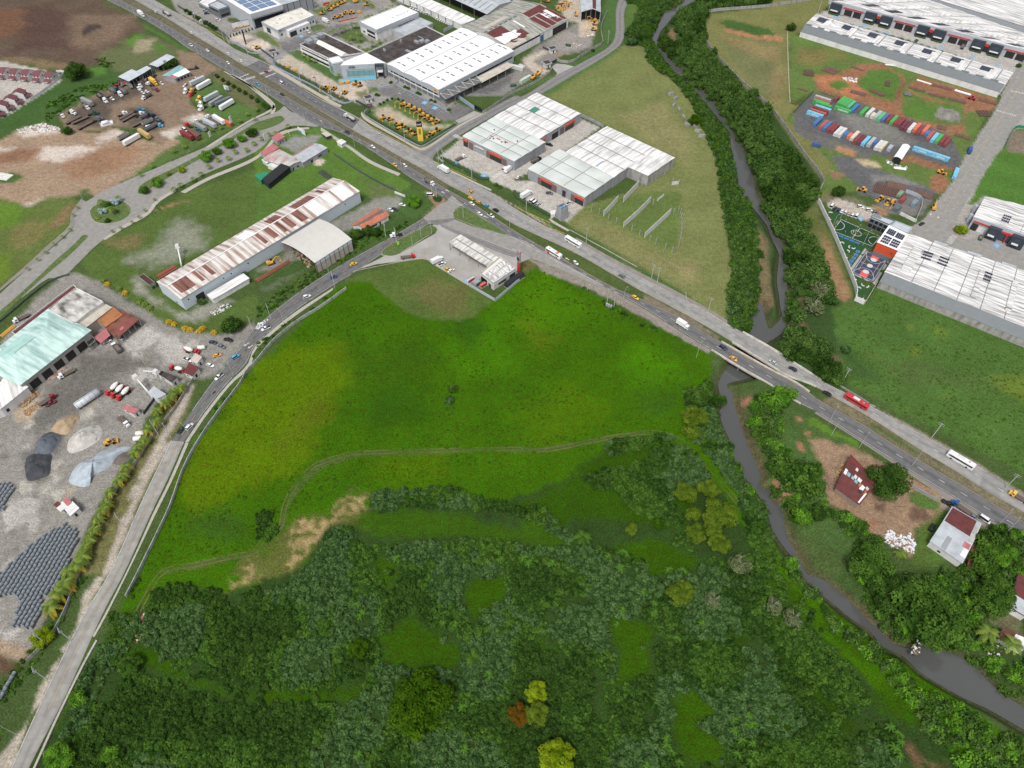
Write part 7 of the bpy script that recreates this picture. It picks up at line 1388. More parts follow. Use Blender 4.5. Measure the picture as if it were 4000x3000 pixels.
board('b 1190 1300',1.2,2.2,5,3,'tall white banner sign by the avenue verge',WALLW,(),.12);board('b 1765 1560',1.2,1.8,5,1,'white banner sign beside the pink shack',WALLW,(),.12);board('b 815 1500',1.2,2,4,1,'small white banner by the lower trailer row',WALLW,(),.12);board('b 1100 700',-.5,5,3.4,1.5,'torn blue and white board leaning on the grass',WALLW,(('torn_print',-.1,.5,.0,.8,paint((130,180,210))),),.15);board('B2 1232 468',.5,1.2,2.4,1.0,'lime green feather flag on the station verge',paint((150,226,50)),(),.06);board('d 560 100',.4,6,2.4,.6,'red banner at the rear machine yard corner',paint((196,60,66)),(),.1)
# ---------------------------------------------------------------- bridge, walls, poles, courts, stacks
DECK=mat('bridge_concrete',S(150,144,136),.9,.15,.4,dirt=S(90,84,78),dirt_scale=.3)
def bridge(label,A,B,s0,s1,zt):
 a0,a1=G1(s0),G1(s1);d=(a1-a0).normalized();t=lambda p:(p-a0).dot(d);L=(a1-a0).length
 l=[p for p in A if 0<=t(p)<=L];r=[p for p in B if 0<=t(p)<=L];n=14;l=resample(l,n);r=resample(r,n);c=(l[0]+r[-1])/2
 o=thing('road_bridge',label,'bridge',(c.x,c.y,0));q=lambda p,z:(p.x-c.x,p.y-c.y,z)
 b=MB();b.rings([[q(x,-.1),q(y,-.1),q(y,-1.0),q(x,-1.0)]for x,y in zip(l,r)]);b.build('deck_slab',DECK,o)
 for k in range(4):
  b=MB();f=.12+k*.25;b.rings([[q(x.lerp(y,f-.03),-1.0),q(x.lerp(y,f+.03),-1.0),q(x.lerp(y,f+.03),-1.8),q(x.lerp(y,f-.03),-1.8)]for x,y in zip(l,r)]);b.build('girder',STEELD,o)
 for e,m_ in((l,WALLW),(r,WALLW)):
  b=MB();S_=[]
  for i,x in enumerate(e):
   g=(r[i]-l[i]).normalized()*.22;S_.append([q(x-g,-.3),q(x+g,-.3),q(x+g*.7,.95),q(x-g*.7,.95)])
  b.rings(S_);b.build('parapet',mat('pale_parapet',S(214,208,198),.8,.1,.5,dirt=S(150,140,130),dirt_scale=.4),o)
 for k in(4,9):
  for f in(.2,.8):b=MB();p=l[k].lerp(r[k],f);b.tube(q(p,-6),q(p,-1.2),.5,n=8);b.build('pier',DECK,o)
bridge('dark asphalt road bridge over the river, nearer the meadow',SA,SB,'C2 1740 1330','D3 330 130',0);bridge('pale concrete road bridge over the river, farther from the meadow',NA,NB,'C2 1900 1240','D3 480 40',0)
WOLD=mat('weathered_wall',S(182,184,180),.9,.12,.5,dirt=S(104,110,100),dirt_scale=.5,dirt_amt=.6,stretch=(1,1,.2));NETG=mat('mesh_fence',S(82,96,88),.8,.2,1);WBLUE=mat('blue_grey_wall',S(150,168,188),.7,.1,.5)
def wallrun(nm,s,h,w,m,label,cat='wall',posts=0,pm=None,cap=None):
 o,c=lowwall(nm,s,h,w,m,None);L=[(p,d)for p,d in along(c,posts)]if posts else[]
 if not L:return tag(o,label,cat)
 e=thing(nm,label,cat);o.parent=e;o.name='panel';me=None
 for p,d in L[:90]:
  if me is None:b=MB();b.box(-.16,.16,-.16,.16,-.1,h+.25);me=b.mesh('post')
  k=link('post',me,pm or m,e,(p.x,p.y,0),math.atan2(d.y,d.x))
 return e
wallrun('meadow_wall','B2 780 842,560 1000,380 1110,210 1240,120 1330,0 1475;A2 2130 1560;A3 2080 0,1900 235,1730 480,1590 740,1480 1050,1370 1290,1190 1659;A4 1095 185',1.9,.3,WOLD,'long grey weathered wall curving along the meadow edge',posts=7)
wallrun('precast_wall','A3 1690 -60,1640 20,1500 240,1330 440,1180 680,1020 900,960 1010,840 1210,760 1440,690 1640;A4 560 330,420 560,240 740',2.0,.25,CONCW,'low concrete wall of the precast yard behind the palm row',posts=8)
wallrun('river_wall','C1 2700 -20,2212 60,1710 105,1660 170,1645 245,1690 390,1840 570,2000 730,2212 920;D1 130 1085,300 1325,470 1560,440 1659;D2 425 90',2.6,.3,CONCW,'tall grey wall running along the wooded river bank',posts=9);wallrun('court_wall','D2 428 90,560 370,690 680,755 860,745 935',3.4,.3,WALLW,'white-faced wall closing the sports grounds on the river side');wallrun('court_end_wall','D2 745 938,825 972',3.2,.3,WALLW,'short end wall at the tip of the sports grounds');wallrun('court_fence','D2 830 972,940 790',2,.12,WALLW,'thin white fence from the grounds tip to the warehouse','fence')
wallrun('white_fence','D1 163 285,170 520,180 760,188 890',1.2,.25,paint((214,206,190)),'straight cream wall on the grass left of the container yard');wallrun('yard_barrier','D1 188 890,270 915',.6,.2,RBROWN,'rusty rail at the container yard corner','barrier');wallrun('yard_fence','l 150 20,0 178',1.6,.1,NETG,'dark mesh fence on the west edge of the container yard','fence')
wallrun('front_wall','c 800 585,900 640,1020 710,1100 765,1250 775',.9,.35,WBLUE,'blue-grey low wall below the billboard lot');wallrun('front_wall','c 1560 835,1440 870,1420 910,1440 960,1560 1020,1800 1140,2000 1240,2212 1370;B1 640 830,735 890,800 890,845 875',1.0,.4,WBLUE,'long curved blue-grey wall in front of the entrance pavilion');wallrun('lot_wall','g 160 570,115 600,120 680,400 850,700 1020,1000 1180,1060 1200,1130 1195,1400 1030,1750 820',.8,.4,WALLM,'low wall round the yellow machine display lot')
wallrun('lot_hedge','g 190 600,170 660,620 930,1050 1165,1130 1160,1680 830',1.0,1.6,mat('clipped_hedge',S(58,82,44),.95,.3,2,bump=4),'clipped hedge inside the display lot wall','hedge');wallrun('forecourt_hedge','h 60 300,200 370,340 440,440 500,530 515',1.2,2.0,MATS['clipped_hedge'],'clipped hedge along the western forecourt edge','hedge');wallrun('forecourt_hedge','h 785 630,800 675,860 725,1000 795,1140 875',1.2,2.0,MATS['clipped_hedge'],'clipped hedge along the eastern forecourt edge','hedge')
for s,h,m,lb in(('c 60 100,300 240,560 400,720 500,800 580',2.0,NETG,'dark mesh fence below the street trees'),('c 1250 720,1440 860',1.8,STEELD,'black sliding gate below the white office'),('g -40 430,180 550',1.8,STEELD,'black sliding gate beside the display lot'),('g 2005 545,2135 610',3,BLACKW,'black gate at the end of the blue wall'),('g 1685 345,2005 570',3,WBLUE,'tall blue wall leading to the black gate'),('f 750 1120,855 1070',2.4,NAVY,'dark blue gate of the rear yard'),('f 620 830,740 890',1.5,STEELD,'black barrier beside the inner guard hut'),('f 1730 215,1640 430,1625 560,1655 700,1640 770,1440 880,1280 980,1160 1060,1040 1090,900 1070,860 1030',2.2,CONCW,'grey concrete wall curving round the rear yard'),('f 750 1180,760 1250,560 1400,300 1530,60 1650;g 2212 600,2145 640',2.0,CONCW,'grey concrete wall along the side road'),('g 340 205,480 175,640 130,700 60',1,WBLUE,'planter wall below the entrance terrace'),('g 680 160,900 270,1150 390,1400 520,1540 610',.8,WBLUE,'planter wall along the white hall car park'),('c 870 520,1000 450,1260 370',1.8,WALLW,'white wall behind the row of small cypresses'),('d 220 160,400 90,700 -40',2.2,WALLW,'white wall behind the rear machine yard'),('e -20 20,260 150,560 280,870 410',2.6,WALLG,'pale wall along the rows of white cars'),('e 590 560,740 480,880 400',3,WALLG,'pale wall at the end of the white car lot'),('B2 1200 10,1290 45',1.6,WALLW,'white wall piece near the highway corner'),('A1 490 625,560 640,380 790,260 870',1.8,WALLW,'white wall round the terraced houses'),('C1 575 1000,690 1050,790 1105',2.4,WALLM,'grey wall between the two white unit roofs'),('m 1105 130,1265 215,1200 430',2.4,WALLG,'pale panel wall round the site yard'),('m 1050 350,1210 430',2.2,WALLW,'white hoarding in front of the site yard'),('k 705 565,915 690',2,WALLG,'pale fence along the station lawn'),('k 920 692,1155 490',2,WALLG,'pale fence behind the black tank enclosure'),('D3 1240 890,1360 960,1470 1020',1.8,STEEL,'bent grey sheet fence beside the dirt yard'),('B1 680 1340,900 1490,1080 1590,1200 1650',1.6,NETG,'thin wire fence across the farm meadow'),('D1 2212 1110,2125 1115,2035 1290',2,GREENN,'green netting round the bare plot'),('A2 600 720,400 800,0 1130',1.3,NETG,'wire fence beside the lower boulevard lane'),('j 270 790,160 940',1.8,STEELD,'dark conveyor pipe by the batching bins'),('d 1080 310,760 385',.8,REDB,'red railing along the front of the rear machine yard'),('C2 500 330,850 520,1080 650',.5,KERB,'broken concrete kerb along the mown meadow'),('C2 1500 870,1520 960,1640 1010,1880 1170',.7,KERB,'white guard wall on the bridge approach'),('D3 870 180,925 200',.9,STEEL,'short guard rail beyond the red coach'),('D3 590 0,740 90,870 170',.9,STEEL,'steel guard rail beside the red coach')):
 nm='boundary_gate' if 'gate' in lb else 'hoarding' if 'hoarding' in lb else 'mesh_fence' if 'fence' in lb or 'netting' in lb else 'guard_rail' if 'rail' in lb else 'kerb_wall' if 'kerb' in lb else 'conveyor_pipe' if 'pipe' in lb else 'boundary_wall'
 wallrun(nm,s,h,.25,m,lb,nm.split('_')[-1],6 if m in(NETG,STEELD,GREENN)else 0,STEELD)
 # unfinished panel walls in the mown meadow
for i,(s,h)in enumerate((('C1 960 1750,1090 1610',4.5),('C2 790 210,850 150,912 80',4.5),('C2 962 305,1080 200,1195 85',4.2),('C2 1145 395,1260 290,1370 185',4.2),('C1 1380 1600,1440 1590',2.5),('C2 1255 80,1308 40',2))):
 wallrun('panel_wall',s,h,.25,mat('panel_concrete',S(206,206,202),.9,.1,.6),'unfinished concrete panel wall in the mown meadow, %s from the trade units'%ORD[i],'wall',6)
MEPO=None;n=0;b=MB();b.box(-.22,.22,-.22,.22,0,4.6);MEPO=b.mesh('concrete_post')
for s in('C2 688 160','C2 752 192','C2 835 235','C2 900 272','C2 1035 340','C2 1100 380','C2 1190 425','C2 1240 455','C2 1322 495','C2 1380 528','C2 1437 480','C2 1447 440','C2 1455 400','C2 1460 360','C2 1463 320','C2 1462 275','C2 1460 230','C2 1455 190','C2 1440 170','C2 1395 195','C2 1217 112','C1 1125 1620','C1 1310 1530','C1 1385 1590','C1 1440 1600'):
 o=link('concrete_post',MEPO,CONCW,None,G1(s),.7);tag(o,'bare concrete post standing free among the unfinished panel walls','post','bare posts among the panel walls')
 # poles
def poleT(kind):
 b=MB();H_=11 if kind=='U' else 10;b.tube((0,0,0),(0,0,H_),.2 if kind=='U' else.13,.13 if kind=='U' else.08,n=7);T=[('pole',b.mesh('pole'),mat('pole_concrete',S(184,186,184),.8,.1,.6))]
 if kind=='U':
  for z in(10.6,9.6):b=MB();b.box(-.07,.07,-1.3,1.3,z,z+.14);T.append(('crossarm',b.mesh('crossarm'),STEEL))
  b=MB();[b.tube((0,y,10.7),(0,y,11),.06)for y in(-1.2,-.6,.6,1.2)];T.append(('insulator',b.mesh('insulator'),WALLW));b=MB();b.tube((.35,0,8.3),(.35,0,9.2),.28,n=8);T.append(('transformer',b.mesh('transformer'),STEEL))
 else:b=MB();b.tube((0,0,9.9),(1.9,0,10.4),.06);T.append(('arm',b.mesh('lamp_arm'),STEEL));b=MB();b.box(1.6,2.5,-.16,.16,10.3,10.5);T.append(('lamp_head',b.mesh('lamp_head'),STEEL))
 return T
PT={k:poleT(k)for k in 'UL'}
for kind,where,pts,rz in(('U','utility pole on the low grass west of the curved road, %s from the bottom','A4 405 893;A4 410 590;A4 617 558;A3 1085 1240;A3 1370 437;A3 1480 465',.6),('L','street lamp on the verge of the curved road, %s from the bottom','A4 145 1370;A3 1650 470;A2 2020 1590;B2 245 1140;B2 635 720',2.5),('U','utility pole on the upper verge of the curved road, %s from the west','A2 2190 1210;B2 130 1095;B2 682 822;B2 1122 388;B2 1215 440',.5),('L','lamp post on the median or verge of the boulevard, %s from the bottom','A2 213 868;A2 690 410;A2 1145 205;A2 718 65;A1 1210 1620;A1 1657 1430;A1 2052 1220',.6),
('U','utility pole along the mown meadow edge, %s from the trade units','C2 640 442;C2 1204 752;C2 1254 782;C2 1690 1042;D2 640 1650;D3 1415 462;D3 2050 900',.8),('L','street lamp on the south verge of the highway, %s from the petrol station','C2 160 570;C2 960 955;C2 1592 1430;D3 525 335;D3 550 437;D3 785 555;D3 1240 710;D3 1990 1215;D3 2050 1288',.8),('U','utility pole at the north highway verge, %s from the top','c 340 385;c 725 595;c 793 640;c 1070 800;c 1830 1210;d 635 1640;g 810 1140;g 1388 1468;g 1466 1515;h 365 525;h 903 815',.8),('L','lamp post on the south highway verge or median, %s from the top','A1 1175 150;A1 1425 275;A1 1715 480;b 1215 432;b 1800 800;s 30 130;s 315 270;s 588 420;s 760 530;h 18 735;h 280 890;C2 -20 300',.8),('U','pole rising inside the farm or yard fences, %s from the left','A2 1260 1500;A2 1620 750;B2 1565 85;f 1745 755;f 1140 410;n 240 135',.3),('L','lamp pole of the station or sports grounds, %s from the left','k 235 233;k 306 165;k 394 138;m 376 495;m 580 600;m 685 655;m 460 395',.5)):
 for i,q in enumerate(pts.split(';')):put_tpl(PT[kind],'utility_pole' if kind=='U' else 'street_lamp',where%ORD[i],'pole' if kind=='U' else 'street lamp',G1(q.strip()),rz,where.split(',')[0])
for i,s in enumerate(('C2 820 960','C2 880 995')):put_tpl(PT['U'],'utility_pole',['left','right'][i]+' pole of the transformer pair on the bright meadow','pole',G1(s),.8)
for i,s in enumerate(('C2 818 985','C2 836 993','C2 855 1002')):c=G1(s);o=thing('ground_transformer','%s grey drum transformer between the two meadow poles'%ORD[i],'transformer',c);b=MB();b.tube((0,0,.2),(0,0,1.9),.7,n=10);b.build('tank',STEEL,o);b=MB();b.tube((0,0,1.9),(0,0,2.4),.2,n=6);b.build('bushing',WALLW,o)
# courts
TURF=mat('artificial_turf',S(36,84,40),.95,.12,.6);PITCH_=mat('pitch_turf',S(24,70,34),.95,.12,.4);COURT=mat('navy_court',S(62,72,102),.6,.06,.4);KEYR=mat('court_red',S(228,90,92),.6,.06,.4)
sheet('turf_ground','D2 470 128,640 185,640 230,960 400,930 470,840 490,930 590,1060 580,930 780,835 945,755 900,690 690,560 390',TURF,.02);sheet('court_pavement','D2 690 690,838 485,1065 575,925 803',LOT,.04)
PQ=G('D2 550 335,905 475,975 385,628 232');sheet('football_pitch',PQ,PITCH_,.05);BQ=G('D2 716 695,848 503,1040 580,912 780');sheet('ball_court',BQ,COURT,.06)
def qp(Q,s,t):return(Q[0]*(1-s)+Q[1]*s)*(1-t)+(Q[3]*(1-s)+Q[2]*s)*t
def qline(nm,Q,pts,w,m,z):
 P=[qp(Q,a,b_)for a,b_ in pts];mb=MB()
 for a,b_ in zip(P,P[1:]):d=(b_-a).normalized();n_=Vector((-d.y,d.x,0))*w/2;mb.add([(v.x,v.y,z)for v in(a+n_,a-n_,b_-n_,b_+n_)],[(0,1,2,3)])
 mb.build(nm,m)['kind']='structure'
ring=lambda cx,cy,rx,ry,a0=0,a1=2*math.pi,n_=20:[(cx+rx*math.cos(a0+(a1-a0)*i/n_),cy+ry*math.sin(a0+(a1-a0)*i/n_))for i in range(n_+1)]
for p in([(.02,.03),(.98,.03),(.98,.97),(.02,.97),(.02,.03)],[(.5,.03),(.5,.97)],ring(.5,.5,.12,.2),ring(.02,.5,.17,.33,-1.57,1.57),ring(.98,.5,.17,.33,1.57,4.71)):qline('pitch_markings',PQ,p,.3,WHT,.066)
for p in([(.04,.05),(.96,.05),(.96,.95),(.04,.95),(.04,.05)],[(.02,.5),(.98,.5)]if False else[(.5,.05),(.5,.95)],ring(.04,.5,.32,.42,-1.57,1.57),ring(.96,.5,.32,.42,1.57,4.71)):qline('court_markings',BQ,p,.22,WHT,.09)
qline('court_markings',BQ,[(.2,.2),(.8,.2),(.8,.8),(.2,.8),(.2,.2)],.18,mat('line_yellow',S(220,180,60),.7,.1,1),.086)
for x0,x1 in((.02,.24),(.76,.98)):sheet('court_key_pavement',[qp(BQ,a,b_)for a,b_ in((x0,.34),(x1,.34),(x1,.66),(x0,.66))],KEYR,.075,False)
for cx in(.24,.76,.5):sheet('court_circle_pavement',[qp(BQ,a,b_)for a,b_ in ring(cx,.5,.07,.13)[:-1]],mat('pale_circle',S(206,206,210),.6,.05,.5),.08,False)
for i,s in enumerate(('D2 700 628','D2 718 602','D2 738 575','D2 756 548','D2 774 520')):
 o=thing('picnic_table','blue picnic table %s from the bottom in the row beside the ball court'%ORD[i],'table',G1(s),.95,'blue tables on the turf');b=MB();b.box(-1.1,1.1,-.5,.5,.7,.8);b.build('table_top',paint((40,120,200)),o);[MB().box(-1.1,1.1,y-.2,y+.2,.4,.48).build('bench',paint((60,140,214)),o)for y in(-.95,.95)];[MB().box(x-.06,x+.06,-.9,.9,0,.7).build('leg',STEEL,o)for x in(-.8,.8)]
for i in range(5):o=thing('team_bench','blue bench %s from the left along the pitch side'%ORD[i],'bench',G1('D2 %d %d'%(582+i*46,372+i*19)),-.6,'blue benches along the pitch');MB().box(-1.4,1.4,-.3,.3,.4,.5).build('seat',paint((50,130,206)),o);MB().box(-1.4,1.4,.3,.36,.5,1.1).build('backrest',paint((50,130,206)),o);[MB().box(x-.06,x+.06,-.25,.25,0,.4).build('leg',STEEL,o)for x in(-1.1,1.1)]
b=MB();b.rings([[((.9+r_)*math.cos(t),(.9+r_)*math.sin(t),z)for r_,z in((0,0),(.4,0),(.4,.45),(0,.45))]for t in[.2+i*.28 for i in range(10)]]);CS=b.mesh('curved_seat')
for i,s in enumerate(('D2 540 185','D2 540 232','D2 612 435','D2 638 445','D2 712 478','D2 735 482','D2 685 515','D2 655 545','D2 672 560','D2 725 755','D2 750 767','D2 825 803','D2 852 815','D2 783 835','D2 780 903','D2 806 915')):tag(link('stone_bench',CS,WALLW,None,G1(s),i*1.9),'small white curved seat on the artificial turf','bench','white curved seats on the turf')
for i,(s,rz)in enumerate((('D2 590 280',-.65),('D2 945 430',2.5))):o=thing('goal',['white goal at the river end of the pitch','white goal at the hall end of the pitch'][i],'goal',G1(s),rz);b=MB();b.tube((0,-1.5,0),(0,-1.5,2),.06);b.tube((0,1.5,0),(0,1.5,2),.06);b.tube((0,-1.5,2),(0,1.5,2),.06);b.build('goal_frame',WALLW,o);b=MB();b.add([(0,-1.5,2),(0,1.5,2),(-.9,1.5,0),(-.9,-1.5,0)],[(0,1,2,3)]);b.build('net',mat('net_grey',S(150,160,155),.9,.2,2),o)
o=thing('goal','white goal frame on the farm lawn','goal',G1('B1 288 1165'),.5);b=MB();b.tube((0,-1.8,0),(0,-1.8,2.2),.1);b.tube((0,1.8,0),(0,1.8,2.2),.1);b.tube((0,-1.8,2.2),(0,1.8,2.2),.1);b.build('goal_frame',WALLW,o)
# people on the pitch
def personT():
 b=MB();E8=lambda cx,cy,z,rx,ry:[(cx+rx*math.cos(i*math.pi/4),cy+ry*math.sin(i*math.pi/4),z)for i in range(8)]
 b.rings([E8(0,0,.85,.13,.17),E8(0,0,1.0,.12,.15),E8(0,0,1.3,.13,.2),E8(0,0,1.42,.1,.19),E8(0,0,1.48,.06,.06),E8(.02,0,1.55,.075,.07),E8(.02,0,1.65,.095,.08),E8(.0,0,1.75,.05,.05)])
 for s in(-1,1):b.rings([E8(.02+s*.02,s*.09,.88,.085,.08),E8(s*.1,s*.1,.46,.06,.06),E8(s*.16,s*.1,.08,.045,.045),E8(s*.16+.05,s*.1,.0,.11,.05)]);b.rings([E8(0,s*.2,1.4,.05,.05),E8(-s*.08,s*.27,1.12,.04,.04),E8(-s*.02,s*.28,.86,.03,.03)])
 return b.mesh('person',True)
PM=personT()
for s,c,lb in(('m 515 415','lb','pale blue shirted player near the left goal area'),('m 607 487','tl','green shirted player left of the centre circle'),('m 508 532','lb','pale blue shirted player near the lower touchline'),('m 588 535','w','player in white inside the centre circle'),('m 738 606','nv','dark shirted player in the right half of the pitch'),('m 682 537','dk','dark shirted player right of the centre circle'),('h 857 537','b','person in blue walking across the forecourt'),('h 833 1000','b','person')):
 if len(lb)>8:tag(link('person',PM,paint(PAL[c]),None,G1(s)+Vector((0,0,.05)),random.uniform(0,6)),lb,'person')
 # concrete pipes
b=MB();nn=12;C_=lambda x,r:[(x,r*math.cos(i*2*math.pi/nn),r*math.sin(i*2*math.pi/nn)+.78)for i in range(nn)];b.rings([C_(-.95,.72),C_(.7,.72),C_(.72,.8),C_(.95,.8),C_(.95,.6),C_(-.95,.58),C_(-.95,.72)],cap=False);PIPE=b.mesh('concrete_pipe',True);PMAT=mat('pipe_concrete',S(138,147,153),.9,.15,.8)
np_=0
for k,s in enumerate(('A3 560 1215,690 1290,665 1400,560 1640;A4 410 190,0 172,-60 40;A3 20 1620,160 1490,400 1290','A4 165 190,410 200,300 462,120 430','A3 -40 870,60 852,122 930,20 1110,-60 1120','A4 100 835,168 845,60 1040,-40 1060')):
 Q=G(s);o0=G1('A3 600 1220');e1=(G1('A3 380 1590')-o0).normalized()*1.98;e2=Vector((-e1 .y,e1 .x,0)).normalized()*1.82
 if e2 .x>0:e2=-e2
 IJ=[(i,j)for i in range(-60,80)for j in range(-60,80)];PP=np.array([(o0+e1*(i+.25*(j%3))+e2*j)[:2]for i,j in IJ]);PP[:,0]+=(.12*np.sin(PP[:,1]));ok=inside(PP,Q)
 for p in PP[ok]:
  if np_>=300:break
  np_+=1;tag(link('concrete_pipe',PIPE,PMAT,None,(p[0],p[1],0),math.atan2(e1 .y,e1 .x)+random.uniform(-.03,.03)),'short grey concrete pipe lying in the stacked pipe field of the yard','pipe','concrete pipes laid out in the precast yard')
  # heaps
def heap(nm,s,h,m,label,cat,n_=26,rough=.25):
 P=G(s);c=sum(P,Vector())/len(P);P=smooth(P,True,4);r_=np.random.default_rng(len(s));V=[(c.x,c.y,h)];F=[];K=8;N_=len(P)
 for k in range(1,K+1):
  f=k/K
  for i,p in enumerate(P):g=1+(r_.random()-.5)*rough*(f<1);q=c.lerp(p,f*g if f<1 else 1);V.append((q.x,q.y,max(0,h*(1-f**1.25)*(1+(r_.random()-.5)*rough*1.5))-.05*(k==K)))
 for i in range(N_):F.append((0,1+i,1+(i+1)%N_))
 for k in range(K-1):
  for i in range(N_):a=1+k*N_;F.append((a+i,a+N_+i,a+N_+(i+1)%N_,a+(i+1)%N_))
 b=MB();b.add(V,F);return tag(b.build(nm,m,sm=True),label,cat)
HM=lambda nm,c,d:mat(nm,S(*c),.95,.15,.5,dirt=S(*d),dirt_scale=.3,bump=2)
heap('sand_heap','A3 440 400,520 300,640 260,690 290,640 370,560 440',3,HM('tan_sand',(176,152,120),(140,122,98)),'tan sand heap in the precast yard','heap');heap('gravel_heap','A3 300 560,340 470,420 415,510 430,530 480,440 600,320 630',4,HM('slate_gravel',(100,108,118),(78,84,92)),'slate grey gravel heap in the precast yard','heap');heap('gravel_heap','A3 215 700,260 610,440 600,440 700,420 790,260 840,220 780',3,HM('black_gravel',(62,66,72),(96,98,100)),'almost black gravel heap in the precast yard','heap')
heap('sand_heap','A3 580 560,600 480,700 390,840 355,885 400,860 480,740 560,620 600',4,HM('white_sand',(196,192,186),(160,156,148)),'pale white sand heap in the precast yard','heap');heap('gravel_heap','A3 590 840,680 690,800 640,900 570,1130 540,1000 640,940 720,800 800,780 870,700 890',4,HM('blue_gravel',(172,184,194),(140,152,160)),'pale blue gravel heap in the precast yard','heap');heap('earth_heap','A3 980 680,1040 600,1130 590,1130 650,1040 700',1.5,HM('grey_earth',(112,106,98),(84,80,72)),'dark grey earth heap under the palms','heap');heap('gravel_heap','l 1130 190,1150 160,1210 170,1230 210,1190 230,1140 220',2.5,HM('grey_gravel',(140,136,130),(110,106,100)),'grey gravel heap on the round green patch','heap')
RUB=mat('white_rubble',S(226,228,236),.9,.3,1.2,dirt=S(170,140,112),dirt_scale=.6,dirt_amt=.8,bump=5)
def scatter(nm,s,n_,sz,mats_,label,cat,zs=.5,kind=None,el=1.6):
 P=G(s);r_=np.random.default_rng(n_+len(s));x0,x1=min(p.x for p in P),max(p.x for p in P);y0,y1=min(p.y for p in P),max(p.y for p in P);b=MB();k=0
 C2_=np.stack([r_.uniform(x0,x1,n_*4),r_.uniform(y0,y1,n_*4)],1);C2_=C2_[inside(C2_,P)][:n_]
 for x,y in C2_:
  a=r_.uniform(sz*.4,sz);l=a*r_.uniform(1,el);t=r_.uniform(0,3.1);c_,s_=math.cos(t),math.sin(t);h=a*zs*r_.uniform(.5,1.4)
  V=[(x+(u*l*c_-v*a*s_)/2,y+(u*l*s_+v*a*c_)/2,z)for z,q in((-.05,1),(h,r_.uniform(.6,.95)))for u,v in((-q,-q),(q,-q),(q,q),(-q,q))]
  b.add(V,[(3,2,1,0),(4,5,6,7),(0,1,5,4),(1,2,6,5),(2,3,7,6),(3,0,4,7)],int(r_.integers(len(mats_))))
 o=b.build(nm,mats_);tag(o,label,cat);o['kind']='stuff' if kind is None else kind;return o
PW,PB,PT_,PK=paint((226,228,234)),paint((150,124,96)),paint((190,150,90)),paint((66,60,58))
scatter('white_rubble','D3 1000 1350,1040 1255,1110 1300,1200 1320,1245 1280,1270 1400,1250 1480,1180 1440,1080 1420',260,1.0,[PW,PW,RUB,PB],'white rubble heap below the dirt yard','rubble',.7);scatter('litter_rubble','A4 1250 300,1300 330,1240 400,1250 500,1180 580,1160 500,1200 370',140,.7,[PW,PB,PT_,PK,paint((180,90,80))],'dumped litter by the meadow wall end','litter');scatter('litter_rubble','D4 1230 640,1290 540,1340 580,1310 660,1250 700',70,.7,[PB,PK,PW],'drifted litter raft on the wide river','litter',.3);scatter('litter_rubble','D4 1900 560,2000 590,2080 640,1980 720,1880 680',60,.6,[PW,PB,PK],'litter slope below the small outhouse','litter')
scatter('wood_debris','A3 120 180,300 50,340 90,200 210',120,1.0,[PB,PT_,paint((130,104,80))],'stack of wooden moulds beside the works','timber',.8);scatter('wood_debris','A3 190 250,330 150,340 180,240 290',70,.9,[PB,PT_],'smaller scatter of wooden moulds','timber');scatter('scrap_debris','f 830 80,1000 20,1130 60,1080 130,960 200,880 180',160,1.5,[MYEL,PT_,PK],'heap of yellow machine scrap','scrap');scatter('truck_scrap','a 1250 520,1500 500,1750 420,1900 420,1880 500,1620 560,1300 640',150,1.4,[PK,CH,paint((90,80,76)),paint((120,60,56)),paint((150,150,150))],'dark vehicle scrap beneath the truck sheds','scrap',.9)
scatter('concrete_slabs','i 385 830,490 720,545 700,560 730,450 850,410 870',46,2.0,[paint((170,150,140)),paint((190,176,164)),paint((158,120,108))],'stacked red and grey slabs beside the works','slabs',.25);scatter('white_rubble','A1 140 1120,380 1065,530 1115,400 1140,200 1160',160,1.2,[PW,PB,RUB],'pale rubble bank at the edge of the tan field','rubble',.4);scatter('white_rubble','n 470 755,640 780,620 830,560 815,480 780',50,1.2,[PW,RUB],'white rubble beside the orange earth','rubble');scatter('shed_scrap','B2 290 480,400 520,510 620,460 660,380 590',70,1.3,[PB,PT_,PK,paint((180,160,140))],'timber and scrap spilling from the curved shed','scrap')
scatter('white_rubble','A2 1780 1060,1960 960,2000 990,1860 1070',60,.8,[PW,RUB],'white rubble by the long warehouse corner','rubble',.4);scatter('white_rubble','B2 0 1140,120 1090,60 1160,0 1200',40,.8,[PW,RUB],'white spoil heap beside the curved road','rubble');scatter('site_rubble','D1 1010 1380,1220 1440,1180 1480,1030 1430',40,1.2,[PW,STEEL,RUB],'rubble and pipes beside the white tent','rubble');scatter('packing_waste','f 820 900,960 930,960 970,880 950',50,.9,[PB,PT_],'cardboard waste by the inner guard hut','waste');scatter('packing_waste','f 1060 790,1180 740,1290 770,1180 830',50,.8,[PB,PW,PT_],'spilled waste beside the dark blue skip','waste');scatter('white_pallets','f 1390 610,1520 590,1510 620,1400 630',24,.9,[PW],'white bags on the rear concrete','bags');scatter('cut_timber','D3 590 720,650 690,690 740,660 800,590 800',26,1.3,[PT_,PB],'yellowish timber bundles beside the rust roof','timber',.6)
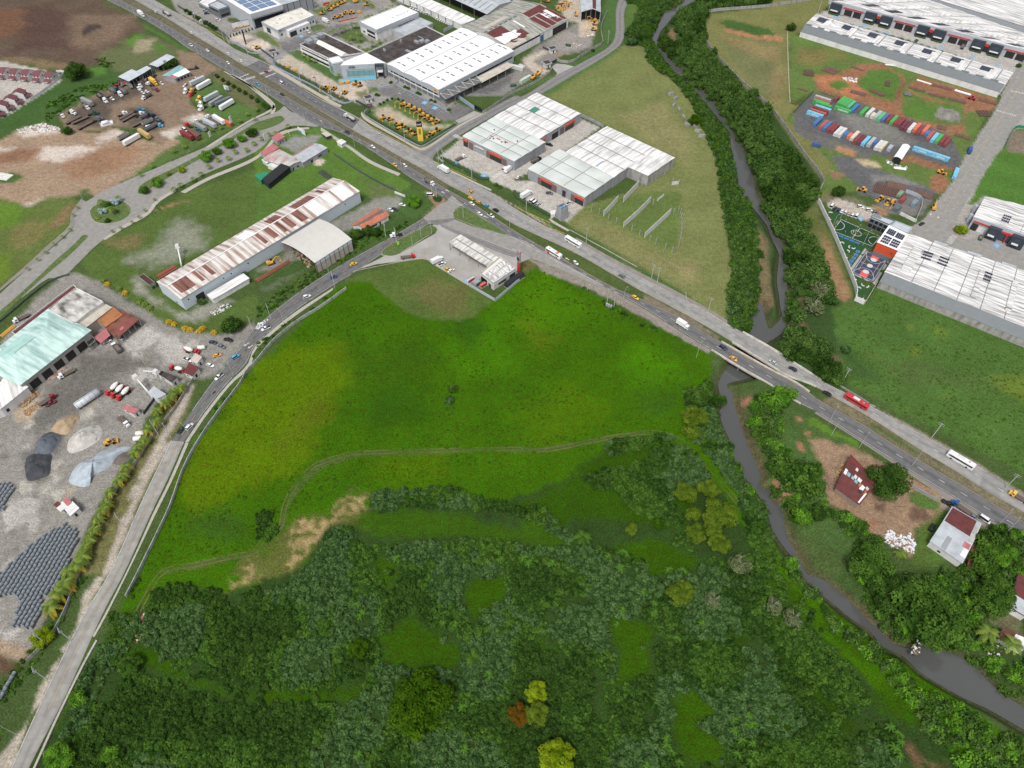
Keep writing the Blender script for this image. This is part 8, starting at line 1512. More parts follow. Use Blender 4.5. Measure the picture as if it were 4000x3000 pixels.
# pipe and steel stacks on the orange ground
def bars_(nm,s0,s1,n_,r,w,m,label,gap=.5):
 a,b_=G1(s0),G1(s1);d=(b_-a);q=Vector((-d.y,d.x,0)).normalized();o=thing(nm,label,'pipes',(a+b_)/2);c=(a+b_)/2
 me=MB();me.tube(-d/2+Vector((0,0,r)),d/2+Vector((0,0,r)),r,n=6);me=me.mesh('pipe')
 for i in range(n_):k=link('pipe',me,m,o);k.location=q*((i-(n_-1)/2)*gap)+Vector((0,0,(i%2)*r*.4))
RST=mat('rusty_steel',S(112,84,76),.85,.2,1);PLW=paint((232,232,228))
for s0,s1,n_,r,m,lb,g in(('n 285 690','n 415 735',5,.4,RST,'rusty steel beams left of the orange earth',1.0),('n 310 675','n 448 712',4,.4,RST,'upper rusty beams left of the orange earth',.9),('n 570 660','n 705 705',3,.3,RST,'thin rusty bars in the grass below the boundary wall',.6),('n 150 700','n 150 755',7,.5,RST,'short brown stack of pipes near the cream wall',1.2),('n 935 800','n 925 860',5,.35,RST,'short brown beams on the round green patch',.9),('o 205 795','o 348 840',2,.35,PLW,'white pipes beside the earth track',.8),('o 580 900','o 738 948',2,.5,PLW,'long white pipes by the red lifter',.9),('D1 1210 755','D1 1360 795',4,.35,RST,'rusty pipes upper row in the green strip',.8),('D1 1385 810','D1 1530 845',4,.35,RST,'rusty pipes lower row in the green strip',.8),('D1 1420 735','D1 1590 780',4,.4,RST,'rusty pipes beside the white pipes',.8),('D1 1560 850','D1 1710 890',5,.4,RST,'rusty pipes below the red lifter',.8),('D1 1820 860','D1 1970 900',5,.4,RST,'rusty pipes nearest the estate road',.8),('D1 715 790','D1 845 825',5,.45,RST,'rusty plates above the green containers',.9),('D1 880 780','D1 1000 830',4,.4,RST,'rusty sections above the grey containers',.9),('D1 250 765','D1 345 790',2,.35,RST,'dark beams at the container yard corner',.8),('D1 460 800','D1 570 835',3,.3,RST,'dark rail along the container yard top',.6),('D1 1460 1100','D1 1540 1115',6,.4,RST,'rusty stack behind the orange containers',.9),('D1 1610 1165','D1 1750 1205',4,.35,RST,'rusty pipes behind the maroon containers',.8),('D1 1840 960','D1 1880 1010',8,.4,RST,'criss-cross rusty poles by the estate road',1.1),('D1 1175 815','D1 1235 828',4,.5,paint((70,76,100)),'dark blue plates in the green strip',.9),('m 920 55','m 1110 95',8,.5,RST,'long rust brown pipes above the pipe stack',.9),('m 960 75','m 930 165',18,.5,RST,'broad rust brown pipe stack in the site yard',1.05),('p 180 375','p 350 440',6,.5,RST,'long rust brown pipes behind the panel wall',.9),('D1 1085 1455','D1 1190 1468',2,.5,PLW,'white pipes below the white tent',1),('A1 -20 1520','A1 90 1540',8,.3,PLW,'pale pipes stacked on the grass at the left edge',.9),('B2 0 775','B2 290 600',3,.4,mat('rust_pipe',S(150,84,66),.8,.1,1),'long rust red pipes beside the long warehouse',1.0),('A2 1370 745','A2 1520 655',3,.7,mat('rust_pipe',S(150,84,66)),'rust red tank pipes at the warehouse end',1.5),('i 10 500','i 120 410',3,.35,paint((226,168,60)),'yellow crane jib lying beside the works',.9),('D1 1010 560','D1 1095 570',2,.3,PLW,'white pipes below the boundary wall',.8),('B1 555 1480','B1 640 1540',6,.25,STEELD,'dark steel frames lying on the farm meadow',.8)):bars_('pipe_stack',s0,s1,n_,r,0,m,lb,g)
veh('loader','','D1 1760 850',150,'red telescopic lifter among the rusty pipes');[setattr(k.material_slots[0],'link','OBJECT')or setattr(k.material_slots[0],'material',paint((206,44,66)))for k in bpy.data.objects if k.parent and k.parent.get('label','').startswith('red telescopic')and k.name.split('.')[0]in('body','bucket','cab_roof')]
veh('excavator','','p 375 540',65,'yellow boom crane standing at the estate road edge');veh('flatbed','w','i 180 345',225,'orange and white crane truck beside the maroon strip roof');veh('skip','','A2 2125 780',30,'bright green skip under the long warehouse wall')
for i,s in enumerate(('C1 1370 820','C1 1410 860','C1 1395 920','C1 1440 960','C1 1480 1020','C1 1510 1085','C1 1590 1095','C1 1605 1140','C1 1635 1185')):
 o=thing('panel_stack','stack of pale concrete panels on the meadow edge, %s from the top'%ORD[i],'panels',G1(s),.3+i*.35,'stacked concrete panels');[MB().box(-2.4,2.4,-1.1+k*.32,-.9+k*.32,0,1.9+.2*(k%2)).build('panel',CONCW,o)for k in range(6)]
 # ---------------------------------------------------------------- vegetation
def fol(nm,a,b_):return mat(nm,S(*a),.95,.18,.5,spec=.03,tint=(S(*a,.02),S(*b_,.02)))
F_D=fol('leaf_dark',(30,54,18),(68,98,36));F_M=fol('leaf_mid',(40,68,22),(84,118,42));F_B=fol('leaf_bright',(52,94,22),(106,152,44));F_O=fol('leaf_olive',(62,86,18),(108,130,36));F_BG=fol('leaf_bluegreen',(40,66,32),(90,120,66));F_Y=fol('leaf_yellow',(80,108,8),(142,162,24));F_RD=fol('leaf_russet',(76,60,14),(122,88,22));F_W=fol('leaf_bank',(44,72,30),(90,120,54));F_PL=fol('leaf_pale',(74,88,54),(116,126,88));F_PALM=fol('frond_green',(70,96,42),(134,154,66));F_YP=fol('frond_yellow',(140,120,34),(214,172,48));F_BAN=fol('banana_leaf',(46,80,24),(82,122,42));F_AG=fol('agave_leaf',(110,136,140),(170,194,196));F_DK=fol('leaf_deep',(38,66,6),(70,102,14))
BARK=mat('bark',S(110,98,84),.9,.2,1);PALE_B=mat('pale_bark',S(200,196,186),.9,.15,1)
def leafq(C,Nn,sz,r_):
 n=len(C);Nn=Nn/np.linalg.norm(Nn,axis=1)[:,None];a=np.cross(Nn,r_.normal(size=(n,3)));a/=np.linalg.norm(a,axis=1)[:,None]+1e-9;b_=np.cross(Nn,a);s=sz[:,None]if np.ndim(sz)else sz
 return np.stack([C-a*s*.5-b_*s*.32,C+a*s*.1-b_*s*.5,C+a*s*.75,C+a*s*.1+b_*s*.5],1).reshape(-1,3)
def crownV(seed,n,k,flat=.8,leaf=.1,spread=.62,low=-.35):
 """leaf-sized faces gathered in clumps over a crown of unit radius"""
 r_=np.random.default_rng(seed);d=r_.normal(size=(k,3));d[:,2]=np.abs(d[:,2])*1.0-.25;d/=np.linalg.norm(d,axis=1)[:,None];cc=d*r_.uniform(spread*.75,spread*1.2,(k,1))*[1,1,flat];cr=r_.uniform(.24,.46,k)*(.72 if k>30 else 1);ct=r_.uniform(0,1,k)
 i=r_.integers(0,k,n);v=r_.normal(size=(n,3));v[:,2]+=.35;v/=np.linalg.norm(v,axis=1)[:,None];C=cc[i]+v*cr[i][:,None]*r_.uniform(.7,1.05,(n,1))*[1,1,.85];N_=v+[0,0,.5]+r_.normal(size=(n,3))*.45
 m=n//5;u=r_.normal(size=(m,3));u/=np.linalg.norm(u,axis=1)[:,None];C0=u*r_.uniform(.35,.6,(m,1))*[1,1,flat];
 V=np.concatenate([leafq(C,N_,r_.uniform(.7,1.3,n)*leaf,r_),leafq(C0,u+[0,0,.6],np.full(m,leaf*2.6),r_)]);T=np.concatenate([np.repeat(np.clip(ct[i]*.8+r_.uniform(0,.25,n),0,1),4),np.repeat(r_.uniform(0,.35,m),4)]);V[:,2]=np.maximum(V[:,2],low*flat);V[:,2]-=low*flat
 return V.astype(np.float32),T.astype(np.float32)
def vmesh(nm,VT):V,T=VT;return npmesh(nm,V,np.arange(len(V)).reshape(-1,4),None,T)
def trunk(h,r,limbs=4,seed=1):
 b=MB();rr=random.Random(seed);b.tube((0,0,-.02),(.04*h,.02*h,h*.6),r,r*.7,7)
 for i in range(limbs):t=i*6.28/limbs+rr.random();b.tube((.04*h,.02*h,h*.5),(math.cos(t)*h*.4,math.sin(t)*h*.4,h*(.85+.2*rr.random())),r*.5,r*.15,5)
 return b.mesh('trunk')
CR={'round':[vmesh('crown',crownV(s,1500,26,.8,.12))for s in(1,2,3)],'dense':[vmesh('crown',crownV(s,5600,38,.78,.062,.74))for s in(4,5)],'loose':[vmesh('crown',crownV(s,900,16,.6,.12,.7))for s in(6,7)],'shrub':[vmesh('foliage',crownV(s,230,11,.8,.24,.6,-.2))for s in range(10,18)],'ball':[vmesh('foliage',crownV(s,300,20,.95,.2,.6,-.5))for s in(30,)]}
TRK=trunk(1,.045);TRP=trunk(1,.04,6,3)
def tree(kind,fm,s,rad,label,group=None,h=None,pale=False,cat='tree',name='broadleaf_tree',rz=None,zf=1.0):
 h=h or rad*.45;c=G1(s,h+rad*.45);c.z=0;o=thing(name,label,cat,c,random.uniform(0,6.28),group);me=CR[kind][len(bpy.data.objects)%len(CR[kind])];k=link('crown',me,fm,o);k.scale=(rad*random.uniform(.95,1.05),rad,rad*zf);k.location.z=h*.6
 t=link('trunk',TRP if pale else TRK,PALE_B if pale else BARK,o);hh=h*.6+rad*(.95 if pale else.6);t.scale=(hh,hh,hh);return o
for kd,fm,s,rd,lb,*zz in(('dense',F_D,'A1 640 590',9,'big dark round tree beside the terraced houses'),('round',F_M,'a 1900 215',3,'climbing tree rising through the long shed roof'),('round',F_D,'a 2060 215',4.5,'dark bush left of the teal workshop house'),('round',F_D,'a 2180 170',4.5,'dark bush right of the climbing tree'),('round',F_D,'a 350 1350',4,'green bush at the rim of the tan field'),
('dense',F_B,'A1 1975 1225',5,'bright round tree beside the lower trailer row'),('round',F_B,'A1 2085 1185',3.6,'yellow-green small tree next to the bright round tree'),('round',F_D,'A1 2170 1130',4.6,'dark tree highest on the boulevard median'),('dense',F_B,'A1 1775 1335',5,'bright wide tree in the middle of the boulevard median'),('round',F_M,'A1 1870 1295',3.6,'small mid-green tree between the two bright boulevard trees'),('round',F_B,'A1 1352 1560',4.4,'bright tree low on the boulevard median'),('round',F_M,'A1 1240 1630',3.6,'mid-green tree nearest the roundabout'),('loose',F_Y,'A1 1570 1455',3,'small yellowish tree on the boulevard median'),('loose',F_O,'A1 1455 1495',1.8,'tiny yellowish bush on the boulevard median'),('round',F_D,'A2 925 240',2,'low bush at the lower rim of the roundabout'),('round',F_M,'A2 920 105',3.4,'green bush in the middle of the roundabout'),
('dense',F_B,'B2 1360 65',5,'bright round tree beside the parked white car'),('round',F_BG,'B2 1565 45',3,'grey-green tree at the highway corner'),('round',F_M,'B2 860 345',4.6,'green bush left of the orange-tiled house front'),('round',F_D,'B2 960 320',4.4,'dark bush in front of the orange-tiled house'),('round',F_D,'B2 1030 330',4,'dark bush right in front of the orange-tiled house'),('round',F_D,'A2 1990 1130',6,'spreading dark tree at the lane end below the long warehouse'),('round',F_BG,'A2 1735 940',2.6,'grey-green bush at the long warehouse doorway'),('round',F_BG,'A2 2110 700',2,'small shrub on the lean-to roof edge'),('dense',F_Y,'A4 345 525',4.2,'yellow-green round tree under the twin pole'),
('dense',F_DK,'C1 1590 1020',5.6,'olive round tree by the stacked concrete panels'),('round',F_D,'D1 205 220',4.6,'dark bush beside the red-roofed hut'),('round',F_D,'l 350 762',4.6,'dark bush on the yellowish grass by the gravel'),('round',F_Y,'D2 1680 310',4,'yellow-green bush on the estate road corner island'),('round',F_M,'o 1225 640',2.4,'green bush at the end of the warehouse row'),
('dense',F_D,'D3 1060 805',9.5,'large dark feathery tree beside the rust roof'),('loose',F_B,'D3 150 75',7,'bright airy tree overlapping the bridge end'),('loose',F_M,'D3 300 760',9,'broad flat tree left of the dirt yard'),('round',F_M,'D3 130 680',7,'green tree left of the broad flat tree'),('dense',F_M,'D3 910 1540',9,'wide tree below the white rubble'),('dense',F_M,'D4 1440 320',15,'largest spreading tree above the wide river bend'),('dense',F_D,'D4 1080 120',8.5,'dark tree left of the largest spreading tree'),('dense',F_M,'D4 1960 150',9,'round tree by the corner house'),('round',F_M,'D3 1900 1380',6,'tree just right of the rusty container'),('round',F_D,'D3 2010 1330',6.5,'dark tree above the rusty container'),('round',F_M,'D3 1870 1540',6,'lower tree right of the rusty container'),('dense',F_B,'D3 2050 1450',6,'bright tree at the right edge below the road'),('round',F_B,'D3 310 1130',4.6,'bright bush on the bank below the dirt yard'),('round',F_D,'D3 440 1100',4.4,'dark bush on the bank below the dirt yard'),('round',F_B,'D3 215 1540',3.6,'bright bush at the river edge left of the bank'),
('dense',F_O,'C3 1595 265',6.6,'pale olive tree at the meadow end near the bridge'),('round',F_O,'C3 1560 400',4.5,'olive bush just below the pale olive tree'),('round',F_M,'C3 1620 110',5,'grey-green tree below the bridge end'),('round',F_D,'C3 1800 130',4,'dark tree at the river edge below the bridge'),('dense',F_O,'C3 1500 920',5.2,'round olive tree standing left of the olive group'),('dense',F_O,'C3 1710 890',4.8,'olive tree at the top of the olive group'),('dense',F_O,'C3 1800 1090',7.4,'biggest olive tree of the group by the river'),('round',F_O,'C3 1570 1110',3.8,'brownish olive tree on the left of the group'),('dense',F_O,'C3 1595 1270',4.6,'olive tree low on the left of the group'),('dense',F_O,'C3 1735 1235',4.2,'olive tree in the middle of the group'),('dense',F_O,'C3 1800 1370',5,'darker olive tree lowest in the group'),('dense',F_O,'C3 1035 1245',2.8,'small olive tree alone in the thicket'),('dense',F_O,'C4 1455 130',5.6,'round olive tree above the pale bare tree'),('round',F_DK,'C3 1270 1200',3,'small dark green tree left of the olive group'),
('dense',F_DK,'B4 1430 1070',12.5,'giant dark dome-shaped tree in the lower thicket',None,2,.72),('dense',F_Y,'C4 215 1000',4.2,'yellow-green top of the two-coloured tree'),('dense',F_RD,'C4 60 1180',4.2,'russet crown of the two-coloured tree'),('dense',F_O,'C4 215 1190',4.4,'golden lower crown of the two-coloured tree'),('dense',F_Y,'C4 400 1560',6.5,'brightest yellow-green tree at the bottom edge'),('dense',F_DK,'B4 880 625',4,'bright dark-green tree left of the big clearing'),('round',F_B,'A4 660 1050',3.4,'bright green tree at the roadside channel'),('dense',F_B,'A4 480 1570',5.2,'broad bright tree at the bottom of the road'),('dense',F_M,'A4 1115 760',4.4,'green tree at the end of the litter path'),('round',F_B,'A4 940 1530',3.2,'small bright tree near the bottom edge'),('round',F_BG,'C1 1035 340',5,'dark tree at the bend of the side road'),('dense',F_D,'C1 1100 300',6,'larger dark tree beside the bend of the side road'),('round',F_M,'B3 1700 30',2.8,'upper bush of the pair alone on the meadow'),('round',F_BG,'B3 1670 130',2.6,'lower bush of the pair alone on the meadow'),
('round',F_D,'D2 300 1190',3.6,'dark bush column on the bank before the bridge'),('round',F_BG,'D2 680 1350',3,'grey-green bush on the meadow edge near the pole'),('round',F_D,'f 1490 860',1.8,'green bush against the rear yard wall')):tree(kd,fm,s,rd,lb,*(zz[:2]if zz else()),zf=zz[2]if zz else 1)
for i,s in enumerate(('D2 400 960','D2 450 820')):tree('loose',F_PL,s,6,['big bare pale tree on the bank, lower crown','big bare pale tree on the bank, upper crown'][i],pale=True)
for s,r_,lb in(('C3 1990 1540',4.5,'pale thin tree with white stem below the olive group'),('C4 1750 190',3.6,'small bare white-stemmed tree right of the round olive tree'),('D4 55 235',3.6,'bare white-stemmed tree near the river track'),('D4 235 350',4,'brownish bare tree with white stem by the river track')):tree('loose',F_PL,s,r_,lb,pale=True,h=3)
for i,q in enumerate(('b 920 430','b 1015 495','b 1110 550','b 1205 605','b 1300 665','b 1405 715','b 1510 785','b 1615 850','b 1720 915','b 1752 948','b 1802 970')):tree('ball',F_D,q,2.2,'dark clipped ball tree by the highway path, %s from the gate'%ORD[i],'clipped ball trees along the highway path',.4)
for i in range(11):p=G1('c %d %d'%(820+i*44,540-i*15));o=thing('small_cypress','narrow cypress along the white wall, %s from the road'%ORD[i],'tree',p,i,'row of small cypresses');k=link('crown',CR['ball'][0],F_D,o);k.scale=(.7,.7,2.2);t=link('trunk',TRK,BARK,o)
for i,q in enumerate(('c 170 140','c 220 170','c 300 225','c 340 245','c 450 310','c 500 335','c 545 365','c 590 390')):tree('round',F_D,q,2.6,'street tree over the parked white cars, %s from the top'%ORD[i],'street trees inside the mesh fence',1.5)
for i,q in enumerate(('g 580 378','g 690 385','g 770 415','g 500 402','g 915 490','g 985 535','g 1080 585','g 1130 615','g 1190 645','g 1250 680','g 1300 700','g 435 440','g 375 470')):tree('ball',F_D,q,1.3,'small dark shrub on the rim of the display lot','shrubs on the display lot rim',.2,cat='shrub',name='rim_shrub')
for i,q in enumerate(('g 800 170','g 860 190','g 1020 270','g 1060 290','g 1250 400','g 1320 420','g 1560 560','g 560 90','g 310 300','g 340 310','h 600 560','h 640 580')):tree('round',F_M,q,1.7,'low planting bush in the car-park beds','planting in the car-park beds',.2,cat='shrub',name='bed_shrub')
# palms
def frondV(L,n,w,rise,droop,r_,seg=9,gap=.75):
 V=[];T=[]
 for k in range(n):
  a=k*2*math.pi/n+r_.uniform(-.25,.25);e=r_.uniform(rise*.3,rise);ll=L*r_.uniform(.8,1.1);t0=r_.random();ca,sa=math.cos(a),math.sin(a)
  P=lambda s,o,dz:(ca*s*ll*.95-sa*o,sa*s*ll*.95+ca*o,e*s*ll-droop*s*s*ll+dz)
  for j in range(seg):
   s0,s1=j/seg,(j+gap)/seg;w0=w*math.sin(math.pi*min(.97,.15+.8*(j+.5)/seg));s2=min(1.05,s1+.12)
   for sg in(-1,1):V+=[P(s0,0,0),P(s1,0,0),P(s2,sg*w0,-.18*w0),P(s2-.6/seg,sg*w0,-.22*w0)];T+=[min(1,t0*.8+.2*r_.random())]*4
 return np.array(V,np.float32),np.array(T,np.float32)
rr=random.Random(5);PA={'coco':vmesh('crown',frondV(4.0,17,.75,.75,.85,rr)),'cocy':vmesh('crown',frondV(3.6,9,.7,.1,.75,rr)),'royal':vmesh('crown',frondV(3.0,12,.6,.7,.9,rr)),'ban':vmesh('crown',frondV(2.7,9,.42,.95,.85,rr,5,.98)),'agave':vmesh('crown',frondV(2.2,26,.3,1.2,.6,rr,5,1.0))}
b=MB();b.tube((0,0,-.02),(.05,0,1),.035,.022,7);PTK=b.mesh('trunk')
def palm(kind,fm,s,h,sc,label,group=None,name='coconut_palm',extra=None,cat='palm'):
 c=G1(s,h);c.z=0;o=thing(name,label,cat,c,rr.uniform(0,6.28),group);k=link('crown',PA[kind],fm,o);k.location=(.05*h,0,h);k.scale=(sc,sc,sc);t=link('trunk',PTK,BARK,o);t.scale=(h if h>2 else 4,h if h>2 else 4,h)
 if extra:k=link('dry_fronds',PA['cocy'],extra,o);k.location=(.05*h,0,h-.25);q=sc*rr.uniform(1.0,1.3);k.scale=(q,q,q)
for i,q in enumerate(('A3 1555 20','A3 1490 60','A3 1470 100','A3 1420 150','A3 1350 220','A3 1350 310','A3 1270 380','A3 1240 470','A3 1190 530','A3 1160 590','A3 1080 705','A3 1060 780','A3 1015 830','A3 940 930','A3 910 1030','A3 880 1080','A3 840 1160','A3 805 1250','A3 765 1330','A3 725 1400','A3 700 1475','A3 665 1550','A3 590 1610','A4 550 50','A4 490 140','A4 430 255')):palm('coco',F_PALM,q,4.5,.8 if i<20 else 1.05,'coconut palm along the precast yard wall, %s from the top'%ORD[i],'coconut palms along the yard wall',extra=F_YP)
for i,q in enumerate(('A2 880 755','A2 920 790','A2 1020 830','A2 1075 865','A2 1200 940','A2 1250 960','A2 1290 995','A2 1460 1110','A2 1500 1130','A2 1600 1165','A2 1645 1180','A2 1720 1190','A2 1750 1165','A2 1850 1205')):palm('royal',F_YP if i>6 or i in(1,3)else F_PALM,q,1.6,.85,'young yellowing palm on the lane bank, %s from the roundabout'%ORD[i],'young palms on the lane bank','young_palm')
Q_=('A2 230 655','A2 315 575','A2 390 512','A2 460 442','A2 535 382','A2 600 318','A2 625 188','A2 665 125');[palm('royal',F_PALM,q,2.2,.5,'small palm on the outer boulevard path, %s from the bottom'%ORD[i],'small palms along the boulevard','small_palm')for i,q in enumerate(Q_)]
Q_=('A2 965 333','A2 1040 302','A2 1135 252','A2 1195 208','A2 1245 150','A2 1330 55','A1 1490 1625','A1 1550 1588','A1 1660 1540','A1 1730 1490','A1 1800 1430','A1 1875 1370','A1 1965 1355','A1 2030 1300','A1 2125 1285','A1 2190 1230','B1 40 1185','B1 112 1150','B1 160 1140','B1 270 1080');[palm('royal',F_PALM,q,3 if i>5 else 2,.85 if i>5 else.5,'palm on the inner boulevard kerb, %s from the roundabout'%ORD[i],'palms on the inner boulevard kerb','small_palm')for i,q in enumerate(Q_)]
Q_=('A1 1200 1490','A1 1300 1420','A1 1490 1290','A1 1590 1250','A1 1820 1110','A1 1900 1085','A1 2060 1030','A1 2130 970','A1 2215 930','A1 2190 1010');[palm('royal',F_PALM,q,3.5,.8,'palm on the truck yard verge, %s from the roundabout'%ORD[i],'palms on the truck yard verge','small_palm')for i,q in enumerate(Q_)]
Q_=('d 600 550','d 670 515','d 800 485','d 870 445','d 990 405','d 1055 405','d 985 605','d 1090 540','d 1130 635','d 920 685','d 1330 725','d 1270 845','d 1460 775','d 1120 800','d 1200 860','d 1230 290','d 1280 265','d 1340 260','d 1480 215','d 1530 185','d 1590 155','d 1690 100','d 150 925','d 220 965','d 260 1000','d 340 1020','d 770 1280','d 1460 690');[palm('royal',F_PALM,q,5 if i<15 else 3.5,1.05 if i<15 else.8,('tall palm in the garden between the white offices, %s counted from its west end' if i<15 else 'short palm beside the dealer buildings, %s counted after the garden palms')%ORD[i if i<15 else i-15],'palms round the dealer offices','garden_palm')for i,q in enumerate(Q_)]
for s,k,fm,h,sc,lb in(('A2 1000 85','agave',F_AG,1.4,1.7,'large silver-blue fan palm on the roundabout'),('A2 890 165','agave',F_AG,1.2,1.5,'lower silver-blue fan palm on the roundabout'),('A2 865 75','royal',F_PALM,2.5,1.1,'green palm at the upper left of the roundabout'),('A2 955 130','royal',F_PALM,6,1.1,'tallest green palm of the roundabout'),('A2 1015 40','royal',F_PALM,4,.8,'small palm at the top of the roundabout'),('A2 840 220','royal',F_PALM,1.2,.8,'low palm at the left of the roundabout'),('A2 980 150','royal',F_PALM,2,.9,'palm at the foot of the tallest roundabout palm'),('D4 1920 480','coco',F_PALM,6,1.2,'coconut palm beside the small outhouse'),('D4 2130 590','coco',F_PALM,6,1.2,'coconut palm partly over the small outhouse roof'),('C3 615 1310','coco',F_M,2,1.2,'dark wide-fronded palm in the thicket'),('D3 1150 1460','royal',F_PALM,2,1.2,'palm at the foot of the white rubble'),('B4 1870 695','coco',F_M,1.5,1.1,'dark fern-like palm at the right of the big clearing')):palm(k,fm,s,h,sc,lb,name='fan_palm' if k=='agave' else 'palm_tree')
for q in 'B3 1215 1500;B3 1960 1400;B3 2090 1450;B3 2000 1530;B3 2110 1510;C3 340 1420;C3 110 1500;C3 150 1540;C3 340 1540;C3 830 1480;C3 950 1440;C3 980 1460;C3 920 1570;C3 950 1590;C3 1360 1600;C3 1480 1610;B4 870 250;B4 920 310;B4 890 350;B4 1610 400;B4 1720 410;B4 2010 850;B4 1790 1130;B4 1800 1490;B4 880 1540;C4 1140 130;C4 950 290;C4 1230 230;C4 1230 310;C4 905 410;C4 1640 400;C4 1430 540;C4 1930 1240;C4 2050 1200;C4 2030 1290;C4 2090 1280;C4 1930 1330;C4 1990 1420;C4 2080 1440;C4 1950 1540;C4 2100 1530;C4 2060 1610;C4 1340 1400;C4 1380 1520;C4 1340 1470;C4 1160 1630;C4 1450 1610;D4 1060 1300;D4 1130 1360;D4 1150 1430;D4 1100 1480;D4 1140 1550;D3 340 1030;D3 260 1020'.split(';'):palm('ban',F_BAN,q,1.6,rr.uniform(.6,.92),'banana plant with broad pale fronds in the lower thicket','banana plants in the thicket','banana_plant',cat='banana plant')
# thickets
def scat(polys,holes,step,r0,r1,seed):
 r_=np.random.default_rng(seed);out=[]
 for q in polys:
  xs=[p[0]for p in q];ys=[p[1]for p in q];gx_,gy_=np.meshgrid(np.arange(min(xs),max(xs),step),np.arange(min(ys),max(ys),step));P=np.stack([gx_.ravel(),gy_.ravel()],1)+r_.uniform(-.48,.48,(gx_.size,2))*step;P=P[inside(P,q)]
  for hq in holes:
   if len(P):P=P[sdf(P[:,0],P[:,1],hq)+7*(vnoise(P[:,0],P[:,1],3.5,2)-.5)>.3]
  out.append(P)
 P=np.concatenate(out);return P,r_.uniform(r0,r1,len(P))*(.75+.5*r_.random(len(P)))
SH=[crownV(s,190,10,.8,.25,.6,-.2)for s in range(40,48)];SH2=[crownV(s,240,14,.9,.2,.62,-.3)for s in range(50,56)]
def gzat(P):
 d=sdf(P[:,0],P[:,1],RIVER);t_=np.clip(d/6,0,1);t_=t_*t_*(3-2*t_);return np.where(d<0,WZ,(WZ-.9)*(1-t_)),d
def mass(nm,P,Rr,tpl,mats_,mi,label,cat,seed,kind='stuff',zs=1.0):
 r_=np.random.default_rng(seed);Vs=[];Ts=[];M_=[];z0,_=gzat(P)
 for i,(p,q)in enumerate(zip(P,Rr)):
  V,T=tpl[r_.integers(len(tpl))];a=r_.uniform(0,6.28);c_,s_=math.cos(a),math.sin(a);W_=np.empty_like(V);W_[:,0]=(V[:,0]*c_-V[:,1]*s_)*q+p[0];W_[:,1]=(V[:,0]*s_+V[:,1]*c_)*q+p[1];W_[:,2]=V[:,2]*q*zs*r_.uniform(.8,1.2)+z0[i];Vs.append(W_);Ts.append(np.clip(T+r_.uniform(-.25,.2),0,1));M_.append(np.full(len(V)//4,mi[i],np.int32))
 V=np.concatenate(Vs);me=npmesh(nm,V,np.arange(len(V)).reshape(-1,4),None,np.concatenate(Ts));o=link(nm,me,mats_);me.polygons.foreach_set('material_index',np.concatenate(M_));me.update();tag(o,label,cat);o['kind']=kind;return o
TH=[G(s)for s in('A4 900 560,1000 380,1260 300,1340 100,1500 60,1900 140,1960 220,2212 100;B4 100 130,280 60,420 -60;B3 430 1580,520 1500,560 1400,620 1300,720 1230,830 1260,900 1380,980 1420,1100 1400,1500 1360,1900 1330,2212 1380;C3 200 1420,500 1400,900 1430,1300 1400,1500 1250,1560 1460,1900 1500,2100 1480,2212 1560;D4 200 300,420 520,640 700,800 900,900 1100,760 1180,900 1280,1180 1400,1120 1659,1200 1900;A4 300 1900,420 1659,560 1380,660 1000,800 740','B3 985 960,1100 910,1380 900,1700 880,1860 960,2100 1010,2212 1050;C3 300 1080,420 1240,560 1290,540 1380,440 1380,330 1280,100 1150;B3 2000 1080,1600 1080,1300 1060,1120 1120,990 1080','C3 1200 560,1400 520,1560 560,1700 760,1760 860,1560 880,1400 900,1400 1050,1500 1120,1480 1250,1200 1180,1000 1060,900 940,700 900,580 800,780 740,1000 700,1180 640','B3 0 1110,130 1100,170 1180,200 1260,110 1350,20 1330','C3 780 540,900 480,1100 450,1300 430,1440 500,1200 520,1000 600,860 640','C3 1500 440,1700 400,1830 420,1900 600,2000 850,2100 980,2212 1150;D4 100 20,350 240,560 440,640 480,500 520,300 330,60 110;C3 2000 1300,1960 1000,1820 800,1700 620','C3 1480 60,1720 -40,1790 180,1820 400,1700 420,1540 420,1500 240')]
OPEN=CLEARP+[G('A4 940 880,1000 760,1060 700,1100 700,1030 880,960 1000,930 1140,880 1080'),G('B3 1040 1170,1800 1120,2212 1260;C3 100 1240,160 1400;B3 2212 1330,1500 1320,1050 1330'),G('D4 330 860,440 890,640 1160,520 1130'),G('D4 690 1240,850 1190,870 1320,830 1460,700 1400')]
P,Rr=scat(TH,OPEN,1.85,1.15,1.95,3);nv=vnoise(P[:,0],P[:,1],17,5)+.25*(vnoise(P[:,0],P[:,1],4,6)-.5);keep=vnoise(P[:,0],P[:,1],9,8)>.1;P,Rr,nv=P[keep],Rr[keep],nv[keep];mi=np.where(nv>.52,0,np.where(nv>.36,1,2)).astype(int);mi=np.where((P[:,0]>45)&(nv<.6),np.where(nv>.4,2,1),mi)
d3=np.sqrt(P[:,0]**2+P[:,1]**2+HCAM**2);f_=np.array([0,math.cos(_th),-math.sin(_th)]);u_=np.array([0,math.sin(_th),math.cos(_th)]);dep=P[:,1]*f_[1]-HCAM*f_[2];su=2000+FPX*P[:,0]/dep;sv=1500-FPX*(P[:,1]*u_[1]-HCAM*u_[2])/dep;vis=(su>60)&(su<3940)&(sv>0)&(sv<2960)
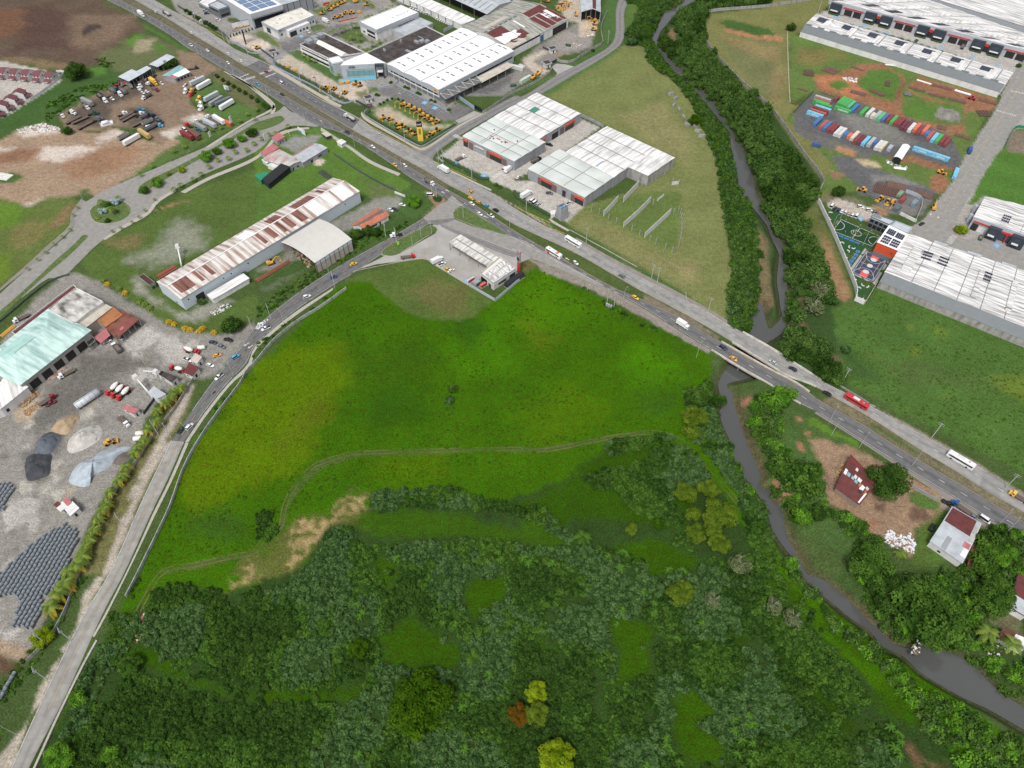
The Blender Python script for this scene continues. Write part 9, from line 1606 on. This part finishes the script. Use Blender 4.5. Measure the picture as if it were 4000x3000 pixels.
# the 300 that show largest are single shrubs
size=np.where(vis,Rr/d3,0);order=np.argsort(-size);top=order[:300];rest=order[300:];SHM=[[vmesh('foliage',v)for v in SH]for _ in range(1)][0];FM=[F_BG,F_M,F_D]
b=MB();b.tube((0,0,-.02),(0,0,.5),.06,.03,5);b.tube((0,0,.2),(.3,.1,.7),.03,.015,4);b.tube((0,0,.2),(-.2,.25,.7),.03,.015,4);STM=b.mesh('stem');SN=('blue-green','mid-green','dark green')
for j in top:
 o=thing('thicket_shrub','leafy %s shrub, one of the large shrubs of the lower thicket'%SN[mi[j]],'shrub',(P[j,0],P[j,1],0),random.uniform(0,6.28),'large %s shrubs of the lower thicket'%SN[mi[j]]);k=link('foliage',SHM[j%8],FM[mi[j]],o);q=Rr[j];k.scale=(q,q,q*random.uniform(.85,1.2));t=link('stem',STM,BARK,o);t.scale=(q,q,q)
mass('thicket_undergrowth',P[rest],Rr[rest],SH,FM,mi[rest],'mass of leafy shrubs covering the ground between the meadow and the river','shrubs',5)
# banks
LB=[G('C1 980 -200,1500 -200,1480 0,1300 90,1240 200,1200 280,1230 400,1330 560,1500 720,1620 850,1780 1040,1870 1160,1880 1280,1960 1659;C2 2070 150,2120 350,2140 600,2130 800,2110 980,2060 1180,2020 1240,1880 1130,1870 940,1900 640,1850 300,1800 0;C1 1790 1600,1780 1440,1690 1200,1560 900,1400 700,1190 560,1140 410,1000 350,980 300,1060 200,1100 60,980 20')]
P,Rr=scat(LB,[],3.0,1.9,3.2,9);z_,d_=gzat(P);P,Rr=P[d_>-.8],Rr[d_>-.8];mi=(vnoise(P[:,0],P[:,1],20,3)>.55).astype(int)+(RNG.random(len(P))>.8);mass('riverside_shrubbery',P,Rr,SH2,[F_W,F_M,F_BG],np.clip(mi,0,2),'dense band of rounded shrubs along the meadow side of the upper river','shrubs',6)
RB=[G('C1 1520 60,1660 20,1900 -60,2300 -100,2212 40,1700 90,1640 240,1690 430,1840 620,2030 800,2212 990;D1 60 1180,200 1360,380 1560,400 1659;D2 410 60,330 120,260 200,380 420,470 560,500 760,560 930,520 1000,330 900,230 920,190 860,170 700,150 520,60 330,0 190;C1 2140 1560,2080 1440,2020 1300,1960 1180,1900 1060,1820 960,1640 780,1530 680,1400 520,1300 430,1290 330,1400 180'),G('D2 180 900,240 900,260 1150,310 1210,480 1300,560 1440,620 1560,700 1659,520 1659,280 1500,60 1360,150 1250,180 1100')]
P,Rr=scat(RB,[G('C1 1350 240,1430 230,1480 400,1400 440,1340 350')],4.0,2.4,4.6,12);z_,d_=gzat(P);P,Rr=P[d_>-.5],Rr[d_>-.5];mi=np.clip((vnoise(P[:,0],P[:,1],22,4)*3.2).astype(int),0,2);mass('riverside_woods',P,Rr,[crownV(s,420,18,.9,.16,.64,-.4)for s in range(60,66)],[F_D,F_W,F_W],mi,'dark woodland strip between the upper river and the grey wall','woods',7,zs=1.25)
SB_=[G('C3 2080 140,2212 40;D3 0 0,180 160,100 300,120 500,200 600,60 720,0 760;C3 2212 620,2130 500,2060 330'),G('D3 0 860,60 760,200 720,440 700,480 860,440 930,560 1120,720 1150,880 1300,1000 1400,760 1500,700 1300,480 1120,380 1200,240 1200,100 1000'),G('D3 1480 1659,1720 1590,1840 1280,2000 1220,2212 1330,2500 1500,2500 1659;D4 2212 30,2080 240,1900 280,1860 420,1980 480,1900 640,1700 620,1400 540,1200 560,1000 400,860 200,800 0;D3 1100 1659'),G('D4 1640 640,1900 700,2100 760,2300 700,2400 1200,2212 1080,2000 940,1850 800')]
P,Rr=scat(SB_,[],2.9,1.7,3.4,15);z_,d_=gzat(P);kp=(d_>1.2)&(vnoise(P[:,0],P[:,1],11,7)>.15);P,Rr=P[kp],Rr[kp];mass('bank_shrubbery',P,Rr,SH2,[F_W,F_M,F_B],(RNG.random(len(P))*2.4).astype(int),'shrubs and low trees on the house side of the lower river','shrubs',8)
WB_=[G('D4 420 180,560 330,760 480,900 560,980 700,1120 780,1200 860,1330 960,1500 1040,1700 1150,1880 1240,2100 1390,2500 1659,2500 1900,1700 1900,1600 1560,1400 1400,1300 1240,1180 1100,1040 880,880 720,700 560,480 360'),G('C3 1850 420,1930 640,2060 860,2140 960,2212 1130;D4 60 -200,330 60,400 160,330 160,100 -40;C3 2080 1060,1960 880,1870 680')]
P,Rr=scat(WB_,[],3.0,1.7,3.3,18);z_,d_=gzat(P);kp=d_>1.2;P,Rr=P[kp],Rr[kp];mass('bank_shrubbery',P,Rr,SH2,[F_B,F_W,F_M],(RNG.random(len(P))*2.6).astype(int),'bright shrub belt along the thicket side of the lower river','shrubs',9)
HV=[G('B2 0 1000,300 790,560 620,740 480,820 380,1000 330,1160 330,1300 250,1330 280,1130 385,900 500,640 680,400 830,0 1110'),G('A3 2070 -10,2020 40,1900 160,1740 400,1560 720,1660 560,1820 330,1960 140'),G('A2 2140 1520,2212 1400;B2 100 1300,300 1160,560 990,740 850,600 900,300 1100,60 1270,0 1330;A2 2120 1640'),G('A4 640 0,760 20,640 200,480 480,330 760,200 900,100 1200,-60 1500,-200 1659,-200 1200,100 820,330 560,520 300'),G('C2 560 800,700 860,780 920,1000 1060,1300 1200,1560 1360,1500 1360,1200 1200,900 1050,740 930'),G('a 0 900,600 620,1000 560,1250 500,1280 560,1000 700,700 800,300 1000,0 1240'),G('A4 900 420,980 300,1060 190,1160 60,1240 0,1180 180,1060 360,960 480'),G('a 850 150,1250 40,1300 180,1100 300,900 260')]
P,Rr=scat(HV,[],2.2,.7,1.5,21);kp=vnoise(P[:,0],P[:,1],8,9)>.35;P,Rr=P[kp],Rr[kp];mass('verge_undergrowth',P,Rr,SH,[F_M,F_D,F_B],(RNG.random(len(P))*2.3).astype(int),'rough weeds and scrub on the road verges and yard edges','weeds',10,zs=.8)
MW=[G('A3 2080 20,1900 240,1750 480,1500 950,1330 1350,1220 1620,1400 1560,1700 1500,2000 1440,2212 1400;B3 200 1200,260 980,400 760,560 660,800 590,2212 540;C3 500 520,1100 400,1350 400,1480 300,1500 100,1600 -100;C2 1700 1400,1200 1150,700 900,200 650;B2 2212 860,2060 960,1900 1100,1450 1120,1100 920,800 850'),G('B3 560 720,800 630,2212 590;C3 600 530,780 560,700 720,500 820,200 960;B3 2212 1000,1700 860,1000 900,700 960,400 1060,260 1160,350 940'),G('D2 700 1100,900 850,2212 1400;D3 2212 300,2212 800,1200 260,800 60,700 0')]
P,Rr=scat(MW,[],2.3,.3,.75,25);kp=vnoise(P[:,0],P[:,1],6,11)>.45;P,Rr=P[kp],Rr[kp];TW=[crownV(s,30,5,.6,.6,.6,-.2)for s in range(70,76)];FG=fol('weed_leaf',(54,88,6),(76,112,10));FG2=fol('weed_dull',(52,84,14),(72,104,20));FG4=fol('weed_grey',(62,92,34),(84,112,46));FG3=fol('weed_yellow',(78,100,8),(108,128,14));YL=[G('A3 2080 0,1900 240,1700 560,1480 1050,1700 1100;B3 0 900,300 780,560 500,640 200,800 -20,600 -200,0 -40'),G('B2 0 1480,300 1300,800 1300,850 1659,0 1659')];WI=np.where((vnoise(P[:,0],P[:,1],30,12)<.4)|(P[:,0]>100),1,0);WI=np.where(P[:,0]>85,3,WI)
for q in YL:WI=np.where(inside(P,q),2,WI)
mass('meadow_weeds',P,Rr,TW,[FG,FG2,FG3,FG4],WI,'coarse tufts of weeds growing through the meadows','weeds',11,zs=.7)
